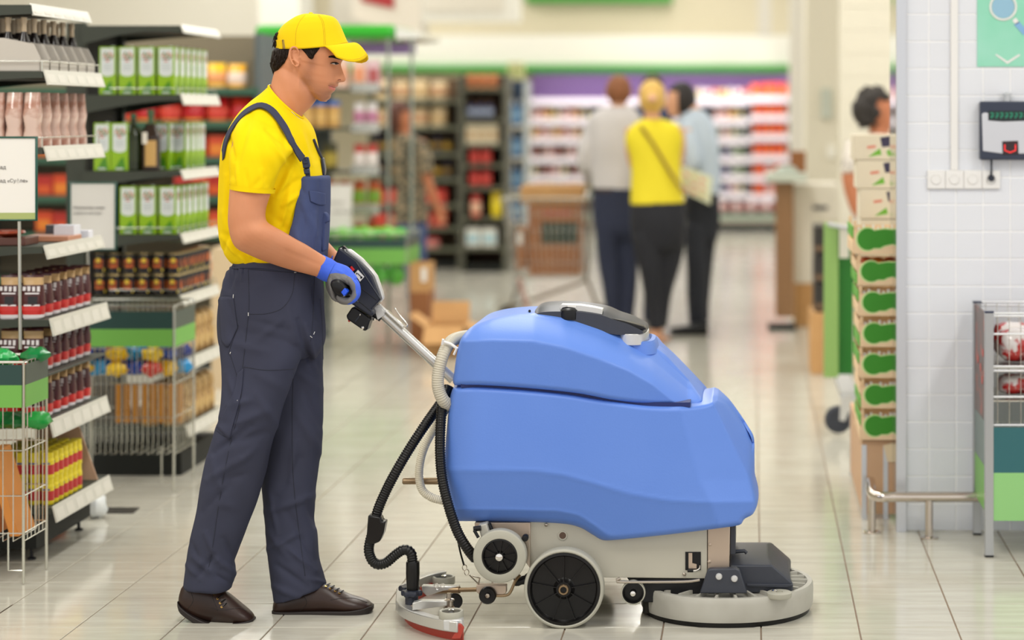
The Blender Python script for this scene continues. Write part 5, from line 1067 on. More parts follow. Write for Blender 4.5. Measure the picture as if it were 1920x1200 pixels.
# ---- oil tin: green with a white label whose foot is rounded
def tin_proto():
    w, d, h = 0.072, 0.072, 0.205
    e = MB(); e.box(-w/2, w/2, -d/2, d/2, 0, h, 0)
    for s, ax in ((-1, 0), (1, 0), (-1, 1), (1, 1)):
        def pt(a, z, off=0.0008): return (a, s*(d/2+off), z) if ax == 0 else (s*(w/2+off), a, z)
        hw = 0.029; loop = [(-hw, h*0.97), (hw, h*0.97), (hw, h*0.46)]+[(hw*math.cos(t), h*0.46-0.016*math.sin(t)) for t in np.linspace(0, math.pi, 9)[1:-1]]+[(-hw, h*0.46)]
        e.add([pt(a, z) for a, z in loop], [tuple(range(len(loop)))], 1)
        for k in range(7): a = -0.018+0.006*k; z = h*(0.78+0.05*math.sin(k*2.1)); e.add([pt(a, z, .0014), pt(a+.007, z, .0014), pt(a+.007, z+.014, .0014), pt(a, z+.014, .0014)], [(0, 1, 2, 3)], 2 if k % 2 else 3)
        e.add([pt(-.020, h*.735, .0014), pt(.020, h*.735, .0014), pt(.020, h*.755, .0014), pt(-.020, h*.755, .0014)], [(0, 1, 2, 3)], 4)
        e.add([pt(-.007, h*.69, .0014), pt(.007, h*.69, .0014), pt(.007, h*.715, .0014), pt(-.007, h*.715, .0014)], [(0, 1, 2, 3)], 5)
        for zz in (.62, .57, .52): e.add([pt(-.018, h*zz, .0014), pt(.018, h*zz, .0014), pt(.018, h*zz+.0025, .0014), pt(-.018, h*zz+.0025, .0014)], [(0, 1, 2, 3)], 6)
        e.add([pt(-.024, h*.02, .0014), pt(.0, h*.22, .0014), pt(.016, h*.30, .0014), pt(.026, h*.02, .0014)], [(0, 1, 2, 3)], 7)
        e.add([pt(-.016, h*.03, .0018), pt(.016, h*.03, .0018), pt(.016, h*.06, .0018), pt(-.016, h*.06, .0018)], [(0, 1, 2, 3)], 1)
    e.lathe((0.012, 0, h), (0, 0, 1), [(0.010, 0), (0.010, 0.004), (0.001, 0.005)], 12, 1)
    return e.build('oil_tin', [C(140, 182, 18, .3), C(214, 220, 218, .35), C(92, 120, 40), C(190, 110, 50), C(70, 90, 60), C(205, 60, 50), C(170, 180, 185), C(72, 136, 22)], smooth=0, bevel=0.0015, seg=1)
# ---------------------------------------------------------------- shelving with an end bracket and a price rail
def shelf_unit(name, label, Y1, Y2, Xb, Xf, levels, up, base=None, group=None):
    """levels: (label row py at near front corner, bracket drop m, rail height m, rail tilt) ; up: (px0,px1,ytop) uprights"""
    t = thing(name, label, 'shelf', ((Xb+Xf)/2, (Y1+Y2)/2, 0), group)
    for x0, x1, ztop in up:
        e = MB(); e.box(x0, x1, Y1+0.01, Y1+0.05, 0, ztop); e.build('upright', m_shelf, t, smooth=0, bevel=.002)
        e = MB(); e.box(x0, x1, Y2-0.05, Y2-0.01, 0, ztop); e.build('upright', m_shelf, t, smooth=0, bevel=.002)
    e = MB(); e.box(Xb-0.03, Xb-0.012, Y1+0.05, Y2-0.05, 0.08, max(u[2] for u in up)-0.02); e.build('back_panel', m_shelfd, t, smooth=0)
    for z, drop, rh, xf in levels:
        th_ = 0.022 if rh > 0 else 0.008; e = MB(); e.box(Xb, xf, Y1, Y2, z-th_, z); S = e.build('shelf', m_shelf, t, smooth=0, bevel=.001, seg=1)
        for yy in (Y1-0.003, Y2):
            q = []
            L = xf-Xb
            for k in range(9): s = k/8; q.append((Xb+L*s, yy, z-th_-drop*(1-s)**1.6))
            e = MB(); e.prism([(Xb, yy, z)]+q+[(xf, yy, z)], (0, 0.003, 0)); e.build('bracket', m_shelf, S, smooth=0)
        if rh > 0:
            e = MB(); e.prism([(xf, Y1-.002, z+.004), (xf+0.004, Y1-.002, z+.006), (xf+0.020, Y1-.002, z-rh), (xf+0.014, Y1-.002, z-rh-.002)], (0, Y2-Y1+.004, 0)); R_ = e.build('price_rail', m_rail, S, smooth=0)
            n = 6
            for k in range(n):
                y0 = Y1+(Y2-Y1)*(k+0.15)/n; y1_ = y0+(Y2-Y1)/n*0.7
                e = MB(); e.hexa([(xf+0.0085, y0, z-0.008), (xf+0.0085, y1_, z-0.008), (xf+0.0185, y1_, z-rh+.008), (xf+0.0185, y0, z-rh+.008)], [(xf+0.0065, y0, z-0.008), (xf+0.0065, y1_, z-0.008), (xf+0.0165, y1_, z-rh+.008), (xf+0.0165, y0, z-rh+.008)])
                e.build('price_tag', mat('tag_paper', (216, 213, 202), .5), S, smooth=0)
    return t
def wire_guard(t, xf, Y1, Y2, z, h=0.035, name='guard_wire'):
    e = MB(); e.tube([(xf-.3, Y1+.002, z+h), (xf-.004, Y1+.002, z+h), (xf-.004, Y2-.002, z+h)], 0.0022, 6)
    e.tube([(xf-.004, Y1+.002, z), (xf-.004, Y1+.002, z+h)], 0.002, 6); e.tube([(xf-.004, Y2-.002, z), (xf-.004, Y2-.002, z+h)], 0.002, 6)
    return tag(e.build(name, m_wire, t, smooth=60), kind='stuff')
Xf = -2.44
# ======== stand 1 (nearest, at the left edge)
Y1, Y2 = 7.1, 7.72
z1 = lambda py: PZ(py, Y1)
U1 = shelf_unit('shelf_stand', 'grey shelf stand at the left edge carrying coffee pouches', Y1, Y2, -2.86, Xf,
    [(z1(9), 0.0, 0.035, Xf-0.05), (z1(134), 0.03, 0.045, Xf), (z1(277), 0.03, 0.045, Xf), (z1(463), 0.05, 0.042, Xf), (z1(600), 0.03, 0.055, Xf+.02), (z1(701), 0.0, 0.0, Xf+.02), (z1(790), 0.02, 0.055, Xf+.02), (z1(952), 0.0, 0.05, Xf+.03)],
    [(-2.92, -2.86, z1(8))])
e = MB(); e.prism([(-2.9, Y1-.004, z1(9)), (-2.48, Y1-.004, z1(9)), (-2.475, Y1-.004, z1(26)), (-2.6, Y1-.004, z1(29)), (-2.9, Y1-.004, z1(30))], (0, .004, 0)); e.build('bracket', m_shelf, U1, smooth=0)
e = MB(); e.box(-2.86, Xf-.03, Y1+.02, Y2-.02, 0.045, z1(952)-.02); e.build('base_plinth', m_shelfd, U1, smooth=0)
for x, y in ((-2.50, Y1+.06), (-2.50, Y2-.06), (-2.8, Y1+.06)):
    e = MB(); e.lathe((x, y, 0), (0, 0, 1), [(0.016, 0), (0.015, .006), (.006, .01), (.006, .05)], 12); e.build('foot', m_blk, U1)
for py in (134, 277): wire_guard(U1, Xf, Y1, Y2, z1(py))
# grey trays with dark bottles (top), boxes, clear packs
zt_ = z1(134)
tr_ = MB(); tr_.prism([(-.205, 0, 0), (.195, 0, 0), (.195, 0, .045), (.17, 0, .095), (.07, 0, .115), (-.205, 0, .118)], (0, .003, 0)); tr_.prism([(-.205, .085, 0), (.195, .085, 0), (.195, .085, .045), (.17, .085, .095), (.07, .085, .115), (-.205, .085, .118)], (0, .003, 0)); tr_.box(-.205, .195, 0, .088, 0, .003); tr_.box(.191, .195, 0, .088, 0, .04)
tp_ = tr_.build('display_tray', mat('tray_grey', (196, 190, 180), 0.6), smooth=0)
place(tp_, [(-2.648, Y1+.012+.1*k, zt_+.001) for k in range(6)], ['pale grey slanted display tray, %s from the near end, upper shelf of near stand' % ORD[k] for k in range(6)], 'tray', 'display trays on the near stand')
bt = p_round('dark_bottle', .021, [(1, 0, 1, .10, 0), (1, .10, .45, .135, 0), (.45, .135, .4, .165, 1), (.5, .165, .5, .185, 1)], [C(30, 24, 24, .15), C(190, 170, 140, .3)])
L_ = [(-2.80+.055*i, Y1+.055+.1*j, zt_+.004) for j in range(6) for i in range(6)]
place(bt, L_, ['dark bottle standing %s from the left in %s tray of the near stand' % (ORD[i], ORD[j]) for j in range(6) for i in range(6)], 'bottle', 'dark bottles in the display trays')
zt_ = z1(277)
gb = p_box('gift_box', .062, .045, .185, [C(38, 20, 16), C(206, 158, 70), C(96, 56, 44), C(210, 150, 40)], [(0, 1, .92, 1), (0.0, 1.0, .42, 2), (.18, .24, .12, 3)])
place(gb, [(-2.825+.066*i, Y1+.035+.1*j, zt_+.001) for j in range(2) for i in range(3)], ['gold and brown gift box, %s from left, %s row, near stand' % (ORD[i], ['front', 'back'][j]) for j in range(2) for i in range(3)], 'box', 'gold gift boxes on the near stand')
cp = MB()
for t in [0]:
    rings = []
    for z, k, ty in ((0, 1, 1), (.03, 1.0, .8), (.07, .82, .55), (.11, .98, .9), (.14, .9, .6), (.19, .86, .12)):
        rings.append([(.031*k*math.copysign(abs(math.cos(a))**.5, math.cos(a)), .035*ty*math.copysign(abs(math.sin(a))**.6, math.sin(a)), z) for a in [2*math.pi*j/16 for j in range(16)]])
    cp.loft(rings)
cpo = cp.build('clear_pack', mat('pinkish_film', (214, 186, 172), 0.12, var=(16, (170, 118, 98), .45, .62)), smooth=60)
place(cpo, [(-2.615+.062*i, Y1+.046+.095*j, zt_+.001) for j in range(6) for i in range(3)], ['pinkish clear wrapped pack, %s from left, %s row deep, near stand' % (ORD[i], ORD[j]) for j in range(6) for i in range(3)], 'pack', 'clear wrapped packs on the near stand')
zt_ = z1(463)
for k, (x, y, w_, d_, h_, m1, nm, lb, ct) in enumerate([(-2.60, Y1+.12, .16, .14, .028, C(92, 52, 40), 'chocolate_box', 'low brown chocolate box lying open beside the green framed notice', 'box'), (-2.53, Y1+.35, .17, .15, .02, C(200, 140, 110), 'flat_box', 'flat pinkish box lying on the shelf behind the chocolate box', 'box'), (-2.49, Y1+.40, .075, .07, .055, C(230, 232, 240), 'white_carton', 'small white carton on the shelf above the coffee pouches', 'carton'), (-2.47, Y1+.50, .07, .05, .03, C(236, 236, 244), 'white_carton', 'lower white carton at the far end above the coffee pouches', 'carton'), (-2.57, Y1+.5, .05, .05, .05, C(110, 110, 116), 'grey_carton', 'grey carton beside the small white cartons', 'carton')]):
    e = MB(); e.box(x-w_/2, x+w_/2, y-d_/2, y+d_/2, zt_+.001, zt_+h_); single(e, nm, m1, lb, ct, (x, y, zt_), bevel=.002)
e = MB(); e.lathe((-2.62, Y1+.12, zt_+.030), (0, 0, 1), [(.05, 0), (.075, .012), (.07, .02), (.06, .016), (.02, .014), (.001, .014)], 20); single(e, 'snack_bowl', C(150, 60, 30), 'round dark bowl of orange snacks on the chocolate box', 'bowl', (-2.62, Y1+.12, zt_+.03))
for k in range(5):
    x = -2.83+.05*k; e = MB(); e.ball((x, Y1+.08, zt_+.03), .03, 10, sc=(1, 1, .95)); single(e, 'wrapped_chocolate', C(86+8*k, 50, 40), 'brown wrapped chocolate, %s from left edge, under the green framed notice' % ORD[k], 'chocolate', (x, Y1+.08, zt_), 'wrapped chocolates')
# coffee pouches: three levels
def pouch(nm, seed, mir=1):
    w, d, h = .076, .055, .150; o = p_bag(nm, w, d, h, [C(74, 24, 26, .3), C(196, 160, 110, .3), C(206, 44, 40, .3), C(228, 222, 224, .3), C(20, 14, 16, .2)], [(0, .08, 3), (.08, .30, 2), (.83, .97, 1)], seed=seed)
    return o
def pouch_print(o):
    me = o.data; bm = bmesh.new(); bm.from_mesh(me)
    def quad(x0, x1, z0, z1, mi, sd):
        y = (-.0285 if z0 < .09 else -.026)*sd; vs = [bm.verts.new(p) for p in ((x0, y, z0), (x1, y, z0), (x1, y*0.96, z1), (x0, y*0.96, z1))]; f = bm.faces.new(vs); f.material_index = mi
    for sd in (1, -1):
        for k in range(4): quad(-.030+.016*k, -.020+.016*k, .098-.001*k, .112+.001*(k % 2), 3, sd)
        quad(-.022, .026, .086, .091, 3, sd); quad(-.012, .020, .052, .078, 4, sd); quad(-.026, .028, .045, .050, 3, sd)
    bm2 = bm; bm.to_mesh(me); bm.free()
pr = pouch('coffee_pouch', 3); pouch_print(pr)
L_, LB_ = [], []
cnt = 0
for row, (py, ncol, xs0) in enumerate([(600, 5, -2.80), (701, 5, -2.80), (790, 5, -2.80)]):
    for j in range(7):
        for i in range(ncol):
            x = xs0+.078*i+(.0 if row else 0); y = Y1+.045+.082*j
            if j > 0 and i < ncol-2: continue
            L_.append((x, y, z1(py)+.001)); LB_.append('dark red coffee pouch, %s from left, %s row back, %s coffee shelf' % (ORD[i], ORD[j], ['upper', 'middle', 'lower'][row]))
place(pr, L_, LB_, 'coffee pouch', 'coffee pouches on the near stand', 0.0, 0.12)
# bottom shelf: yellow bottles in two layers and a tilted card
zt_ = z1(952)
yj = p_round('yellow_jar', .021, [(.95, 0, 1, .004, 0), (1, .004, 1, .062, 0), (1, .062, .86, .072, 0), (.9, .072, .9, .09, 0)], [C(226, 206, 38, .3), C(190, 50, 50), C(70, 70, 150)], patches=[(-150, -30, .015, .048, 1.01, 1), (-150, -30, .050, .056, 1.01, 2), (-60, 40, .015, .048, 1.012, 1)])
L_ = [(-2.62+.044*i, Y1+.06+.05*j, zt_+.001+.0905*k) for k in range(2) for j in range(7) for i in range(5)]
place(yj, L_, ['yellow jar with red label, %s from left, %s deep, %s layer, bottom shelf' % (ORD[i], ORD[j], ['lower', 'upper'][k]) for k in range(2) for j in range(7) for i in range(5)], 'jar', 'yellow jars on the bottom shelf', -.35)
e = MB(); e.hexa([(-2.42, Y1+.02, zt_+.002), (-2.47, Y1+.02, zt_+.20), (-2.47, Y2-.02, zt_+.20), (-2.42, Y2-.02, zt_+.002)], [(-2.424, Y1+.02, zt_+.002), (-2.474, Y1+.02, zt_+.20), (-2.474, Y2-.02, zt_+.20), (-2.424, Y2-.02, zt_+.002)]) if False else e.hexa([(-2.42, Y2-.09, zt_+.002), (-2.50, Y2-.09, zt_+.23), (-2.66, Y2-.07, zt_+.23), (-2.66, Y2-.07, zt_+.002)], [(-2.42, Y2-.085, zt_+.002), (-2.50, Y2-.085, zt_+.23), (-2.66, Y2-.065, zt_+.23), (-2.66, Y2-.065, zt_+.002)])
single(e, 'display_card', C(214, 176, 150, .6), 'pinkish card standing behind the yellow jars', 'card', (-2.5, Y2-.08, zt_))
# framed notices
def notice(px0, px1, py0, py1, Y, m_fr, label, lines, pole=None, foot=None, hook=None):
    a, b = P(px0, py0, Y), P(px1, py1, Y); t = thing('notice_frame', label, 'sign', ((a.x+b.x)/2, Y, b.z)); r = .009
    e = MB(); e.box(a.x+r*.5, b.x-r*.5, Y, Y+.004, b.z+r*.5, a.z-r*.5); e.build('paper_sheet', m_paper, t, smooth=0)
    e = MB(); e.tube([(a.x+r/2, Y, a.z-r/2), (b.x-r/2, Y, a.z-r/2), (b.x-r/2, Y, b.z+r/2), (a.x+r/2, Y, b.z+r/2)], r*.62, 8, closed=True); e.build('frame', m_fr, t, smooth=50)
    for txt, px, py, hpx, cc in lines:
        cu = bpy.data.curves.new('lettering', 'FONT'); cu.body = txt; cu.size = hpx*Y/F; cu.extrude = 0.0003; cu.resolution_u = 2
        o = bpy.data.objects.new('lettering', cu); COL.objects.link(o); o.parent = t; q = P(px, py, Y-.0012); o.location = q-Vector(t['_o']); o.rotation_euler = (math.pi/2, 0, 0); cu.materials.append(C(*cc))
        dg = bpy.context.evaluated_depsgraph_get(); me = bpy.data.meshes.new_from_object(o.evaluated_get(dg)); n = bpy.data.objects.new('lettering', me); COL.objects.link(n); n.parent = t; n.location = o.location.copy(); n.rotation_euler = (math.pi/2, 0, 0); bpy.data.objects.remove(o)
    if pole:
        e = MB(); e.tube([P(pole[0], pole[1], Y+.005), P(pole[0]+2, pole[2], Y+.005)], .0055, 10); e.build('pole', m_railm, t)
    if hook:
        e = MB(); e.tube([P(*h, Y+.005) for h in hook], .004, 8); e.build('hook', m_railm, t)
    return t
m_fg = mat('green_frame', (20, 82, 70), 0.35)
N1 = notice(-48, 71, 255, 415, 6.86, m_fg, 'green framed white notice on a pole at the left edge', [('Мармелад', -40, 317, 10, (120, 116, 112)), ('печенье', -20, 317, 9, (120, 116, 112)) if False else ('конфеты', -40, 331, 9.5, (120, 116, 112)), ('мармелад «Суфле', -36, 331, 9, (120, 116, 112)) if False else ('шоколад «Суфле»', -30, 338 + 4, 9.5, (120, 116, 112))], pole=(36, 415, 655))
e = MB(); e.pprism([(-42, 399), (66, 399), (67, 412), (-42, 412)], 6.857, .002); e.build('footer_strip', C(168, 180, 110), N1, smooth=0)
notice(129, 219, 341, 470, 8.42, m_fg, 'green framed white notice beside the oil tins', [('Мармелад мини', 137, 392, 7.5, (118, 116, 112)), ('сорта в ассорт.', 137, 402, 7.5, (118, 116, 112))], hook=[(164, 470), (165, 488), (166, 574)])
# ---- wire bins with two-tone panels
def wire_bin(name, label, x0, x1, y0, y1, zt, zb, panels, nx, ny, mids=(), group=None, feet=True):
    t = thing(name, label, 'wire bin', ((x0+x1)/2, (y0+y1)/2, 0), group); r = .0032
    for y in (y0, y1):
        e = MB()
        for k in range(nx+1): x = x0+(x1-x0)*k/nx; e.bar((x, y, zb), (x, y, zt), .0018, 5)
        for z in mids: e.bar((x0, y, z), (x1, y, z), .0024, 5)
        tag(e.build('wire_side', m_wire, t, smooth=60), kind='stuff')
    for x in (x0, x1):
        e = MB()
        for k in range(ny+1): y = y0+(y1-y0)*k/ny; e.bar((x, y, zb), (x, y, zt), .0018, 5)
        for z in mids: e.bar((x, y0, z), (x, y1, z), .0024, 5)
        tag(e.build('wire_side', m_wire, t, smooth=60), kind='stuff')
    e = MB()
    for k in range(13): x = x0+(x1-x0)*k/12; e.bar((x, y0, zb), (x, y1, zb), .0018, 5)
    tag(e.build('wire_floor', m_wire, t, smooth=60), kind='stuff')
    e = MB(); e.tube([(x0, y0, zt), (x1, y0, zt), (x1, y1, zt), (x0, y1, zt)], .005, 8, closed=True); e.build('rim', m_wire, t)
    for x, y in ((x0, y0), (x1, y0), (x1, y1), (x0, y1)):
        e = MB(); e.tube([(x, y, 0.004), (x, y, zt)], .005, 8); e.build('leg', m_wire, t)
    if feet:
        for x in (x0, x1):
            e = MB(); d = -.05 if x == x1 else .05; e.tube([(x+d, y0, zb+.03), (x+d, y0, .045), (x, y0, .045)], .003, 6); e.build('foot_loop', m_wire, t)
    for z0, z1_, mf, ms in panels:
        e = MB(); e.box(x0, x1-.004, y0-.006, y0-.003, z0, z1_); e.build('front_board', mf, t, smooth=0)
        e = MB(); e.box(x1+.003, x1+.006, y0+.004, y1, z0, z1_); e.build('side_board', ms, t, smooth=0)
    return t
ya = 6.78; za = lambda py: PZ(py, ya)
BA = wire_bin('wire_bin', 'wire promotion bin at the left edge with crumpled green bags', -2.80, PX(44, ya), ya, ya+.22, za(679), za(1015), [(za(722), za(684), m_bdk, m_bgd), (za(764), za(722), m_bgr, m_bgr)], 12, 6, (za(845), za(930), za(1000)))
yb = 8.42; zb_ = lambda py: PZ(py, yb)
BB_ = wire_bin('wire_bin', 'wire promotion bin with colourful bags beside the black cans', PX(128, yb), PX(326, yb), yb, yb+.30, zb_(574), zb_(852), [(zb_(617), zb_(584), m_bdk, m_bgd), (zb_(650), zb_(617), m_bgr, m_bgr)], 20, 8, (zb_(654), zb_(720), zb_(783)))
def crumple(nm, label, cat, x, y, z, r, col, sc=(1, 1, .6), seed=0, group=None, m=None):
    rnd = random.Random(seed); e = MB(); e.ball((0, 0, 0), r, 14, sc=sc); vs = []
    for v in e.v:
        p = Vector(v); k = 1+0.35*noise.noise(p*(2.2/r)+Vector((seed, seed*.7, 3)))+0.18*noise.noise(p*(6/r)+Vector((seed, 0, 1))); vs.append((x+p.x*k, y+p.y*k, z+p.z*k))
    e.v = vs; return single(e, nm, m or C(*col), label, cat, (x, y, z-r*sc[2]), group, smooth=35)
WH = ['leftmost', 'second from left', 'third from left', 'fourth from left', 'fifth from left', 'rightmost', 'far right']
for k in range(6): crumple('green_bag', 'crumpled bright green bag on top of the near bin, %s' % WH[k], 'bag', -2.76+.07*k, ya+.06+.1*(k % 2), za(683)+.012, .046, [(24, 150, 78), (34, 170, 84), (20, 130, 66)][k % 3]+(.25,), seed=k+1, group='green bags on the near bin')
for k in range(6): crumple('green_bag', 'dark green bag inside the near bin below the panel, %s' % WH[k], 'bag', -2.75+.072*k, ya+.11, za(790)-.012, .050, [(18, 110, 50), (30, 150, 60)][k % 2]+(.25,), seed=k+11, group='green bags inside the near bin')
for k in range(4):
    e = MB(); x = -2.76+.085*k; z = za(1012)+.004
    e.hexa([(x+.055, ya+.03, z), (x+.085, ya+.03, z), (x+.0, ya+.03, za(850)), (x-.03, ya+.03, za(850))], [(x+.055, ya+.19, z), (x+.085, ya+.19, z), (x+.0, ya+.19, za(850)), (x-.03, ya+.19, za(850))])
    single(e, 'wooden_box', C(206, 132, 56, .6), 'thin tan box leaning in the near wire bin, %s' % WH[k], 'box', (x, ya+.1, z), 'tan boxes in the near wire bin', bevel=.002)
k = 0
for i in range(9):
    for j in range(2):
        c_ = [(28, 70, 170), (20, 120, 200), (232, 186, 30), (24, 40, 110), (240, 200, 40), (40, 150, 214), (200, 60, 50)][(i*3+j*2) % 7]
        zz = zb_(700)+(.03 if j else .09)-.02; crumple('snack_bag', '%s bag in the wire bin by the cans, %s from left, %s' % ({28: 'blue', 20: 'sky blue', 232: 'yellow', 24: 'navy', 240: 'yellow', 40: 'light blue', 200: 'red'}[c_[0]], ORD[i], ['upper layer', 'lower layer'][j]), 'snack bag', PX(142, yb)+.048*i, yb+.08+.05*(i % 3), zz, .043, c_+(.25,), (1, .8, .75), seed=40+i*2+j, group='snack bags in the wire bin'); k += 1
for i in range(8):
    x = PX(205, yb)+.036*i; e = MB(); e.loft([[(x+.014*math.cos(a), yb+.12+.014*math.sin(a), z) for a in [2*math.pi*q/10 for q in range(10)]] for z in (zb_(800), zb_(726))]); single(e, 'amber_bottle', C(180, 120, 34, .2), 'amber bottle low in the wire bin by the cans, %s from left' % ORD[i], 'bottle', (x, yb+.12, zb_(800)), 'amber bottles in the wire bin')
# ======== stand 2 with the oil tins
Y1, Y2 = 8.8, 9.4
z2 = lambda py: PZ(py, Y1)
U2 = shelf_unit('shelf_stand', 'grey shelf stand with green oil tins and black cans', Y1, Y2, -2.86, Xf,
    [(z2(48), 0.03, 0.030, Xf), (z2(178), 0.06, 0.042, Xf), (z2(321), 0.06, 0.036, Xf), (z2(440), 0.06, 0.038, Xf), (z2(556), 0.02, 0.040, Xf), (z2(675), 0.02, 0.045, Xf+.02), (z2(800), 0.02, 0.045, Xf+.02)],
    [(-2.93, -2.85, z2(42))])
for py in (178, 440, 556): wire_guard(U2, Xf, Y1, Y2, z2(py), .028)
for py in (62,):
    e = MB(); e.prism([(-2.86, Y1-.006, z2(49)), (Xf, Y1-.006, z2(48)), (Xf+.005, Y1-.006, z2(61)), (-2.60, Y1-.006, z2(60)), (-2.7, Y1-.006, z2(66)), (-2.86, Y1-.006, z2(84))], (0, .004, 0)); e.build('bracket', m_shelf, U2, smooth=0)
e = MB(); e.box(-2.86, Xf+.0, Y1+.02, Y2-.02, 0.0, .10); e.build('base_plinth', m_shelfd, U2, smooth=0)
tin = tin_proto(); L_, LB_ = [], []
def tins(py, xs, ndeep, nm):
    for j in range(ndeep):
        for i, x in enumerate(xs):
            if j and i < len(xs)-1: continue
            L_.append((x, Y1+.045+.092*j, z2(py)+.001)); LB_.append('green oil tin with white label, %s from left, %s row, %s shelf' % (ORD[i], ['front', 'second', 'third', 'fourth', 'fifth', 'last'][j], nm))
tins(178, [PX(q, Y1+.01) for q in (202, 238.5, 275, 311)], 6, 'top tin'); tins(321, [PX(q, Y1+.01) for q in (192, 224)], 1, 'middle tin'); tins(440, [PX(q, Y1+.01) for q in (240, 277, 314)], 6, 'lower tin')
for k, q in enumerate((306, 325)): L_.append((PX(q, Y1+.2), Y1+.2+.1*k, z2(321)+.001)); LB_.append('green oil tin standing right of the dark bottle, %s row' % ['front', 'back'][k])
for k in range(3): L_.append((PX(325, Y1+.2), Y1+.39+.08*k, z2(321)+.001)); LB_.append('green oil tin right of the dark bottle, %s of the hidden rows' % ORD[k])
place(tin, L_, LB_, 'oil tin', 'green oil tins', 0, 0.03)
ob = p_round('oil_bottle', .036, [(.95, 0, 1, .006, 0), (1, .006, 1, .155, 0), (1, .155, .32, .195, 0), (.32, .195, .30, .225, 1), (.36, .225, .36, .245, 2)], [C(34, 44, 14, .12), C(44, 54, 24, .2), C(52, 96, 64)], patches=[(-150, -30, .04, .13, 1.01, 1)])
place(ob, [(PX(249, Y1+.04), Y1+.05, z2(321)+.001)], ['dark green glass oil bottle between the oil tins'], 'bottle', None)
ob2 = p_round('brown_bottle', .040, [(.95, 0, 1, .006, 0), (1, .006, 1, .150, 0), (1, .150, .5, .20, 0), (.30, .20, .30, .235, 1), (.36, .235, .36, .262, 1)], [C(40, 22, 12, .12), C(70, 96, 60), C(196, 156, 90), C(232, 226, 214)], patches=[(-110, -40, .02, .13, 1.01, 2), (-135, -95, .115, .165, 1.03, 3)])
place(ob2, [(PX(281, Y1+.03), Y1+.045, z2(321)+.001)], ['dark brown bottle with hanging white tag among the oil tins'], 'bottle', None)
# black cans, two layers
can = p_round('black_can', .0305, [(.92, 0, 1, .004, 1), (1, .004, 1, .086, 0), (1, .086, .92, .090, 1), (.86, .090, .86, .091, 1)], [C(24, 22, 26, .25), C(186, 166, 116, .25, .8), C(200, 98, 34), C(226, 196, 60), C(110, 40, 24)], patches=[(-125, -55, .030, .064, 1.01, 2), (-105, -75, .050, .070, 1.015, 3), (-120, -60, .040, .052, 1.018, 4), (-52, -38, .014, .026, 1.015, 3), (-20, 50, .030, .064, 1.01, 2), (0, 30, .048, .060, 1.018, 4)])
L_, LB_ = [], []
for k in range(2):
    for j in range(8):
        for i in range(6):
            if j and i < 5: continue
            L_.append((-2.792+.0635*i, Y1+.04+.066*j, z2(556)+.001+.0915*k)); LB_.append('black can with orange print, %s from left, %s row, %s layer' % (ORD[i], ORD[j], ['lower', 'upper'][k]))
place(can, L_, LB_, 'can', 'black cans', 0, 0.25)
# straw coloured packs low on stand 2
m_straw = mat('straw_pack', (200, 166, 106), 0.6, var=(30, (150, 112, 62), .4, .6))
e = MB(); rings = [[(.045*k*math.copysign(abs(math.cos(a))**.6, math.cos(a)), .045*k*math.copysign(abs(math.sin(a))**.6, math.sin(a)), z) for a in [2*math.pi*j/14 for j in range(14)]] for z, k in ((0, .9), (.02, 1), (.08, 1.0), (.10, .8), (.12, .95), (.16, .8), (.175, .3))]; e.loft(rings); sp_ = e.build('straw_pack', m_straw, smooth=60)
L_, LB_ = [], []
for r_, py in enumerate((675, 800)):
    for j in range(6):
        for i in range(2): L_.append((Xf-.135+.092*i, Y1+.05+.1*j, (z2(py) if r_ < 2 else .10)+.001)); LB_.append('straw coloured pack, %s row back, %s column, %s low shelf behind worker' % (ORD[j], ['left', 'right'][i], ['upper', 'middle', 'bottom'][r_]))
place(sp_, L_, LB_, 'pack', 'straw coloured packs', 0, .1)
# floor things by the near stand
crumple('plastic_bag', 'crumpled white plastic bag on the floor under the near stand', 'plastic bag', PX(181, 7.9), 7.9, .045, .048, (232, 236, 236, .3), (.8, .8, .95), 77, m=mat('white_film', (232, 236, 236), .3))
e = MB(); e.prism([P(186, 953, YF(953))+Vector((0, 0, .001)), P(262, 953, YF(953))+Vector((0, 0, .001)), P(250, 963, YF(963))+Vector((0, 0, .001)), P(176, 963, YF(963))+Vector((0, 0, .001))], (0, 0, .003)); single(e, 'floor_plate', C(56, 54, 50, .4), 'dark flat metal plate lying on the floor tiles', 'floor plate', tuple(P(218, 958, YF(958))))
# ---------------------------------------------------------------- shelving seen face-on further back
def front_rack(name, label, px0, px1, Y, depth, levels, ytop, m_edge, m_side, back=None, edge_h=.035, rails=None, z0=0.0):
    """levels: rows py of the shelf tops; a rack facing the camera"""
    x0, x1 = PX(px0, Y), PX(px1, Y); zt = PZ(ytop, Y); t = thing(name, label, 'shelf', ((x0+x1)/2, Y+depth/2, 0))
    e = MB(); e.box(x0, x1, Y+depth-.02, Y+depth, z0, zt); e.build('back_panel', back or m_shelfd, t, smooth=0)
    for x in (x0, x1-.03): e = MB(); e.box(x, x+.03, Y+.01, Y+depth-.02, 0, zt); e.build('side_panel', m_side, t, smooth=0)
    for k, py in enumerate(levels):
        z = PZ(py, Y); e = MB(); e.box(x0+.03, x1-.03, Y+.012, Y+depth-.02, z-.02, z); S = e.build('shelf', m_shelf, t, smooth=0)
        e = MB(); e.box(x0, x1, Y-.004, Y+.008, z-edge_h, z+.004); e.build('shelf_edge', rails if rails else m_edge, S, smooth=0)
    e = MB(); e.box(x0+.01, x1-.01, Y+.05, Y+depth-.03, 0, .08); e.build('base_plinth', m_shelfd, t, smooth=0)
    return t
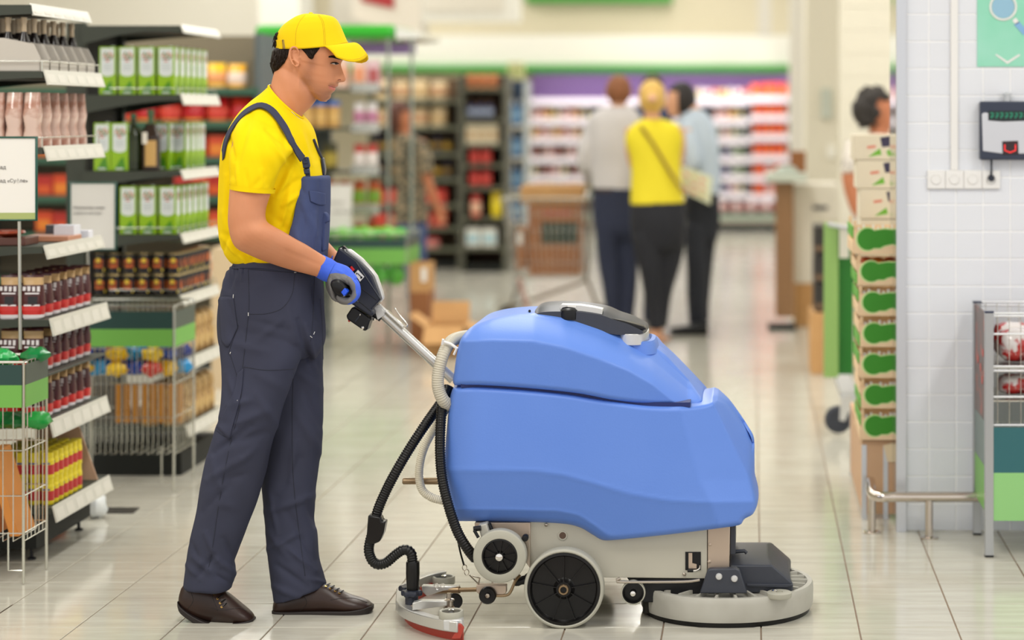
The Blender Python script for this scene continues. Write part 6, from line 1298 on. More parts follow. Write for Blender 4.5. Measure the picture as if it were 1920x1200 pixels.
def fill(protos, px0, px1, Y, py, step, cat, group, where, dz=.001, dy=.095, layers=1, lh=0, skip=None, scl=None, jit=.15, pat=None):
    """goods standing side by side along a shelf facing the camera"""
    x = PX(px0, Y)+step/2; xe = PX(px1, Y); k = 0; z = PZ(py, Y)+dz; used = fill.used
    while x+step/2 <= xe+.001:
        if not (skip and skip(CX+F*x/Y)):
            for l in range(layers):
                i = pat(k) if pat else (k*7+l*3) % len(protos); pr, desc = protos[i]
                o = pr if pr.name not in used else dup(pr); used.add(pr.name); o.location = (x, Y+dy, z+l*lh); o.rotation_euler = (0, 0, random.uniform(-jit, jit))
                if scl: o.scale = (1, 1, scl*random.uniform(.93, 1.04))
                lab = '%s, %s from left%s, %s' % (desc, onm(k), (', upper layer' if l else ', lower layer') if layers > 1 else '', where)
                assert len(lab.replace(',', ' ').split()) <= 16, lab
                tag(o, lab, cat, group)
        x += step; k += 1
fill.used = set()
def bag(w, d, h, c1, c2, c3=None, seed=1, name='snack_bag'): return p_bag(name, w, d, h, [C(*c1), C(*c2), C(*(c3 or c2))], [(.25, .62, 1), (.0, .1, 2)], seed=seed, n=12)
def bxx(w, d, h, c1, c2, name='food_box', z0=.2, z1=.7, xf=.8): return p_box(name, w, d, h, [C(*c1), C(*c2)], [(z0, z1, xf, 1)], .002)
def bottle(r, h, c1, c2, c3, name='bottle', n=12): return p_round(name, r, [(1, 0, 1, h*.25, 0), (1, h*.25, 1, h*.55, 1), (1, h*.55, .4, h*.82, 0), (.42, h*.82, .42, h, 2)], [C(*c1), C(*c2), C(*c3)], n=n)
# ======== gondola facing us on the left, seen over and between the stands
Yg = 12.5
front_rack('food_rack', 'long green-edged shelf of red and yellow packets behind the oil tin stand', -60, 486, Yg, .45, [166, 228, 295, 368, 437, 520], 62, m_gedge, mat('rack_side', (80, 90, 92), .5), back=mat('rack_back', (128, 118, 96), .7), edge_h=.04)
yb1 = bag(.12, .09, .155, (240, 190, 20), (222, 150, 90), (226, 190, 150), 2); yb2 = bag(.12, .09, .15, (240, 176, 24), (230, 206, 190), (226, 170, 90), 5)
rb1 = bag(.14, .09, .145, (196, 30, 34), (210, 60, 40), (232, 150, 60), 6); rb2 = bag(.14, .09, .145, (206, 50, 30), (190, 24, 34), (240, 170, 50), 8)
ob1 = bxx(.10, .08, .13, (206, 70, 30), (226, 130, 40), z0=.1, z1=.6); ob3 = bxx(.10, .08, .125, (176, 40, 30), (214, 90, 36), z0=.1, z1=.5); wb1 = bxx(.13, .1, .14, (224, 206, 190), (200, 120, 90))
fill([(yb1, 'yellow snack bag'), (yb2, 'orange and yellow snack bag')], 380, 476, Yg, 166, .125, 'snack bag', 'yellow bags on the far left rack', 'top of long rack')
fill([(rb1, 'red snack bag'), (rb2, 'dark red snack bag')], 200, 476, Yg, 228, .145, 'snack bag', 'red bags on the far left rack', 'second shelf of long rack')
fill([(ob1, 'orange food box'), (ob3, 'red food box')], 60, 476, Yg, 295, .105, 'food box', 'orange boxes on the far left rack', 'third shelf of long rack', skip=lambda q: 130 < q < 330)
fill([(ob3, 'red food box'), (ob1, 'orange food box')], 60, 476, Yg, 368, .105, 'food box', 'red boxes on the fourth shelf', 'fourth shelf of long rack', skip=lambda q: 120 < q < 330)
fill([(ob1, 'orange food box'), (ob3, 'dark red food box')], 60, 476, Yg, 437, .105, 'food box', 'boxes on the fifth shelf', 'fifth shelf of long rack', skip=lambda q: 120 < q < 390)
fill([(wb1, 'pale food box')], 380, 430, Yg, 520, .14, 'food box', 'pale boxes on the lowest shelf', 'lowest shelf of long rack')
e = MB(); e.box(PX(396, 11.6), PX(432, 11.6), 11.6, 11.85, 0.0, PZ(465, 11.6)); single(e, 'cardboard_carton', mat('pale_carton', (206, 184, 150), .8), 'tall brown cardboard carton standing behind the worker', 'carton', (PX(413, 11.6), 11.7, 0))
# ======== stand 3 with the green canopy
Y1, Y2 = 14.0, 15.0
z3 = lambda py: PZ(py, Y1); xl3, xf3 = PX(598, Y1), PX(655, Y1)
CAN = thing('canopy_stand', 'tall shelf stand under a bright green canopy behind the worker', 'shelf', (PX(620, Y1), 14.5, 0))
e = MB(); e.box(PX(476, Y1), PX(742, Y1), Y1, Y1+.9, z3(72), z3(46)); e.build('canopy', mat('canopy_bright', (48, 176, 42), .25), CAN, smooth=0, bevel=.04)
e = MB(); e.prism([(PX(742, Y1), Y1-.01, z3(50)), (PX(788, Y1), Y1-.01, z3(62)), (PX(788, Y1), Y1-.01, z3(72)), (PX(742, Y1), Y1-.01, z3(74))], (0, .9, 0)); e.build('canopy_end', mat('canopy_silver', (226, 226, 218), .3, .4), CAN, bevel=.004)
e = MB(); e.box(PX(488, Y1), PX(562, Y1), Y1+.35, Y1+.4, 0, z3(72)); e.box(PX(562, Y1), PX(600, Y1), Y1+.35, Y1+.4, 0, z3(90)); e.build('end_panel', mat('panel_slate', (92, 102, 104), .5), CAN, smooth=0)
for px, y in ((728, Y1), (772, Y1)): e = MB(); e.tube([(PX(px, Y1), y, 0), (PX(px, Y1), y, z3(72))], .012, 8); e.build('post', mat('post_grey', (150, 158, 150), .3, .6), CAN)
e = MB(); e.box(PX(655, Y1+.2), PX(770, Y1), Y1+.2, Y1+.215, z3(100), z3(78)); e.build('header_strip', mat('header_purple', (150, 120, 180), .4), CAN, smooth=0)
for py, rr in ((165, (155, 174)), (239, (232, 250)), (320, (308, 330)), (392, (382, 404)), (470, None)):
    e = MB(); e.box(PX(555, Y1), PX(655, Y1), Y1+.0, Y1+.34, z3(py)-.02, z3(py)); S = e.build('shelf', m_shelf, CAN, smooth=0)
    e = MB(); e.box(PX(655, Y1), PX(712, Y1), Y1+.02, Y1+.34, z3(py)-.03, z3(py)); e.build('shelf_end', m_shelfd, S, smooth=0)
    if rr: e = MB(); e.box(PX(657, Y1), PX(711, Y1), Y1-.006, Y1+.016, z3(rr[1]), z3(rr[0])); e.build('price_rail', m_railm, S, smooth=0, bevel=.006)
def fb(*a, **k): return fill(*a, **k)
gp1 = bag(.11, .08, .20, (110, 140, 50), (190, 190, 70), (70, 90, 160), 12); pp1 = bxx(.09, .07, .20, (236, 200, 180), (226, 150, 110)); pp2 = bxx(.09, .07, .19, (224, 190, 196), (180, 90, 90))
fb([(gp1, 'green and yellow bag'), (pp1, 'pale peach box')], 590, 655, Y1, 165, .11, 'food pack', 'packs on top of canopy stand', 'top shelf of canopy stand', dy=.1)
fb([(pp1, 'pale peach box'), (pp2, 'pinkish box')], 657, 712, Y1, 165, .095, 'food pack', 'boxes at the top end of canopy stand', 'top end of canopy stand', dy=.1)
bc1 = p_round('capped_jar', .042, [(1, 0, 1, .135, 0), (1, .04, 1.02, .1, 1), (1, .135, .9, .145, 0), (1, .145, 1, .18, 2)], [C(206, 160, 90), C(220, 180, 110), C(60, 110, 190)], n=12)
fb([(bc1, 'gold jar with blue cap')], 560, 655, Y1, 239, .09, 'jar', 'blue capped jars', 'second shelf of canopy stand', dy=.08)
wp1 = bag(.08, .06, .17, (232, 226, 224), (186, 120, 150), (200, 200, 210), 14); fb([(wp1, 'white and pink bag')], 657, 712, Y1, 239, .085, 'food pack', 'white packs on canopy stand', 'second end shelf of canopy stand', dy=.1)
dg1 = p_round('dark_jar', .05, [(1, 0, 1, .16, 0), (1, .03, 1.02, .12, 1), (1, .16, 1, .19, 2)], [C(70, 64, 24), C(170, 150, 60), C(60, 60, 40)], n=12)
fb([(dg1, 'dark golden jar')], 600, 655, Y1, 320, .105, 'jar', 'dark golden jars', 'third shelf of canopy stand', dy=.08)
rw1 = bag(.08, .06, .18, (190, 60, 44), (236, 226, 220), (220, 190, 150), 15); fb([(rw1, 'red and white bag')], 657, 712, Y1, 320, .085, 'food pack', 'red and white packs', 'third end shelf of canopy stand', dy=.1)
og1 = bag(.09, .06, .19, (200, 90, 40), (120, 160, 50), (230, 180, 60), 16); fb([(og1, 'orange and green bag')], 600, 712, Y1, 392, .1, 'food pack', 'orange packs on fourth shelf', 'fourth shelf of canopy stand', dy=.1)
fb([(rw1, 'red and white bag'), (og1, 'orange and green bag')], 657, 712, Y1, 470, .09, 'food pack', 'packs on the lowest shelf', 'lowest shelf of canopy stand', dy=.1)
N3 = notice(603, 660, 345, 430, 13.6, mat('white_frame', (226, 224, 214), .4), 'white notice with blurred lines beside the green goods bin', [('свежие', 612, 383, 9, (150, 146, 136)), ('магазин', 624, 400, 10, (120, 118, 110))], hook=[(630, 430), (630, 445)])
BC = wire_bin('wire_bin', 'green fronted wire bin heaped with bright green packs beyond the console', PX(560, 13.45), PX(762, 13.45), 13.45, 13.95, PZ(438, 13.45), PZ(622, 13.45), [(PZ(466, 13.45), PZ(448, 13.45), m_bdk, m_bgd), (PZ(496, 13.45), PZ(466, 13.45), m_bgr, m_bgr)], 16, 6, (PZ(545, 13.45), PZ(575, 13.45), PZ(600, 13.45)))
for k in range(11): crumple('green_pack', 'bright green pack heaped on the far bin, %s from left' % onm(k), 'green pack', PX(600+14.5*k, 13.6), 13.6+.09*(k % 3), PZ(437, 13.6)-.005, .052, [(110, 200, 60), (90, 190, 50), (130, 214, 80)][k % 3]+(.4,), (1, 1, .7), seed=60+k, group='green packs heaped on the far bin')
for k in range(11): crumple('green_pack', 'bright green pack showing below the far bin panel, %s from left' % onm(k), 'green pack', PX(600+14.5*k, 13.55), 13.55+.05*(k % 2), PZ(518, 13.5), .060, [(70, 170, 30), (50, 160, 26)][k % 2]+(.4,), (.8, .8, 1), seed=80+k, group='green packs inside the far bin')
# cardboard boxes on the floor beyond the handle
def carton(label, px0, px1, py0, py1, Y, d, flaps=True, tape=False):
    x0, x1 = PX(px0, Y), PX(px1, Y); zb, zt = max(0, PZ(py1, Y)), PZ(py0, Y); t = thing('cardboard_box', label, 'box', ((x0+x1)/2, Y+d/2, zb)); th = .006
    for bx, nm in (((x0, x1, Y, Y+th), 'front'), ((x0, x1, Y+d-th, Y+d), 'back'), ((x0, x0+th, Y+th, Y+d-th), 'side'), ((x1-th, x1, Y+th, Y+d-th), 'side')):
        e = MB(); e.box(*bx, zb, zt); e.build(nm+'_wall', m_kraft, t, smooth=0)
    e = MB(); e.box(x0+th, x1-th, Y+th, Y+d-th, zb, zb+th); e.build('bottom', m_kraft, t, smooth=0)
    if flaps:
        w = (x1-x0)*.45
        for q, nm in (([(x0, Y, zt), (x1, Y, zt), (x1, Y-.10, zt-.10), (x0, Y-.10, zt-.10)], 'flap'), ([(x0, Y+d, zt), (x1, Y+d, zt), (x1, Y+d+.03, zt+.13), (x0, Y+d+.03, zt+.13)], 'flap'), ([(x0, Y, zt), (x0, Y+d, zt), (x0-.10, Y+d, zt+.07), (x0-.10, Y, zt+.07)], 'flap'), ([(x1, Y, zt), (x1, Y+d, zt), (x1+.16, Y+d, zt-.06), (x1+.16, Y, zt-.06)], 'flap')):
            e = MB(); e.add(q, [(0, 1, 2, 3)]); o = e.build(nm, m_kraft, t, smooth=0); so = o.modifiers.new('s', 'SOLIDIFY'); so.thickness = .005
    return t
carton('open cardboard box with raised flaps on the floor beyond the handle tube', 796, 868, 612, 668, 13.1, .3)
c2 = carton('cardboard box with white label standing beside the green bin', 768, 804, 494, 548, 13.55, .25, False)
e = MB(); e.box(PX(768, 13.55), PX(804, 13.55), 13.55, 13.8, 0, PZ(548, 13.55)-.001); single(e, 'cardboard_box', m_kraftd, 'lower cardboard box under the labelled one beside the green bin', 'box', (PX(786, 13.55), 13.7, 0))
e = MB(); e.box(PX(790, 13.55), PX(800, 13.55), 13.544, 13.55, PZ(528, 13.55), PZ(502, 13.55)); e.build('label', m_paper, c2, smooth=0)
# ======== mid-distance racks
Ym = 20.6
RK = front_rack('goods_rack', 'grey shelf rack of beige packs behind the shopper in a patterned shirt', 690, 862, Ym, .5, [187, 237, 287, 335, 383, 426, 465], 146, mat('edge_grey', (110, 112, 92), .5), mat('side_grey', (84, 84, 70), .6), back=mat('brown_back', (110, 84, 60), .7))
be1 = bag(.17, .1, .20, (214, 190, 146), (200, 168, 120), (224, 206, 170), 21); be2 = bag(.17, .1, .19, (206, 182, 140), (186, 140, 100), (224, 206, 170), 22)
nb1 = bottle(.045, .19, (52, 50, 66), (150, 120, 60), (60, 60, 80)); yg1 = bottle(.045, .18, (60, 50, 30), (190, 150, 50), (40, 40, 40)); rd1 = bxx(.14, .1, .15, (196, 44, 40), (214, 80, 60)); rd2 = bxx(.14, .1, .14, (176, 36, 36), (206, 150, 120)); pk1 = bag(.16, .1, .1, (206, 90, 90), (226, 150, 140), None, 24)
for py, pr_, st, nm in ((187, [(be1, 'beige bag'), (be2, 'tan bag')], .19, 'top'), (237, [(be2, 'tan bag'), (be1, 'beige bag')], .19, 'second'), (287, [(nb1, 'dark blue bottle'), (yg1, 'dark yellow bottle')], .1, 'third'), (335, [(yg1, 'dark yellow bottle'), (nb1, 'dark blue bottle')], .1, 'fourth'), (383, [(rd1, 'red box')], .15, 'fifth'), (426, [(rd1, 'red box'), (rd2, 'dark red box')], .15, 'sixth'), (465, [(pk1, 'pink pack')], .17, 'lowest')):
    fill(pr_, 696, 853, Ym, py, st, 'goods', 'goods on the %s shelf of beige rack' % nm, '%s shelf of beige rack' % nm)
RK2 = front_rack('goods_rack', 'narrow dark shelf rack with cream cartons and red packs near aisle end', 864, 948, Ym-.5, .5, [165, 222, 270, 308, 350, 408, 463], 140, mat('edge_dark', (84, 84, 68), .5), mat('side_dark', (76, 76, 62), .6), back=mat('back_dark', (92, 68, 52), .7))
am1 = bag(.1, .08, .13, (196, 120, 60), (150, 80, 40), (220, 160, 90), 31); bs1 = bottle(.042, .17, (60, 70, 110), (170, 180, 200), (120, 90, 70)); cr1 = bxx(.075, .07, .19, (226, 214, 186), (200, 170, 130), name='cream_carton'); rp1 = bag(.11, .08, .17, (170, 30, 36), (206, 70, 60), (140, 20, 26), 32); rp2 = bag(.1, .08, .22, (196, 60, 44), (226, 180, 150), (190, 60, 50), 33); yw1 = bag(.11, .08, .25, (236, 206, 20), (240, 216, 40), None, 34); wb2 = bxx(.14, .1, .18, (226, 224, 214), (160, 196, 206))
Y_ = Ym-.5
for py, pr_, st, nm, a, b in ((165, [(am1, 'amber bag')], .105, 'top', 871, 941), (222, [(bs1, 'blue and silver bottle')], .09, 'second', 872, 925), (270, [(cr1, 'cream carton')], .08, 'third', 871, 942), (308, [(rp1, 'dark red bag')], .115, 'fourth', 876, 942), (350, [(rp1, 'dark red bag')], .115, 'fifth', 876, 942), (408, [(rp2, 'red and cream bag')], .1, 'sixth', 880, 918), (463, [(wb2, 'white and blue box')], .155, 'lowest', 871, 941)):
    fill(pr_, a, b, Y_, py, st, 'goods', 'goods on the %s shelf of narrow rack' % nm, '%s shelf of narrow rack' % nm)
fill([(yw1, 'tall yellow bag')], 918, 941, Y_, 408, .12, 'goods', None, 'sixth shelf of narrow rack')
e = MB(); e.box(PX(948, 20.8), PX(984, 20.8), 20.8, 21.3, 0, .12); RB = e
BR = front_rack('bottle_rack', 'low narrow rack of tall blue bottles at the end of the aisle', 946, 986, 22.0, .5, [235, 295, 355, 415], 150, m_rail, mat('side_pale', (170, 176, 176), .6), back=mat('back_blue', (60, 80, 110), .7))
bl1 = bottle(.038, .27, (90, 140, 190), (150, 190, 220), (220, 226, 230)); cl1 = bxx(.08, .08, .18, (206, 206, 150), (170, 180, 110), name='carton')
for py, nm in ((235, 'top'), (295, 'second'), (355, 'third'), (415, 'lowest')): fill([(bl1, 'blue bottle')], 952, 981, 22.0, py, .08, 'bottle', 'blue bottles on the narrow blue rack', '%s shelf of blue bottle rack' % nm)
fill([(cl1, 'pale yellow carton')], 948, 990, 22.0, 165+12, .09, 'carton', 'pale yellow cartons', 'on top of blue bottle rack') if False else None
# ======== wall cooler at the far end
Yk = 27.3
COOL = thing('wall_cooler', 'long open wall cooler with a purple back and white price rails', 'cooler', (PX(1230, Yk), Yk+.4, 0)); x0, x1 = PX(985, Yk), PX(1481, Yk)
m_purp = mat('cooler_purple', (138, 102, 166), .45); m_kd = mat('cooler_dark', (44, 44, 54), .6)
e = MB(); e.box(x0, x1, Yk+.75, Yk+.8, PZ(200, Yk), PZ(136, Yk)); e.build('purple_back', m_purp, COOL, smooth=0)
e = MB(); e.box(x0, x1, Yk+.76, Yk+.82, .2, PZ(200, Yk)); e.build('dark_back', m_kd, COOL, smooth=0)
for x in (x0, x0+.9, PX(1085, Yk), PX(1405, Yk), x1-.05): e = MB(); e.box(x, x+.05, Yk+.25, Yk+.75, .1, PZ(188, Yk)); e.build('divider', mat('cooler_divider', (96, 92, 104), .5), COOL, smooth=0)
e = MB(); e.box(x0, x1, Yk-.02, Yk+.76, .10, PZ(404, Yk)); e.build('tub', mat('cooler_tub', (134, 158, 138), .5), COOL, smooth=0, bevel=.01)
e = MB(); e.box(x0, x1, Yk-.03, Yk-.02, .12, PZ(412, Yk)); e.build('bumper', mat('cooler_bumper', (212, 188, 176), .5), COOL, smooth=0)
e = MB(); e.box(x0, x1, Yk+.05, Yk+.7, 0, .10); e.build('kick_board', m_blk, COOL, smooth=0)
m_krail = mat('shelf_rail_white', (240, 232, 240), .25)
# cooler shelves, each with a plain white price rail
lv = [(PX(985, Yk), PX(1405, Yk), (191, 229, 265, 301, 336, 368)), (PX(1405, Yk), x1, (186, 222, 259, 298, 336, 372))]
for a, b, pys in lv:
    for py in pys:
        z = PZ(py-6, Yk); e = MB(); e.box(a, b, Yk+.22, Yk+.75, z-.015, z); S = e.build('shelf', m_kd, COOL, smooth=0)
        e = MB(); e.box(a, b, Yk+.2, Yk+.22, z-.085, z+.002); e.build('price_rail', m_krail, S, smooth=0)
l = bpy.data.lights.new('cooler_lamp', 'AREA'); l.shape = 'RECTANGLE'; l.size = 3.4; l.size_y = .12; l.energy = 26; l.color = (1, .93, .97); o = bpy.data.objects.new('cooler_lamp', l); COL.objects.link(o); o.location = (PX(1230, Yk), Yk+.02, PZ(138, Yk)); o.rotation_euler = (math.radians(25), 0, 0)
def small(kind, c1, c2, seed): 
    return bxx(.085, .08, .13, c1, c2, name='chilled_pack', z0=.15, z1=.6) if kind == 0 else bottle(.036, .15, c1, c2, (240, 240, 240), name='chilled_bottle', n=10)
cw_ = [(small(0, (236, 214, 214), (206, 140, 130), 1), 'pinkish chilled pack'), (small(1, (236, 232, 214), (226, 206, 120), 2), 'white chilled bottle'), (small(0, (226, 190, 120), (200, 140, 80), 3), 'tan chilled pack'), (small(0, (206, 110, 90), (236, 220, 210), 4), 'red and white chilled pack')]
cd_ = [(small(0, (120, 60, 66), (190, 130, 120), 5), 'dark red chilled pack'), (small(1, (70, 60, 74), (190, 120, 70), 6), 'dark chilled bottle')]
co_ = [(small(0, (236, 92, 40), (240, 130, 60), 7), 'orange chilled pack'), (small(0, (226, 60, 40), (240, 110, 50), 8), 'red-orange chilled pack')]
cg_ = [(small(0, (90, 120, 70), (206, 214, 190), 9), 'green chilled pack'), (small(0, (74, 66, 96), (150, 140, 200), 10), 'violet chilled pack'), (small(0, (206, 210, 200), (60, 80, 60), 11), 'white and green chilled pack')]
hid = lambda q: 1116 < q < 1330
nm6 = ['top', 'second', 'third', 'fourth', 'fifth', 'sixth']
for i, (py, pr_) in enumerate(zip((229, 265, 301, 336, 368), (cw_, cw_[2:]+cw_[:1], cd_+cw_[:1], cw_[1:2]+cw_[:1]+cd_, cw_))):
    fill(pr_, 990, 1104, Yk, py-6, .1, 'chilled food', 'chilled packs left in the cooler, %s row' % nm6[i+1], '%s cooler shelf left' % nm6[i+1], dy=.3, skip=hid)
for i, (py, pr_) in enumerate(zip((191, 229, 265, 301, 336, 368), (cw_, cw_, cg_[2:]+cw_[:2], cg_, cg_, cg_[:2]+cw_))):
    fill(pr_, 1262 if i < 1 else 1338, 1404, Yk, py-6, .1, 'chilled food', 'chilled packs mid right in the cooler, %s row' % nm6[i], '%s cooler shelf right of shoppers' % nm6[i], dy=.3)
for i, py in enumerate((186, 222, 259, 298, 336, 372)):
    fill(co_ if i < 4 else co_+cw_[:1], 1407, 1478, Yk, py-6, .1, 'chilled food', 'orange packs in the cooler, %s row' % nm6[i], '%s cooler shelf at right end' % nm6[i], dy=.3, scl=1.3 if i == 0 else None)
fill([(cw_[0]), (cd_[0])], 1345, 1478, Yk, 398, .1, 'chilled food', 'packs in the cooler tub', 'cooler tub', dy=.2)
fill([(cl1, 'pale yellow carton')], 948, 990, 22.0, 148, .09, 'carton', 'pale yellow cartons on the bottle rack', 'on top of blue bottle rack', dy=.2)
# posters high on the far wall
T = thing('wall_poster', 'large white framed board high on the far wall', 'poster', tuple(P(884, 0, 24.0)))
e = MB(); e.box(PX(792, 24.0), PX(977, 24.0), 23.98, 24.03, PZ(42, 24), PZ(-60, 24)); e.build('frame', m_white, T, smooth=0, bevel=.01)
e = MB(); e.box(PX(796, 24.0), PX(944, 24.0), 23.96, 23.98, PZ(22, 24), PZ(-55, 24)); e.build('board', mat('board_pale', (226, 220, 206), .6), T, smooth=0)
T = thing('hanging_board', 'tilted white board with a red patch hanging above the green canopy', 'poster', tuple(P(710, 0, 19.0)))
e = MB(); e.prism([P(660, -60, 19), P(660, 34, 19), P(788, 72, 19), P(788, -60, 19)], (0, .05, 0)); e.build('board', mat('board_cream', (222, 214, 200), .6), T, smooth=0)
e = MB(); e.prism([P(676, -60, 18.98), P(676, 2, 18.98), P(738, 16, 18.98), P(738, -60, 18.98)], (0, .01, 0)); e.build('red_patch', C(168, 40, 44, .5), T, smooth=0)
for x in (690, 770): e = MB(); e.bar(P(x, -40, 19.02), (PX(x, 19.02), 19.02, CEIL), .008, 6); e.build('hanger_rod', m_wire, T)
# ---------------------------------------------------------------- right side of the aisle
def stk(name, mats, label, cat, px0, px1, py0, py1, Y, d, group=None, bev=.004):
    e = MB(); x0, x1 = PX(px0, Y), PX(px1, Y); zb = max(0.0, PZ(py1, Y)); e.box(x0, x1, Y, Y+d, zb, PZ(py0, Y)); return single(e, name, mats, label, cat, ((x0+x1)/2, Y+d/2, zb), group, bevel=bev)
# produce crates stacked on a pallet box beside the tiled wall
Yp = 7.87
PB = thing('pallet_box', 'plywood box on metal legs under the stack of green produce crates', 'box', (PX(1650, Yp), Yp+.45, 0))
m_ply = mat('plywood', (206, 168, 132), .6, var=(4, (196, 156, 120), .3, .7))
xa, xb = PX(1617, Yp), PX(1684, Yp+.1)+.02
e = MB(); e.box(xa, xb, Yp, Yp+.015, .02, PZ(826, Yp)); e.build('front_board', m_ply, PB, smooth=0)
e = MB(); e.box(xa, xa+.015, Yp+.016, Yp+.98, .02, PZ(822, Yp)); e.build('side_board', m_ply, PB, smooth=0)
e = MB(); e.box(xa+.016, xb, Yp+.016, Yp+.98, PZ(826, Yp)-.02, PZ(826, Yp)); e.build('top_board', m_ply, PB, smooth=0)
for x, y in ((xa-.002, Yp-.003), (xa-.002, Yp+.95), (PX(1656, Yp), Yp-.003)): e = MB(); e.box(x, x+.018, y, y+.02, 0, PZ(834, Yp)); e.build('leg', m_alu, PB, smooth=0)
e = MB(); e.pprism([(1656, 835), (1680, 828), (1690, 868), (1664, 866)], Yp-.004, .003); e.build('paper_tag', C(226, 206, 170, .7), PB, smooth=0)
m_crw = mat('crate_wood', (236, 208, 170), .7, var=(7, (222, 188, 146), .3, .7)); m_crg = mat('crate_green', (52, 138, 24), .55); m_crd = mat('crate_light_green', (96, 170, 60), .6)
def crate(py0, py1, dx, k, content):
    z0, z1 = PZ(py1, Yp), PZ(py0, Yp); x0 = PX(1601+dx, Yp); x1 = x0+.26; d = .40; y0 = Yp-.02
    t = thing('produce_crate', 'wooden produce crate with green oval, %s from the top of the stack' % (['first', 'second', 'third', 'fourth', 'fifth', 'sixth', 'lowest'][k]), 'crate', ((x0+x1)/2, y0+d/2, z0), 'produce crates stacked on plywood box'); h = z1-z0
    e = MB(); e.box(x0, x1, y0, y0+.006, z0+.001, z0+h*.72); e.build('front_slat', m_crw, t, smooth=0, bevel=.001)
    for a in (x0, x1-.012):
        for b in (y0+.0065, y0+d-.018): e = MB(); e.box(a, a+.012, b, b+.012, z0+.001, z1-.001); e.build('corner_post', m_crw, t, smooth=0)
    for q in range(2):
        e = MB(); e.box(x0-.005, x0, y0, y0+d, z0+.004+q*h*.45, z0+.004+q*h*.45+h*.34); e.build('side_slat', m_crd if (k+q) % 2 else m_crw, t, smooth=0, bevel=.001)
    e = MB(); e.box(x0, x1, y0+d-.006, y0+d, z0+.001, z0+h*.7); e.build('back_slat', m_crw, t, smooth=0)
    e = MB(); e.box(x0+.001, x1, y0+.006, y0+d-.006, z0+.001, z0+.006); e.build('base_slat', m_crw, t, smooth=0)
    # printed oval: round on the left, narrowing to the right with a leaf notch
    s = (py1-py0)/57.0; cx = 1601+dx; yc = (py0+py1)/2+4; pl = [(cx+33+25*math.cos(a)*0.78-6, yc+18.5*s*math.sin(a)) for a in np.linspace(math.pi*.30, math.pi*1.72, 20)]+[(cx+58, yc-17*s), (cx+80, yc-15*s), (cx+84, yc-2*s), (cx+78, yc+7*s), (cx+58, yc+11*s), (cx+50, yc+15*s)]
    qc = (cx+40, yc); e = MB(); e.prism([P(qc[0]+(x-qc[0])*1.10, qc[1]+(y-qc[1])*1.13, y0-.0006) for x, y in pl], (0, .0006, 0)); e.build('pale_outline', C(196, 222, 150, .6), t, smooth=0)
    e = MB(); e.prism([P(x, y, y0-.0016) for x, y in pl], (0, .001, 0)); e.build('green_oval', m_crg, t, smooth=0)
    if content:
        for i in range(5):
            c = (x0+.04+.045*i, y0+.05, z0+h*.74-.02); e = MB(); e.ball(c, .026, 12, sc=(1, 1, .95)); single(e, 'peach', C(226, 130+14*(i % 2), 60, .5), 'orange peach in the second crate, %s from left' % ORD[i], 'peach', (c[0], c[1], c[2]-.025), 'peaches in the produce crate')
        for i in range(5):
            c = (x0+.04+.045*i, y0+.12, z0+h*.8-.02); e = MB(); e.ball(c, .027, 12, sc=(1, 1, .95)); single(e, 'peach', C(216, 96+30*(i % 2), 44, .5), 'orange peach in second row of the second crate, %s from left' % ORD[i], 'peach', (c[0], c[1], c[2]-.025), 'peaches in the produce crate')
    else:
        e = MB(); n = 12
        for i in range(n): e.box(x0+.016+(x1-x0-.04)*i/n, x0+.016+(x1-x0-.04)*(i+.55)/n, y0+.02, y0+.024, z0+h*.5, z0+h*(.86 if i % 2 else .8))
        tag(e.build('paper_liner', m_paper, t, smooth=0), kind='stuff')
ys = [(413, 476, 2), (476, 534, 9), (534, 592, 12), (592, 650, 14), (650, 708, 13), (708, 765, 16), (765, 824, 16)]
for k, (a, b, dx) in enumerate(ys): crate(a, b, dx-3, k, k == 1)
# loose white cartons with leaves, held up over the crates
m_cart = mat('printed_carton', (222, 212, 190), .6)
for k, (a, b, x0_, x1_) in enumerate([(252, 300, 1600, 1676), (300, 354, 1606, 1678), (354, 411, 1612, 1680)]):
    Y_ = 8.4; t = thing('fruit_carton', 'pale carton printed with green leaf, %s of three above the crates' % ['top', 'middle', 'lowest'][k], 'carton', tuple(P(1640, b, Y_)), 'pale cartons above the crates')
    e = MB(); e.box(PX(x0_, Y_), PX(x1_+10, Y_), Y_, Y_+.25, PZ(b, Y_)+.001, PZ(a, Y_)-.001); e.build('carton_body', m_cart, t, smooth=0, bevel=.003)
    e = MB(); e.prism([P(x0_+28, b-6, Y_-.001), P(x0_+50, b-22, Y_-.001), P(x0_+53, b-10, Y_-.001), P(x0_+40, b-8, Y_-.001)], (0, .001, 0)); e.build('leaf_print', C(110, 176, 50, .5), t, smooth=0)
    e = MB(); e.prism([P(x0_+62, b-16, Y_-.001), P(x0_+76, b-26, Y_-.001), P(x0_+76, b-8, Y_-.001), P(x0_+66, b-7, Y_-.001)], (0, .001, 0)); e.build('leaf_print', C(110, 176, 50, .5), t, smooth=0)
    e = MB(); e.prism([P(x0_+50, a+6, Y_-.001), P(x0_+74, a+2, Y_-.001), P(x0_+75, a+22, Y_-.001), P(x0_+54, a+24, Y_-.001)], (0, .001, 0)); e.build('dark_print', C(52, 46, 74, .5), t, smooth=0)
    e = MB(); e.prism([P(x0_+26, a+22, Y_-.001), P(x0_+42, a+20, Y_-.001), P(x0_+42, a+25, Y_-.001), P(x0_+26, a+27, Y_-.001)], (0, .001, 0)); e.build('red_print', C(214, 130, 110, .5), t, smooth=0)
e = MB(); e.box(PX(1612, 8.4), PX(1690, 8.4), 8.4, 8.65, PZ(826, Yp)+.001, PZ(412, 8.4)); single(e, 'carton_column', m_cart, 'plain carton carrying the three leaf cartons behind the crates', 'carton', (PX(1650, 8.4), 8.5, PZ(826, Yp)), bevel=.003)
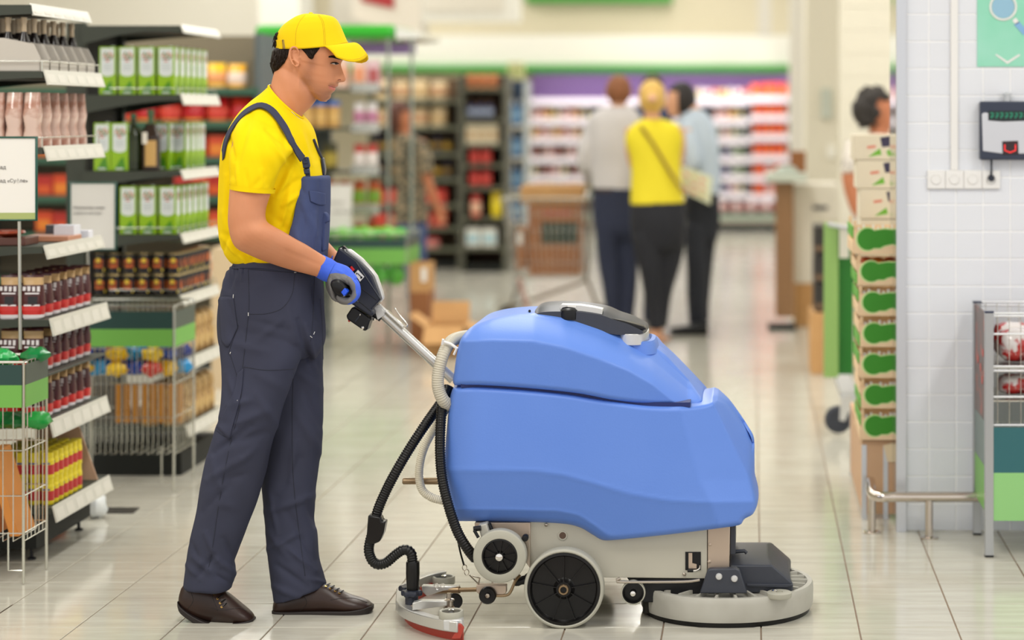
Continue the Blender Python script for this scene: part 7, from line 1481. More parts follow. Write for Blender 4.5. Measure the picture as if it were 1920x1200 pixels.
# green trolley board and dark crates
TRY = thing('green_trolley', 'green panelled trolley on a castor behind the produce crates', 'trolley', (PX(1570, 9.98), 10.2, 0))
e = MB(); e.box(PX(1556, 9.98), PX(1600, 9.98), 9.98, 10.02, PZ(702, 9.98), PZ(425, 9.98)); e.build('green_board', mat('trolley_green', (26, 112, 30), .4), TRY, smooth=0, bevel=.003)
e = MB(); e.box(PX(1545, 9.93), PX(1572, 9.93), 9.93, 9.98, PZ(708, 9.93), PZ(418, 9.93)); e.build('pale_post', mat('trolley_pale', (140, 178, 100), .4), TRY, smooth=0, bevel=.003)
e = MB(); e.box(PX(1574, 9.9), PX(1592, 9.9), 9.9, 9.92, PZ(484, 9.9), PZ(425, 9.9)); e.build('card', C(206, 204, 190, .5), TRY, smooth=0)
e = MB(); e.tube([P(1552, 420, 9.9), P(1592, 428, 9.9)], .012, 10); e.build('handle_bar', m_alu, TRY)
yw = 9.9
e = MB(); e.lathe(P(1572, 787, yw), (0, -1, 0), [(.001, -.03), (.058, -.03), (.066, -.024), (.066, -.004), (.060, 0), (.038, 0), (.036, -.004), (.001, -.004)], 32); W_ = e.build('castor', m_dgrey, TRY)
e = MB(); e.pprism([(1576, 748), (1596, 738), (1600, 752), (1584, 790), (1574, 788)], yw-.006, .006); e.build('castor_fork', m_silver, W_)
e = MB(); e.box(PX(1577, yw), PX(1577, yw)+.08, yw, yw+1.0, PZ(752, yw), PZ(738, yw)); e.build('deck', m_alu, TRY, smooth=0)
for k in range(3):
    e = MB(); Y_ = 12.3; a, b = 424+k*54, 477+k*54
    t = thing('plastic_crate', 'dark folding plastic crate, %s of three left of the green trolley' % ['top', 'middle', 'lowest'][k], 'crate', tuple(P(1536, b, Y_)), 'dark crates by the trolley')
    e.box(PX(1527, Y_), PX(1549, Y_), Y_, Y_+.4, PZ(b, Y_)+.001, PZ(a, Y_)-.001); e.build('crate_body', mat('crate_dark', (46, 42, 38), .5), t, smooth=0, bevel=.004)
    e = MB(); e.box(PX(1526, Y_), PX(1550, Y_), Y_-.01, Y_, PZ(b-6, Y_), PZ(b-16, Y_)); e.build('crate_lip', C(110, 86, 64, .5), t, smooth=0)
stk('cardboard_box', m_kraft, 'tall cardboard box standing under the dark plastic crates', 'box', 1520, 1545, 587, 704, 12.25, .45)
for k, (a, b) in enumerate([(345, 410), (412, 530)]):
    WC = stk('white_carton', mat('white_carton', (226, 220, 206), .6), '%s white carton in the stack right of the brown stand' % ['upper', 'lower'][k], 'carton', 1488, 1530 if k else 1572, a, b+(1 if k else 1.9), 15.0, .5)
    if k == 0: WC0 = WC
e = MB(); e.box(PX(1524, 14.99), PX(1552, 14.99), 14.99, 14.999, PZ(393, 14.99), PZ(386, 14.99)); e = e.build('handle_slot', C(60, 56, 66, .5), WC0, smooth=0); e.location = -WC0.location
stk('tan_carton', m_kraft, 'tan carton under the white cartons beside the aisle', 'carton', 1490, 1528, 531.5, 613, 15.0, .5)
# counter stand with a scale
ST_ = thing('weighing_stand', 'tall brown stand with a pale tray top at the right edge of aisle', 'stand', (PX(1478, 14.8), 15, 0)); Y_ = 14.8
e = MB(); e.box(PX(1454, Y_), PX(1488, Y_), Y_, Y_+.12, PZ(600, Y_)+.02, PZ(340, Y_)); e.build('post', mat('stand_brown', (150, 112, 76), .5), ST_, smooth=0, bevel=.004)
e = MB(); e.box(PX(1436, Y_), PX(1512, Y_), Y_-.12, Y_+.3, PZ(341, Y_), PZ(324, Y_)); e.build('tray', mat('stand_tray', (200, 208, 196), .4), ST_, smooth=0, bevel=.01)
e = MB(); e.lathe(P(1474, 324, Y_), (0, 0, 1), [(.09, 0), (.085, .02), (.05, .05), (.001, .055)], 20); e.build('scale_pan', C(170, 180, 168, .4), ST_)
e = MB(); e.box(PX(1440, Y_), PX(1492, Y_), Y_-.05, Y_+.2, 0, .03); e.build('foot', m_shelfd, ST_, smooth=0)
e = MB(); e.box(PX(1482, 14.9), PX(1511, 14.9), 14.93, 15.09, PZ(324, 14.8)+.001, PZ(284, 14.9)); single(e, 'wooden_crate', m_kraftd, 'brown crate sitting on the tray of the weighing stand', 'crate', (PX(1496, 14.9), 15, PZ(324, 14.8)))
# wall fittings on the far pillar
e = MB(); e.box(PX(1540, 15.98), PX(1560, 15.98), 15.96, 16.0, PZ(222, 15.98), PZ(166, 15.98)); single(e, 'wall_box', C(190, 196, 184, .5), 'small grey box fixed high on the cream pillar', 'wall box', tuple(P(1550, 222, 15.98)))
e = MB(); e.box(PX(1551, 15.98), PX(1566, 15.98), 15.97, 16.0, PZ(296, 15.98), PZ(272, 15.98)); single(e, 'wall_switch', m_white, 'small white switch low on the cream pillar', 'switch', tuple(P(1558, 296, 15.98)))
# ---- things on the tiled wall
T = thing('wall_sockets', 'row of four white wall sockets with a black plug in the last', 'socket', tuple(P(1806, 354, YT)))
for k in range(4):
    a = 1738+34.3*k; e = MB(); e.box(PX(a, YT), PX(a+34, YT), YT-.014, YT, PZ(354, YT), PZ(319, YT)); S = e.build('socket_body', m_wht, T, smooth=0, bevel=.004, seg=3)
    e = MB(); e.lathe(P(a+17, 336, YT-.014), (0, -1, 0), [(.0195, -.001), (.0185, .004), (.0172, .005), (.017, .003 if k < 3 else -.004), (.001, .003 if k < 3 else -.006)], 28); e.build('socket_cover', m_wht, S)
e = MB(); e.lathe(P(1858, 334, YT-.012), (0, -1, 0), [(.0115, -.002), (.0115, .018), (.009, .022), (.001, .023)], 18); e.tube([P(1858, 334, YT-.028), P(1859, 318, YT-.03), P(1859, 300, YT-.02)], [.005, .004, .0035], 10); e.build('plug', m_dgr2, T)
e = MB(); e.box(PX(1782, YT), PX(1796, YT), YT-.012, YT, PZ(319, YT), CEIL); single(e, 'cable_channel', m_wht, 'vertical white cable channel rising from the sockets', 'cable channel', tuple(P(1789, 319, YT)), bevel=.002)
T = thing('price_checker', 'dark framed wall price checker with a silver face and red scanner window', 'price checker', tuple(P(1890, 300, YT)))
e = MB(); e.box(PX(1838, YT-.05), PX(1945, YT-.05), YT-.05, YT-.004, PZ(300, YT-.05), PZ(190, YT-.05)); e.build('housing', mat('navy_housing', (44, 52, 72), .4), T, smooth=0, bevel=.006)
e = MB(); pf = [(1841, 214), (1846, 211), (1853, 212), (1853, 226), (1880, 228), (1945, 226), (1945, 288), (1880, 288), (1843, 283)]; e.pprism(pf, YT-.053, .005); e.build('silver_face', mat('brushed_face', (206, 208, 214), .35, .5), T, smooth=0, bevel=.001)
e = MB(); e.pprism([(1853, 208), (1945, 208), (1945, 226), (1880, 227), (1853, 225)], YT-.0535, .004); e.build('display', mat('display_dark', (12, 30, 30), .2), T, smooth=0)
e = MB()
for k in range(9):
    a = 1857+9*k; e.pprism([(a, 211+k % 2), (a+6, 211), (a+6, 213), (a, 213)], YT-.0545, .001); e.pprism([(a+1, 216), (a+3, 216), (a+3, 222), (a+1, 222)], YT-.0545, .001); e.pprism([(a+4, 213), (a+6, 213), (a+6, 220-k % 3), (a+4, 220)], YT-.0545, .001)
tag(e.build('green_digit', mat('digit_green', (20, 120, 90), .4, emit=((20, 120, 90), .4)), T, smooth=0), kind='stuff')
e = MB(); e.pprism([(1879, 265), (1909, 264), (1910, 289), (1880, 290)], YT-.0545, .004); SW = e.build('scanner_window', mat('scanner_dark', (44, 16, 18), .2), T, smooth=0)
e = MB(); e.tube([P(1884, 271, YT-.056), P(1884, 282, YT-.056), P(1894, 286, YT-.056), P(1904, 282, YT-.056), P(1904, 271, YT-.056)], .0022, 6); e.build('scanner_glow', mat('scanner_red', (220, 40, 40), .4, emit=((230, 40, 40), 1.0)), SW)
e = MB(); e.lathe(P(1888, 182, YT-.02), (0, 0, 1), [(.012, -.02), (.012, .004), (.018, .012), (.006, .02), (.001, .02)], 14); e.build('top_clamp', mat('clear_plastic', (226, 230, 234), .1, alpha=.7), T)
T = thing('wall_poster', 'mint green poster with a magnifying glass and a white chevron', 'poster', tuple(P(1890, 125, YT)))
e = MB(); e.box(PX(1832, YT), PX(1975, YT), YT-.004, YT-.0005, PZ(125, YT), PZ(-40, YT)); e.build('sheet', mat('poster_mint', (160, 222, 200), .35, var=(3, (128, 212, 176), .35, .65)), T, smooth=0)
ring = lambda cx, cy, r, n=36: [P(cx+r*math.cos(2*math.pi*k/n), cy+r*math.sin(2*math.pi*k/n), YT-.0055) for k in range(n)]
e = MB(); e.prism(ring(1881, 13, 21), (0, .001, 0)); e.build('lens_print', C(146, 190, 214, .3), T, smooth=0)
e = MB(); e.tube(ring(1881, 13, 24), .0042, 8, closed=True); e.build('magnifier_ring', m_wht, T)
e = MB(); e.prism([P(x, y, YT-.006) for x, y in ((1898, 38), (1905, 33), (1911, 42), (1904, 46))], (0, .001, 0)); e.build('handle_neck', m_wht, T, smooth=0)
e = MB(); e.prism([P(x, y, YT-.006) for x, y in ((1901, 46), (1911, 40), (1928, 60), (1919, 66))], (0, .001, 0)); e.build('handle_print', C(130, 180, 222, .3), T, smooth=0)
e = MB(); e.prism([P(x, y, YT-.006) for x, y in ((1866, 103), (1868, 101), (1889, 115), (1911, 101), (1913, 104), (1889, 120))], (0, .001, 0)); e.build('chevron_print', m_wht, T, smooth=0)
# ---- steel guard rail
T = thing('guard_rail', 'low polished steel guard rail running along the tiled wall', 'guard rail', (PX(1740, 7.55), 7.5, 0)); zr = .150
e = MB(); yr = 7.52; A = cr([(PX(1632, 7.84), 7.83, zr), (PX(1633, 7.72), 7.72, zr), (PX(1636, 7.56), 7.58, zr), (PX(1650, yr), yr, zr), (PX(1690, yr), yr, zr), (PX(1760, yr), yr, zr), (PX(1835, yr), yr, zr)], 50)
m_pol = mat('polished_steel', (206, 196, 186), .15, 1.0); e.tube(A.tolist(), .0185, 18); e.build('rail_tube', m_pol, T)
for x, y in ((PX(1635, 7.62), 7.62), (PX(1742, yr), yr)):
    e = MB(); e.tube([(x, y, .002), (x, y, zr-.01)], .0145, 16); o = e.build('post', m_pol, T); e = MB(); e.lathe((x, y, 0), (0, 0, 1), [(.034, 0), (.034, .004), (.018, .008), (.001, .008)], 24); e.build('base_plate', m_pol, o)
# ---- meat stand at the right edge
Yq = 7.19; Yr = 7.57; xq = PX(1847, Yq); xw = xq+1.0
MS = thing('display_stand', 'metal framed wire stand with teal and green panels and packed meat', 'display stand', ((xq+xw)/2, 7.4, 0)); zt_ = PZ(587, Yq)
m_sq = mat('galvanised', (176, 178, 180), .35, .6); lw = .030
for x, y in ((xq, Yq), (xq, Yr), (xw, Yq), (xw, Yr)):
    e = MB(); e.box(x, x+lw, y, y+lw, .006, zt_); L_ = e.build('leg', m_sq, MS, smooth=0, bevel=.002)
    e = MB(); e.box(x-.001, x+lw+.001, y-.001, y+lw+.001, zt_, zt_+.006); e.build('end_cap', m_buck, L_, smooth=0); e = MB(); e.box(x, x+lw, y, y+lw, 0, .006); e.build('foot_cap', m_blk, L_, smooth=0)
zq = lambda py: PZ(py, Yq)
for z0, z1_, m1, nm in ((zq(887), zq(802), mat('panel_teal', (42, 100, 106), .45), 'teal_panel'), (zq(977), zq(887), mat('panel_green', (144, 200, 126), .45), 'green_panel')):
    e = MB(); e.box(xq+lw, xw, Yq+.004, Yq+.009, z0, z1_); e.build(nm, m1, MS, smooth=0)
sx = xq+.006
for pa, m1, nm in (((700-114, 795, 0), mat('photo_brown', (96, 78, 72), .4, var=(14, (150, 76, 60), .55, .62)), 'photo_panel'),):
    e = MB(); e.box(sx, sx+.005, Yq+lw, Yr, zq(794), zt_-.004); PH = e.build(nm, m1, MS, smooth=0)
for j, (y, z) in enumerate(((7.30, .70), (7.38, .64), (7.46, .66), (7.33, .60))):
    e = MB(); e.lathe((sx-.001, y, z), (-1, 0, 0), [(.016, 0), (.014, .0008), (.001, .001)], 12); e.build('tomato_print', C(206, 74, 60, .4), PH, smooth=0)
e = MB(); e.box(sx, sx+.005, Yq+lw, Yr, zq(880), zq(795)); e.build('grey_panel', mat('panel_slate2', (112, 126, 122), .45), MS, smooth=0)
e = MB(); e.box(sx, sx+.005, Yq+lw, Yr, zq(965), zq(881)); e.build('side_green_panel', mat('panel_green2', (112, 172, 76), .45), MS, smooth=0)
for y, lst in ((Yq+.012, (588, 593, 627, 688, 696, 745, 798)), (Yr+.01, (567, 573))):
    for py in lst:
        z = PZ(py, Yq) if y < 7.3 else PZ(py, Yr); e = MB(); e.bar((xq+lw, y, z), (xw, y, z), .0042, 8); e.build('wire_rail', mat('bright_wire', (232, 234, 238), .25, .5), MS)
e = MB()
for k in range(24): x = xq+lw+.016+.0405*k; e.bar((x, Yq+.018, zq(798)), (x, Yq+.018, zq(590)), .0016, 5); e.bar((x, Yr+.004, PZ(720, Yr)), (x, Yr+.004, PZ(569, Yr)), .0016, 5)
tag(e.build('wire_grid', m_wire, MS, smooth=60), kind='stuff')
for z in (zq(752), zq(690)+.0): e = MB(); e.box(xq+lw, xw, Yq+.022, Yr-.002, z-.006, z); e.build('wire_shelf', m_wire, MS, smooth=0)
def meat(k, x, y, z, w_, h_, lab):
    e = MB(); e.ball((0, 0, 0), 1, 16, sc=(w_/2, .06, h_/2)); vs = []
    for v in e.v:
        p = Vector(v); p.x = math.copysign((abs(p.x)/(w_/2))**.6*w_/2, p.x); p.z = math.copysign((abs(p.z)/(h_/2))**.65*h_/2, p.z); q = 1+.12*noise.noise(p*30+Vector((k, 0, 0))); vs.append((x+p.x*q, y+p.y*q, z+h_/2+p.z*q))
    e.v = vs
    mm = mat('packed_meat', (226, 218, 216), .15, coat=.6); b = mm.node_tree
    if not mm.get('done'):
        mm['done'] = 1; nt = b; bs = nt.nodes['Principled BSDF']; tc = nt.nodes.new('ShaderNodeTexCoord'); n = nt.nodes.new('ShaderNodeTexNoise'); n.inputs['Scale'].default_value = 13; n.inputs['Detail'].default_value = 4; r = nt.nodes.new('ShaderNodeValToRGB'); r.color_ramp.interpolation = 'EASE'; el = r.color_ramp.elements
        el[0].position = .42; el[0].color = rgb((228, 222, 220)); el[1].position = .50; el[1].color = rgb((186, 40, 38)); q = el.new(.68); q.color = rgb((120, 24, 28))
        nt.links.new(tc.outputs['Object'], n.inputs['Vector']); nt.links.new(n.outputs['Fac'], r.inputs['Fac']); nt.links.new(r.outputs['Color'], bs.inputs['Base Color'])
    single(e, 'packed_meat', mm, lab, 'packed meat', (x, y, z), 'packed meat in the wire stand')
for k in range(6): meat(k, xq+.125+.15*k, Yq+.12, zq(690)+.012, .14, .115, 'clear packed red meat on upper tier of wire stand, %s from left' % ORD[k])
for k in range(6): meat(k+9, xq+.125+.15*k, Yq+.25, zq(690)+.012, .14, .125, 'clear packed red meat in back row of upper tier, %s from left' % ORD[k])
for k in range(6): meat(k+20, xq+.125+.15*k, Yq+.12, zq(752)+.010, .14, .07, 'clear packed red meat on lower tier of wire stand, %s from left' % ORD[k])
# ---------------------------------------------------------------- shoppers
m_skf = mat('far_skin', (214, 160, 126), .55); m_skd = mat('far_skin_tan', (186, 116, 80), .55)
def wavy(me, amp, sc=8):
    V = mverts(me); N = mnorm(me); nz = np.array([noise.noise(Vector((v[0]*sc, v[1]*sc, v[2]*sc*.6))) for v in V.tolist()]); V += N*(nz*amp)[:, None]; setverts(me, V)
def garment(rows_list, name, m, parent, vox=.010, amp=.012, e=2.3):
    g = MB()
    for rows in rows_list: loftpx(g, rows, 28, 5, e)
    me = remesh(g, vox, 3, .5); wavy(me, amp); toloc(me, parent); return finish(me, name, m, parent, smooth=180, fix=False)
def far_hand(g, w_, d, s, palm=(0, 0, 1)):
    """palm, four unequal bent fingers and a thumb from the side; w_ wrist, d direction, s sideways"""
    w_, d, s = Vector(w_), Vector(d).normalized(), Vector(s).normalized(); nn = d.cross(s).normalized()
    g.loft([[w_+d*t+s*(.5*wd*math.cos(a))+nn*(.014*math.sin(a)) for a in [2*math.pi*j/12 for j in range(12)]] for t, wd in ((-.02, .05), (.02, .07), (.06, .085), (.09, .08))])
    for k, L in enumerate((.060, .072, .078, .068)):
        b = w_+d*.085+s*(-.03+.02*k); g.tube([b, b+d*L*.45+nn*.006, b+d*L*.8+nn*.022, b+d*L*.9+nn*.04], [.0095, .0088, .008, .0065], 8)
    b = w_+d*.02+s*.04; g.tube([b, b+d*.03+s*.022, b+d*.06+s*.026+nn*.012], [.012, .0105, .008], 8)
def headm(g, cx, cy, rx, ry, Y, face=None, ear=True):
    """simple skull and jaw; face = unit x direction of the nose in the image or None for the back of the head"""
    s = Y/F; c = P(cx, cy, Y); fx = face or 0
    rings = []
    for t, k, dx in ((-1, .35, .35), (-.86, .55, .28), (-.6, .74, .16), (-.25, .9, .06), (.1, 1, 0), (.45, .98, -.03), (.75, .78, -.05), (.93, .45, -.05), (1, .08, -.05)):
        rings.append([(c.x+fx*dx*rx*s+rx*s*k*math.cos(a), Y+(rx*s*.86 if face else rx*s*1.12)*k*math.sin(a)-(0 if face else dx*rx*s*-.6), c.z+t*ry*s) for a in [2*math.pi*j/20 for j in range(20)]])
    g.loft(rings)
    if face:
        g.tube([P(cx+fx*rx*.88, cy-ry*.05, Y), P(cx+fx*rx*1.16, cy+ry*.28, Y), P(cx+fx*rx*.9, cy+ry*.36, Y)], [.008, .014, .01], 8)
        g.ball(P(cx+fx*rx*.85, cy+ry*.55, Y), .016, 8); g.ball(P(cx+fx*rx*.62, cy+ry*.84, Y), .022, 8); g.tube([P(cx-fx*rx*.05, cy-ry*.05, Y-rx*s*.86), P(cx-fx*rx*.12, cy+ry*.12, Y-rx*s*.9), P(cx, cy+ry*.28, Y-rx*s*.84)], [.010, .012, .008], 8)
    elif ear:
        for q in (-1, 1): g.tube([P(cx+q*rx*1.0, cy-ry*.05, Y-.01), P(cx+q*rx*1.12, cy+ry*.08, Y), P(cx+q*rx*.98, cy+ry*.3, Y-.01)], [.009, .012, .007], 8)
def hairm(cx, cy, rx, ry, Y, parent, m, face=None, low=.45, bun=None, extra=0.0, rough=0.0):
    s = Y/F; c = P(cx, cy, Y); e = MB(); rings = []
    for i in range(13):
        th = math.pi*(.02+.98*(i/12)*(.62+low*.35)); t = math.cos(th); k = math.sin(th)
        rings.append([(c.x+rx*s*1.10*k*math.cos(a)-(face or 0)*rx*s*.10, Y+rx*s*(1.16 if not face else .98)*k*math.sin(a)-(0.012 if not face else 0), c.z+t*ry*s*1.07) for a in [2*math.pi*j/24 for j in range(24)]])
    e.loft(rings)
    if bun: e.ball(P(cx, bun, Y-.10), .05, 12)
    e.v = [tuple(Vector(v)+Vector((noise.noise(Vector(v)*30), noise.noise(Vector(v)*30+Vector((9, 0, 0))), noise.noise(Vector(v)*30+Vector((0, 9, 0)))))*rough) for v in e.v]
    if face:                                             # leave the face free: drop the front lower part
        keep = [k for k, f in enumerate(e.f) if not (len(f) > 4 or (sum((e.v[i][0]-c.x)*face for i in f)/len(f) > rx*s*.12 and sum(e.v[i][2] for i in f)/len(f) < c.z+ry*s*.42))]
        e.f = [e.f[k] for k in keep]; e.m = [0]*len(e.f)
    o = e.build('hair', m, parent, smooth=180)
    if face: so = o.modifiers.new('s', 'SOLIDIFY'); so.thickness = .012; so.offset = 0
    return o
def person(label, px, Y): return thing('person', label, 'person', (PX(px, Y), Y, 0))
def body_mesh(g, parent, m, vox=.009): me = remesh(g, vox, 2, .5); toloc(me, parent); return finish(me, 'body', m, parent, smooth=180, fix=False)
def shoes(parent, lst, Y, m=None):
    for x0, x1, yb, hh, Ys in lst:
        e = MB(); A, B = PX(x0, Ys), PX(x1, Ys); n = 16; rings = []
        for t in (0, .08, .25, .5, .75, .92, 1):
            x = A+(B-A)*t; wd = .045*math.sin(math.pi*(.18+.66*t)) ; h_ = hh*(1-.5*t if True else 1); rings.append([(x, Ys+wd*math.cos(a), max(.002, h_*.5+h_*.5*math.sin(a))) for a in [2*math.pi*j/n for j in range(n)]])
        e.loft(rings); e.build('shoe', m or m_blk, parent, smooth=60)
# man in the pale grey shirt, back to us
Y = 14.5; A = person('man in pale grey shirt and navy jeans seen from behind, left of group', 1150, Y)
g = MB(); headm(g, 1160, 171, 22, 27, Y); loftpx(g, [(1147, 185, 1173, 185, Y, .055), (1146, 212, 1174, 212, Y, .06)], 16, 3); loftpx(g, [(1112, 215, 1190, 222, Y, .09), (1112, 300, 1192, 300, Y, .09), (1125, 380, 1190, 380, Y, .09)], 16, 3)
loftpx(g, [(1096, 240, 1118, 235, Y, .045), (1084, 300, 1106, 300, Y-.02, .042), (1094, 338, 1112, 326, Y+.15, .036), (1108, 348, 1120, 336, Y+.32, .03)], 14, 4); far_hand(g, P(1114, 340, Y+.34), (.2, 1, .1), (0, 0, 1)); 
loftpx(g, [(1130, 360, 1180, 360, Y, .07), (1136, 480, 1162, 480, Y, .05), (1140, 580, 1160, 580, Y, .04), (1142, 614, 1158, 614, Y, .04)], 12, 2); body_mesh(g, A, m_skf)
hairm(1160, 169, 22, 27, Y, A, mat('hair_brown', (134, 84, 52), .7), low=.5)
garment([[(1140, 198, 1180, 198, Y, .065), (1118, 208, 1196, 212, Y, .10), (1104, 226, 1204, 232, Y, .12), (1104, 260, 1202, 262, Y, .125), (1108, 310, 1196, 310, Y, .12), (1110, 345, 1194, 345, Y, .12), (1110, 358, 1194, 357, Y, .125)],
         [(1106, 222, 1128, 222, Y, .06), (1090, 250, 1118, 252, Y, .058), (1082, 285, 1108, 290, Y-.02, .055), (1086, 318, 1112, 318, Y+.02, .052), (1098, 340, 1116, 328, Y+.18, .045), (1108, 350, 1120, 336, Y+.27, .042)], [(1180, 225, 1206, 228, Y, .06), (1190, 260, 1214, 262, Y+.03, .055), (1188, 300, 1212, 305, Y+.12, .05), (1184, 320, 1200, 326, Y+.25, .045)]], 'shirt', mat('shirt_pale_grey', (198, 194, 194), .8), A)
garment([[(1110, 352, 1194, 352, Y, .125), (1111, 380, 1198, 380, Y, .13), (1113, 430, 1200, 430, Y, .12), (1125, 450, 1194, 450, Y, .07)], [(1113, 410, 1160, 415, Y-.02, .10), (1118, 470, 1160, 470, Y-.02, .095), (1130, 540, 1166, 540, Y-.01, .085), (1136, 600, 1166, 602, Y, .075), (1136, 616, 1166, 616, Y, .075)], [(1152, 410, 1200, 415, Y+.05, .10), (1156, 470, 1196, 470, Y+.05, .095), (1160, 520, 1196, 522, Y+.05, .085), (1160, 560, 1192, 562, Y+.04, .078), (1160, 610, 1186, 612, Y+.03, .075)]], 'jeans', mat('jeans_navy', (38, 44, 66), .85), A)
shoes(A, [(1142, 1186, 0, .09, 14.45), (1150, 1196, 0, .09, 14.58)], Y)
e = MB(); e.loft([ringpx((1109, 352), (1195, 352), Y, .128, 28), ringpx((1109, 358), (1195, 358), Y, .129, 28)], True, False); e.build('belt', mat('belt_brown', (60, 42, 34), .5), A)
# woman in the yellow sleeveless top
Y = 13.9; A = person('blonde woman in sleeveless yellow top with brown strap seen from behind', 1230, Y)
g = MB(); headm(g, 1223, 184, 22, 29, Y, ear=False); loftpx(g, [(1209, 200, 1236, 200, Y, .05), (1206, 232, 1240, 230, Y, .055)], 16, 3); loftpx(g, [(1190, 235, 1268, 235, Y, .09), (1192, 320, 1266, 320, Y, .085), (1192, 400, 1270, 400, Y, .1)], 16, 3)
loftpx(g, [(1262, 236, 1284, 240, Y, .042), (1266, 280, 1286, 280, Y+.04, .040), (1258, 318, 1276, 322, Y+.14, .035), (1252, 322, 1262, 332, Y+.28, .03)], 14, 4); far_hand(g, P(1256, 326, Y+.30), (-.2, 1, .1), (0, 0, 1))
loftpx(g, [(1172, 240, 1192, 236, Y, .042), (1172, 280, 1188, 280, Y+.04, .040), (1182, 318, 1196, 322, Y+.14, .035), (1196, 322, 1206, 332, Y+.28, .03)], 14, 4); far_hand(g, P(1204, 326, Y+.30), (.2, 1, .1), (0, 0, 1))
loftpx(g, [(1200, 385, 1240, 385, Y, .07), (1208, 490, 1234, 490, Y, .05), (1216, 590, 1234, 590, Y, .035), (1217, 634, 1233, 634, Y, .035)], 12, 2); loftpx(g, [(1226, 385, 1262, 385, Y+.03, .07), (1228, 490, 1252, 490, Y+.05, .05), (1228, 590, 1244, 590, Y+.06, .035), (1228, 632, 1243, 632, Y+.06, .035)], 12, 2)
for dx, dy in ((0, 0), (14, .06)):
    loftpx(g, [(1216+dx, 626, 1232+dx, 634, Y+dy, .036), (1226+dx, 630, 1242+dx, 640, Y+dy-.02, .038), (1240+dx*.5, 637, 1252+dx*.4, 643, Y+dy-.05, .036)], 12, 3)
body_mesh(g, A, m_skf)
hairm(1223, 182, 23, 30, Y, A, mat('hair_blonde', (212, 172, 92), .6), low=.62, bun=186, rough=.008)
e = MB(); e.ball(P(1223, 184, Y-.165), .022, 10); e.build('hair_clip', C(226, 168, 160, .4), A)
garment([[(1204, 224, 1242, 222, Y, .06), (1190, 230, 1262, 230, Y, .09), (1178, 240, 1276, 240, Y, .105), (1172, 262, 1282, 262, Y, .11), (1180, 300, 1276, 300, Y, .105), (1184, 340, 1276, 340, Y, .11), (1182, 384, 1284, 380, Y, .125)]], 'top', mat('top_yellow', (226, 208, 38), .8), A)
garment([[(1184, 378, 1283, 376, Y, .12), (1183, 420, 1286, 420, Y, .135), (1190, 460, 1280, 460, Y, .11), (1200, 474, 1265, 474, Y, .06)], [(1186, 440, 1240, 445, Y-.02, .10), (1194, 490, 1240, 495, Y-.02, .09), (1206, 540, 1238, 542, Y-.01, .07), (1214, 590, 1240, 592, Y, .055), (1216, 616, 1240, 617, Y, .05)], [(1228, 440, 1286, 440, Y+.05, .10), (1228, 490, 1276, 492, Y+.05, .09), (1226, 540, 1262, 542, Y+.05, .07), (1228, 590, 1254, 592, Y+.06, .055), (1228, 612, 1250, 613, Y+.06, .05)]], 'trousers', mat('trousers_black', (26, 27, 34), .85), A)
e = MB(); pts = [P(x, y, Y-.118) for x, y in cr([(1201, 236), (1222, 266), (1250, 312), (1284, 366)], 16)]; e.tube(pts, .011, 8); e.build('bag_strap', mat('strap_olive', (142, 112, 34), .6), A)
shoes(A, [(1222, 1254, 0, .02, 14.1), (1228, 1258, 0, .02, 14.2)], Y, mat('sandal_tan', (176, 116, 76), .6))
# man in the light blue shirt, head bent to the left, holding a leaflet
Y = 14.62; A = person('man in light blue shirt and dark trousers bending his head, right of group', 1310, Y)
g = MB(); headm(g, 1272, 190, 23, 29, Y, face=-1); loftpx(g, [(1270, 196, 1300, 188, Y, .055), (1280, 222, 1318, 208, Y, .06)], 16, 3); loftpx(g, [(1280, 222, 1332, 226, Y, .09), (1284, 300, 1344, 300, Y, .09), (1288, 380, 1344, 380, Y, .09)], 16, 3)
loftpx(g, [(1278, 240, 1300, 240, Y-.14, .04), (1288, 300, 1308, 296, Y-.17, .04), (1290, 325, 1306, 312, Y-.17, .032), (1274, 326, 1286, 314, Y-.18, .026)], 14, 4); far_hand(g, P(1282, 322, Y-.18), (-1, .1, -.1), (0, .1, 1)); loftpx(g, [(1295, 365, 1340, 365, Y, .07), (1298, 480, 1324, 480, Y, .05), (1300, 590, 1322, 590, Y, .04), (1300, 618, 1322, 618, Y, .04)], 12, 2)
body_mesh(g, A, m_skf); hairm(1276, 186, 24, 30, Y, A, mat('hair_black', (34, 28, 28), .6), face=-1, low=.5)
garment([[(1276, 214, 1302, 202, Y, .065), (1270, 232, 1326, 214, Y, .10), (1272, 262, 1343, 244, Y, .125), (1284, 300, 1350, 300, Y, .13), (1290, 340, 1352, 340, Y, .13), (1290, 366, 1350, 364, Y, .13)],
         [(1274, 226, 1306, 224, Y-.08, .065), (1276, 262, 1308, 262, Y-.14, .062), (1284, 300, 1314, 300, Y-.17, .056), (1288, 324, 1310, 312, Y-.175, .045), (1280, 328, 1296, 312, Y-.18, .04)]], 'shirt', mat('shirt_light_blue', (188, 202, 218), .8), A)
garment([[(1287, 358, 1349, 358, Y, .13), (1284, 400, 1350, 400, Y, .13), (1290, 450, 1344, 450, Y, .09)], [(1284, 420, 1326, 425, Y-.04, .10), (1284, 480, 1322, 482, Y-.04, .095), (1288, 540, 1326, 540, Y-.03, .085), (1292, 600, 1328, 600, Y-.02, .078), (1294, 614, 1328, 614, Y-.02, .078)], [(1306, 420, 1346, 425, Y+.06, .10), (1302, 480, 1338, 482, Y+.06, .095), (1298, 540, 1332, 540, Y+.05, .085), (1298, 600, 1328, 600, Y+.05, .078)]], 'trousers', mat('trousers_charcoal', (34, 37, 46), .85), A)
shoes(A, [(1328, 1256, 0, .10, 14.42), (1326, 1270, 0, .09, 14.5)], Y)
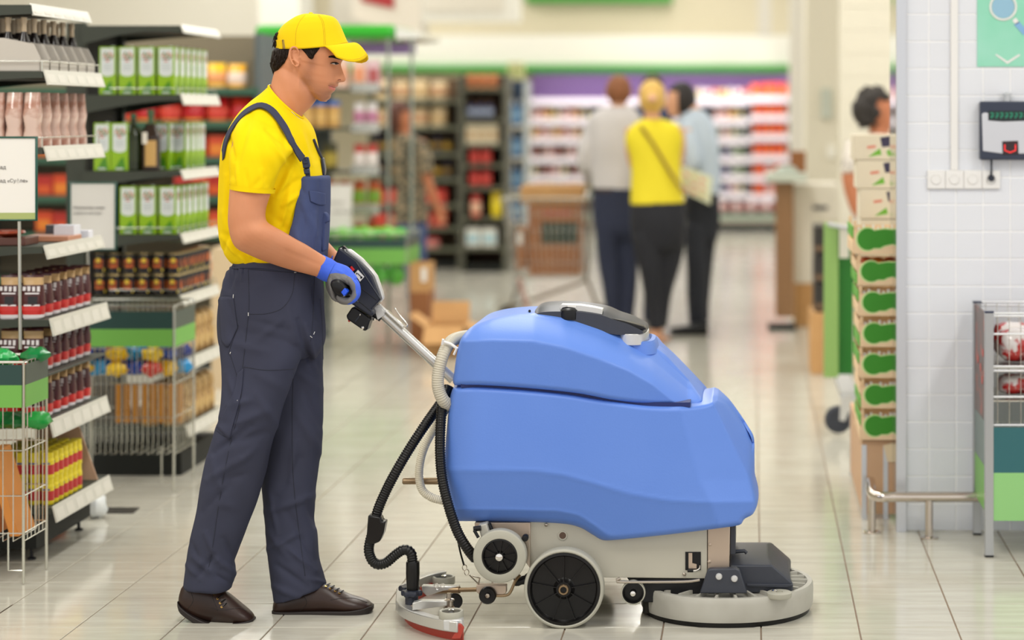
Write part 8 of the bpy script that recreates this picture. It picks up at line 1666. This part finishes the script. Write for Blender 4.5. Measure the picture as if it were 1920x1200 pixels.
e = MB(); e.prism([P(1274, 309, Y-.22), P(1336, 332, Y-.22), P(1332, 384, Y-.22), P(1272, 355, Y-.22)], (0, .012, 0)); LF = single(e, 'leaflet', C(222, 226, 196, .5), 'pale printed leaflet held by the man in light blue shirt', 'leaflet', tuple(P(1300, 350, Y-.22)))
for i in range(3):
    for j in range(3):
        x, y = 1282+15*i, 322+5.5*i+14*j; e = MB(); e.prism([P(x, y, Y-.221), P(x+9, y+3.5, Y-.221), P(x+9, y+10, Y-.221), P(x, y+7, Y-.221)], (0, .001, 0)); o = e.build('printed_square', C(*[(226, 150, 110), (200, 170, 90), (214, 120, 100)][(i+j) % 3], .5), None, smooth=0); o.parent = LF; o.location = -LF.location
# fourth person of the group, nearly hidden
Y = 15.3; A = person('dark haired person in blue top hidden behind the blonde woman', 1222, Y)
g = MB(); headm(g, 1224, 166, 20, 26, Y, ear=False); loftpx(g, [(1212, 180, 1236, 180, Y, .05), (1210, 206, 1238, 206, Y, .055)], 14, 3); loftpx(g, [(1196, 206, 1250, 206, Y, .09), (1200, 300, 1250, 300, Y, .09), (1204, 390, 1246, 390, Y, .09)], 16, 3); body_mesh(g, A, m_skf, .012)
hairm(1224, 165, 20, 26, Y, A, mat('hair_dark', (64, 44, 30), .6), low=.4)
garment([[(1208, 196, 1240, 196, Y, .06), (1196, 206, 1254, 206, Y, .09), (1190, 225, 1262, 225, Y, .11), (1196, 300, 1256, 300, Y, .10), (1198, 360, 1256, 360, Y, .11)]], 'shirt', mat('shirt_deep_blue', (22, 60, 104), .8), A, .012)
garment([[(1196, 355, 1256, 355, Y, .11), (1196, 420, 1256, 420, Y, .11), (1204, 500, 1250, 500, Y, .09), (1208, 602, 1246, 602, Y, .08)]], 'trousers', mat('jeans_navy', (38, 44, 66)), A, .014); shoes(A, [(1210, 1244, 0, .09, 15.3)], Y)
# shopper in the patterned shirt behind the canopy stand
Y = 17.0; A = person('shopper in dark floral shirt and jeans standing beyond the glass posts', 775, Y)
g = MB(); headm(g, 752, 222, 20, 27, Y, face=1, ear=False); loftpx(g, [(742, 236, 764, 236, Y, .05), (744, 258, 772, 256, Y, .055)], 14, 3); loftpx(g, [(744, 262, 800, 262, Y, .09), (750, 330, 796, 330, Y, .09), (750, 420, 800, 420, Y, .1)], 16, 3)
loftpx(g, [(786, 280, 806, 276, Y-.1, .042), (790, 325, 808, 322, Y-.12, .04), (800, 360, 816, 352, Y-.12, .034), (812, 385, 824, 378, Y-.12, .026)], 12, 4); far_hand(g, P(820, 386, Y-.12), (.35, -.05, -1), (1, 0, .3)); body_mesh(g, A, m_skd, .010)
hairm(750, 219, 21, 28, Y, A, mat('hair_auburn', (84, 44, 30), .6), face=1, low=.75, rough=.006)
garment([[(742, 250, 768, 250, Y, .06), (738, 262, 792, 262, Y, .11), (736, 300, 800, 300, Y, .125), (742, 350, 798, 350, Y, .12), (740, 400, 802, 400, Y, .135), (740, 418, 802, 418, Y, .135)], [(778, 262, 802, 264, Y-.08, .06), (786, 300, 812, 300, Y-.12, .058), (788, 326, 814, 322, Y-.13, .056)]], 'shirt', mat('shirt_floral', (66, 68, 58), .8, var=(26, (158, 140, 112), .47, .56)), A, .012)
garment([[(742, 412, 800, 412, Y, .13), (746, 450, 800, 450, Y, .12), (760, 520, 798, 520, Y, .09), (766, 562, 790, 562, Y, .07)]], 'jeans', mat('jeans_blue', (62, 78, 120), .85), A, .014); shoes(A, [(766, 806, 0, .09, 17.0)], Y)
# curly haired shopper behind the leaf cartons
Y = 12.2; A = person('dark curly haired shopper in patterned white shirt behind the leaf cartons', 1630, Y)
g = MB(); headm(g, 1646, 208, 30, 38, Y, face=1, ear=False); loftpx(g, [(1630, 228, 1660, 228, Y, .05), (1628, 258, 1668, 254, Y, .06)], 16, 3); loftpx(g, [(1600, 262, 1690, 262, Y, .09), (1606, 340, 1690, 340, Y, .1), (1606, 520, 1690, 520, Y, .1)], 16, 3)
loftpx(g, [(1584, 290, 1612, 286, Y-.12, .048), (1578, 330, 1608, 328, Y-.14, .045), (1586, 370, 1612, 364, Y-.14, .042), (1600, 404, 1624, 392, Y-.14, .034), (1624, 418, 1640, 404, Y-.13, .028)], 14, 4); far_hand(g, P(1634, 412, Y-.13), (1, 0, -.2), (0, .2, 1)); body_mesh(g, A, m_skd, .010)
hairm(1640, 203, 33, 39, Y, A, mat('hair_curly', (44, 38, 34), .6, bump=(60, .8, .02)), face=1, low=.55, rough=.035)
garment([[(1622, 250, 1672, 250, Y, .065), (1596, 262, 1686, 262, Y, .12), (1590, 300, 1690, 300, Y, .13), (1600, 380, 1690, 380, Y, .13), (1600, 460, 1692, 460, Y, .14)], [(1586, 264, 1620, 264, Y-.08, .065), (1578, 300, 1616, 298, Y-.13, .065), (1576, 326, 1612, 322, Y-.14, .06)]], 'shirt', mat('shirt_printed', (214, 206, 196), .8, var=(26, (120, 112, 110), .56, .62)), A, .012)
garment([[(1602, 452, 1690, 452, Y, .13), (1600, 520, 1690, 520, Y, .13), (1612, 620, 1680, 620, Y, .1), (1620, 700, 1672, 700, Y, .08)]], 'trousers', mat('trousers_black', (26, 27, 34)), A, .016); shoes(A, [(1620, 1676, 0, .09, 12.2)], Y)
# ---- shopping trolley with cardboard boxes
Y = 15.0; y1 = Y+.42; T = thing('shopping_trolley', 'wire shopping trolley loaded with brown cardboard boxes left of the shoppers', 'trolley', (PX(1030, Y), Y+.2, 0))
x0t, x1t, x0b, x1b = PX(940, Y), PX(1112, Y), PX(968, Y), PX(1096, Y); zt_, zb__ = PZ(372, Y), PZ(522, Y)
e = MB()
for k in range(15):
    t = k/14
    for yy in (Y, y1): e.bar((x0b+(x1b-x0b)*t, yy, zb__), (x0t+(x1t-x0t)*t, yy, zt_), .0028, 5)
for t in (.2, .4, .6, .8):
    z = zb__+(zt_-zb__)*t; a, b = x0b+(x0t-x0b)*t, x1b+(x1t-x1b)*t; e.tube([(a, Y, z), (b, Y, z), (b, y1, z), (a, y1, z)], .003, 5, closed=True)
for k in range(6):
    yy = Y+.42*k/5
    for xb_, xt_ in ((x0b, x0t), (x1b, x1t)): e.bar((xb_, yy, zb__), (xt_, yy, zt_), .0026, 5)
    e.bar((x0b, yy, zb__), (x1b, yy, zb__), .0026, 5)
tag(e.build('basket_wire', m_wire, T, smooth=60), kind='stuff')
e = MB(); e.tube([(x0t, Y, zt_), (x1t, Y, zt_), (x1t, y1, zt_), (x0t, y1, zt_)], .008, 8, closed=True); e.build('basket_rim', m_wire, T)
m_fr = mat('trolley_frame', (126, 112, 92), .4, .6)
for yy in (Y+.02, y1-.02):
    e = MB(); e.tube([P(1104, 372, yy), P(1100, 524, yy), P(1126, 588, yy)], .012, 8); e.tube([P(952, 582, yy), P(962, 574, yy), P(1090, 530, yy), P(1100, 522, yy)], .012, 8); e.tube([P(1126, 588, yy), P(952, 584, yy)], .010, 8); e.tube([P(976, 524, yy), P(955, 580, yy)], .010, 8); tag(e.build('frame_side', m_fr, T, smooth=60), kind=None)
    for px in (952, 1124):
        e = MB(); zc = .062; c = (PX(px, yy), yy, zc); e.lathe((c[0], yy-.014, zc), (0, 1, 0), [(.001, 0), (.056, 0), (.06, .005), (.06, .023), (.056, .028), (.001, .028)], 20); W_ = e.build('wheel', m_rub, T); e = MB(); e.bar((c[0], yy-.02, zc), (c[0], yy-.02, PZ(584, yy)), .007, 6); e.build('fork', m_fr, W_)
e = MB(); e.tube([P(1112, 352, Y), (PX(1112, Y), y1, PZ(352, Y))], .016, 10); e.tube([P(1104, 372, Y), P(1112, 352, Y)], .01, 6); e.tube([(PX(1104, Y), y1, PZ(372, Y)), (PX(1112, Y), y1, PZ(352, Y))], .01, 6); e.build('push_handle', C(60, 96, 60, .4), T)
e = MB(); e.tube([P(974, 522, Y-.01), P(992, 590, Y-.01)], .02, 6); e.build('hanging_strap', C(196, 160, 150, .6), T)
def tb_(nm, lab, px0, px1, py0, py1, ya_, d, m=m_kraftd): 
    e = MB(); e.box(PX(px0, ya_), PX(px1, ya_), ya_, ya_+d, PZ(py1, ya_)+.004, PZ(py0, ya_)); return single(e, nm, m, lab, 'box', (PX((px0+px1)/2, ya_), ya_+d/2, PZ(py1, ya_)), bevel=.004)
m_kb = mat('cardboard_brown', (172, 116, 74), .85, var=(5, (156, 100, 62), .3, .7))
B1 = tb_('cardboard_box', 'large brown cardboard box with dark printed panel in the trolley', 990, 1088, 384, 517, Y+.03, .33, m_kb)
e = MB(); e.box(PX(1014, Y+.018), PX(1084, Y+.018), Y+.027, Y+.0299, PZ(457, Y), PZ(417, Y)); o = e.build('dark_panel', mat('print_dark_green', (34, 54, 40), .5), None, smooth=0); o.parent = B1; o.location = -B1.location
for q in (1022, 1035, 1048, 1061, 1074): e = MB(); e.box(PX(q, Y+.016), PX(q+1.2, Y+.016), Y+.0255, Y+.0268, PZ(457, Y), PZ(417, Y)); o = e.build('panel_line', C(120, 106, 70, .5), None, smooth=0); o.parent = B1; o.location = -B1.location
e = MB(); e.box(PX(1018, Y+.018), PX(1070, Y+.018), Y+.027, Y+.0299, PZ(405, Y), PZ(396, Y)); o = e.build('red_print', C(176, 80, 50, .6), None, smooth=0); o.parent = B1; o.location = -B1.location
tb_('flat_box', 'pale flat cardboard lid lying on top of the trolley boxes', 976, 1092, 348, 383, Y+.03, .32, m_kraft)
SB = tb_('cardboard_box', 'smaller brown box with white label at the left end of trolley', 968, 987, 428, 505, Y+.03, .3, m_kb)
e = MB(); e.box(PX(970, Y+.028), PX(980, Y+.028), Y+.026, Y+.0299, PZ(458, Y), PZ(436, Y)); o = e.build('label', m_paper, None, smooth=0); o.parent = SB; o.location = -SB.location
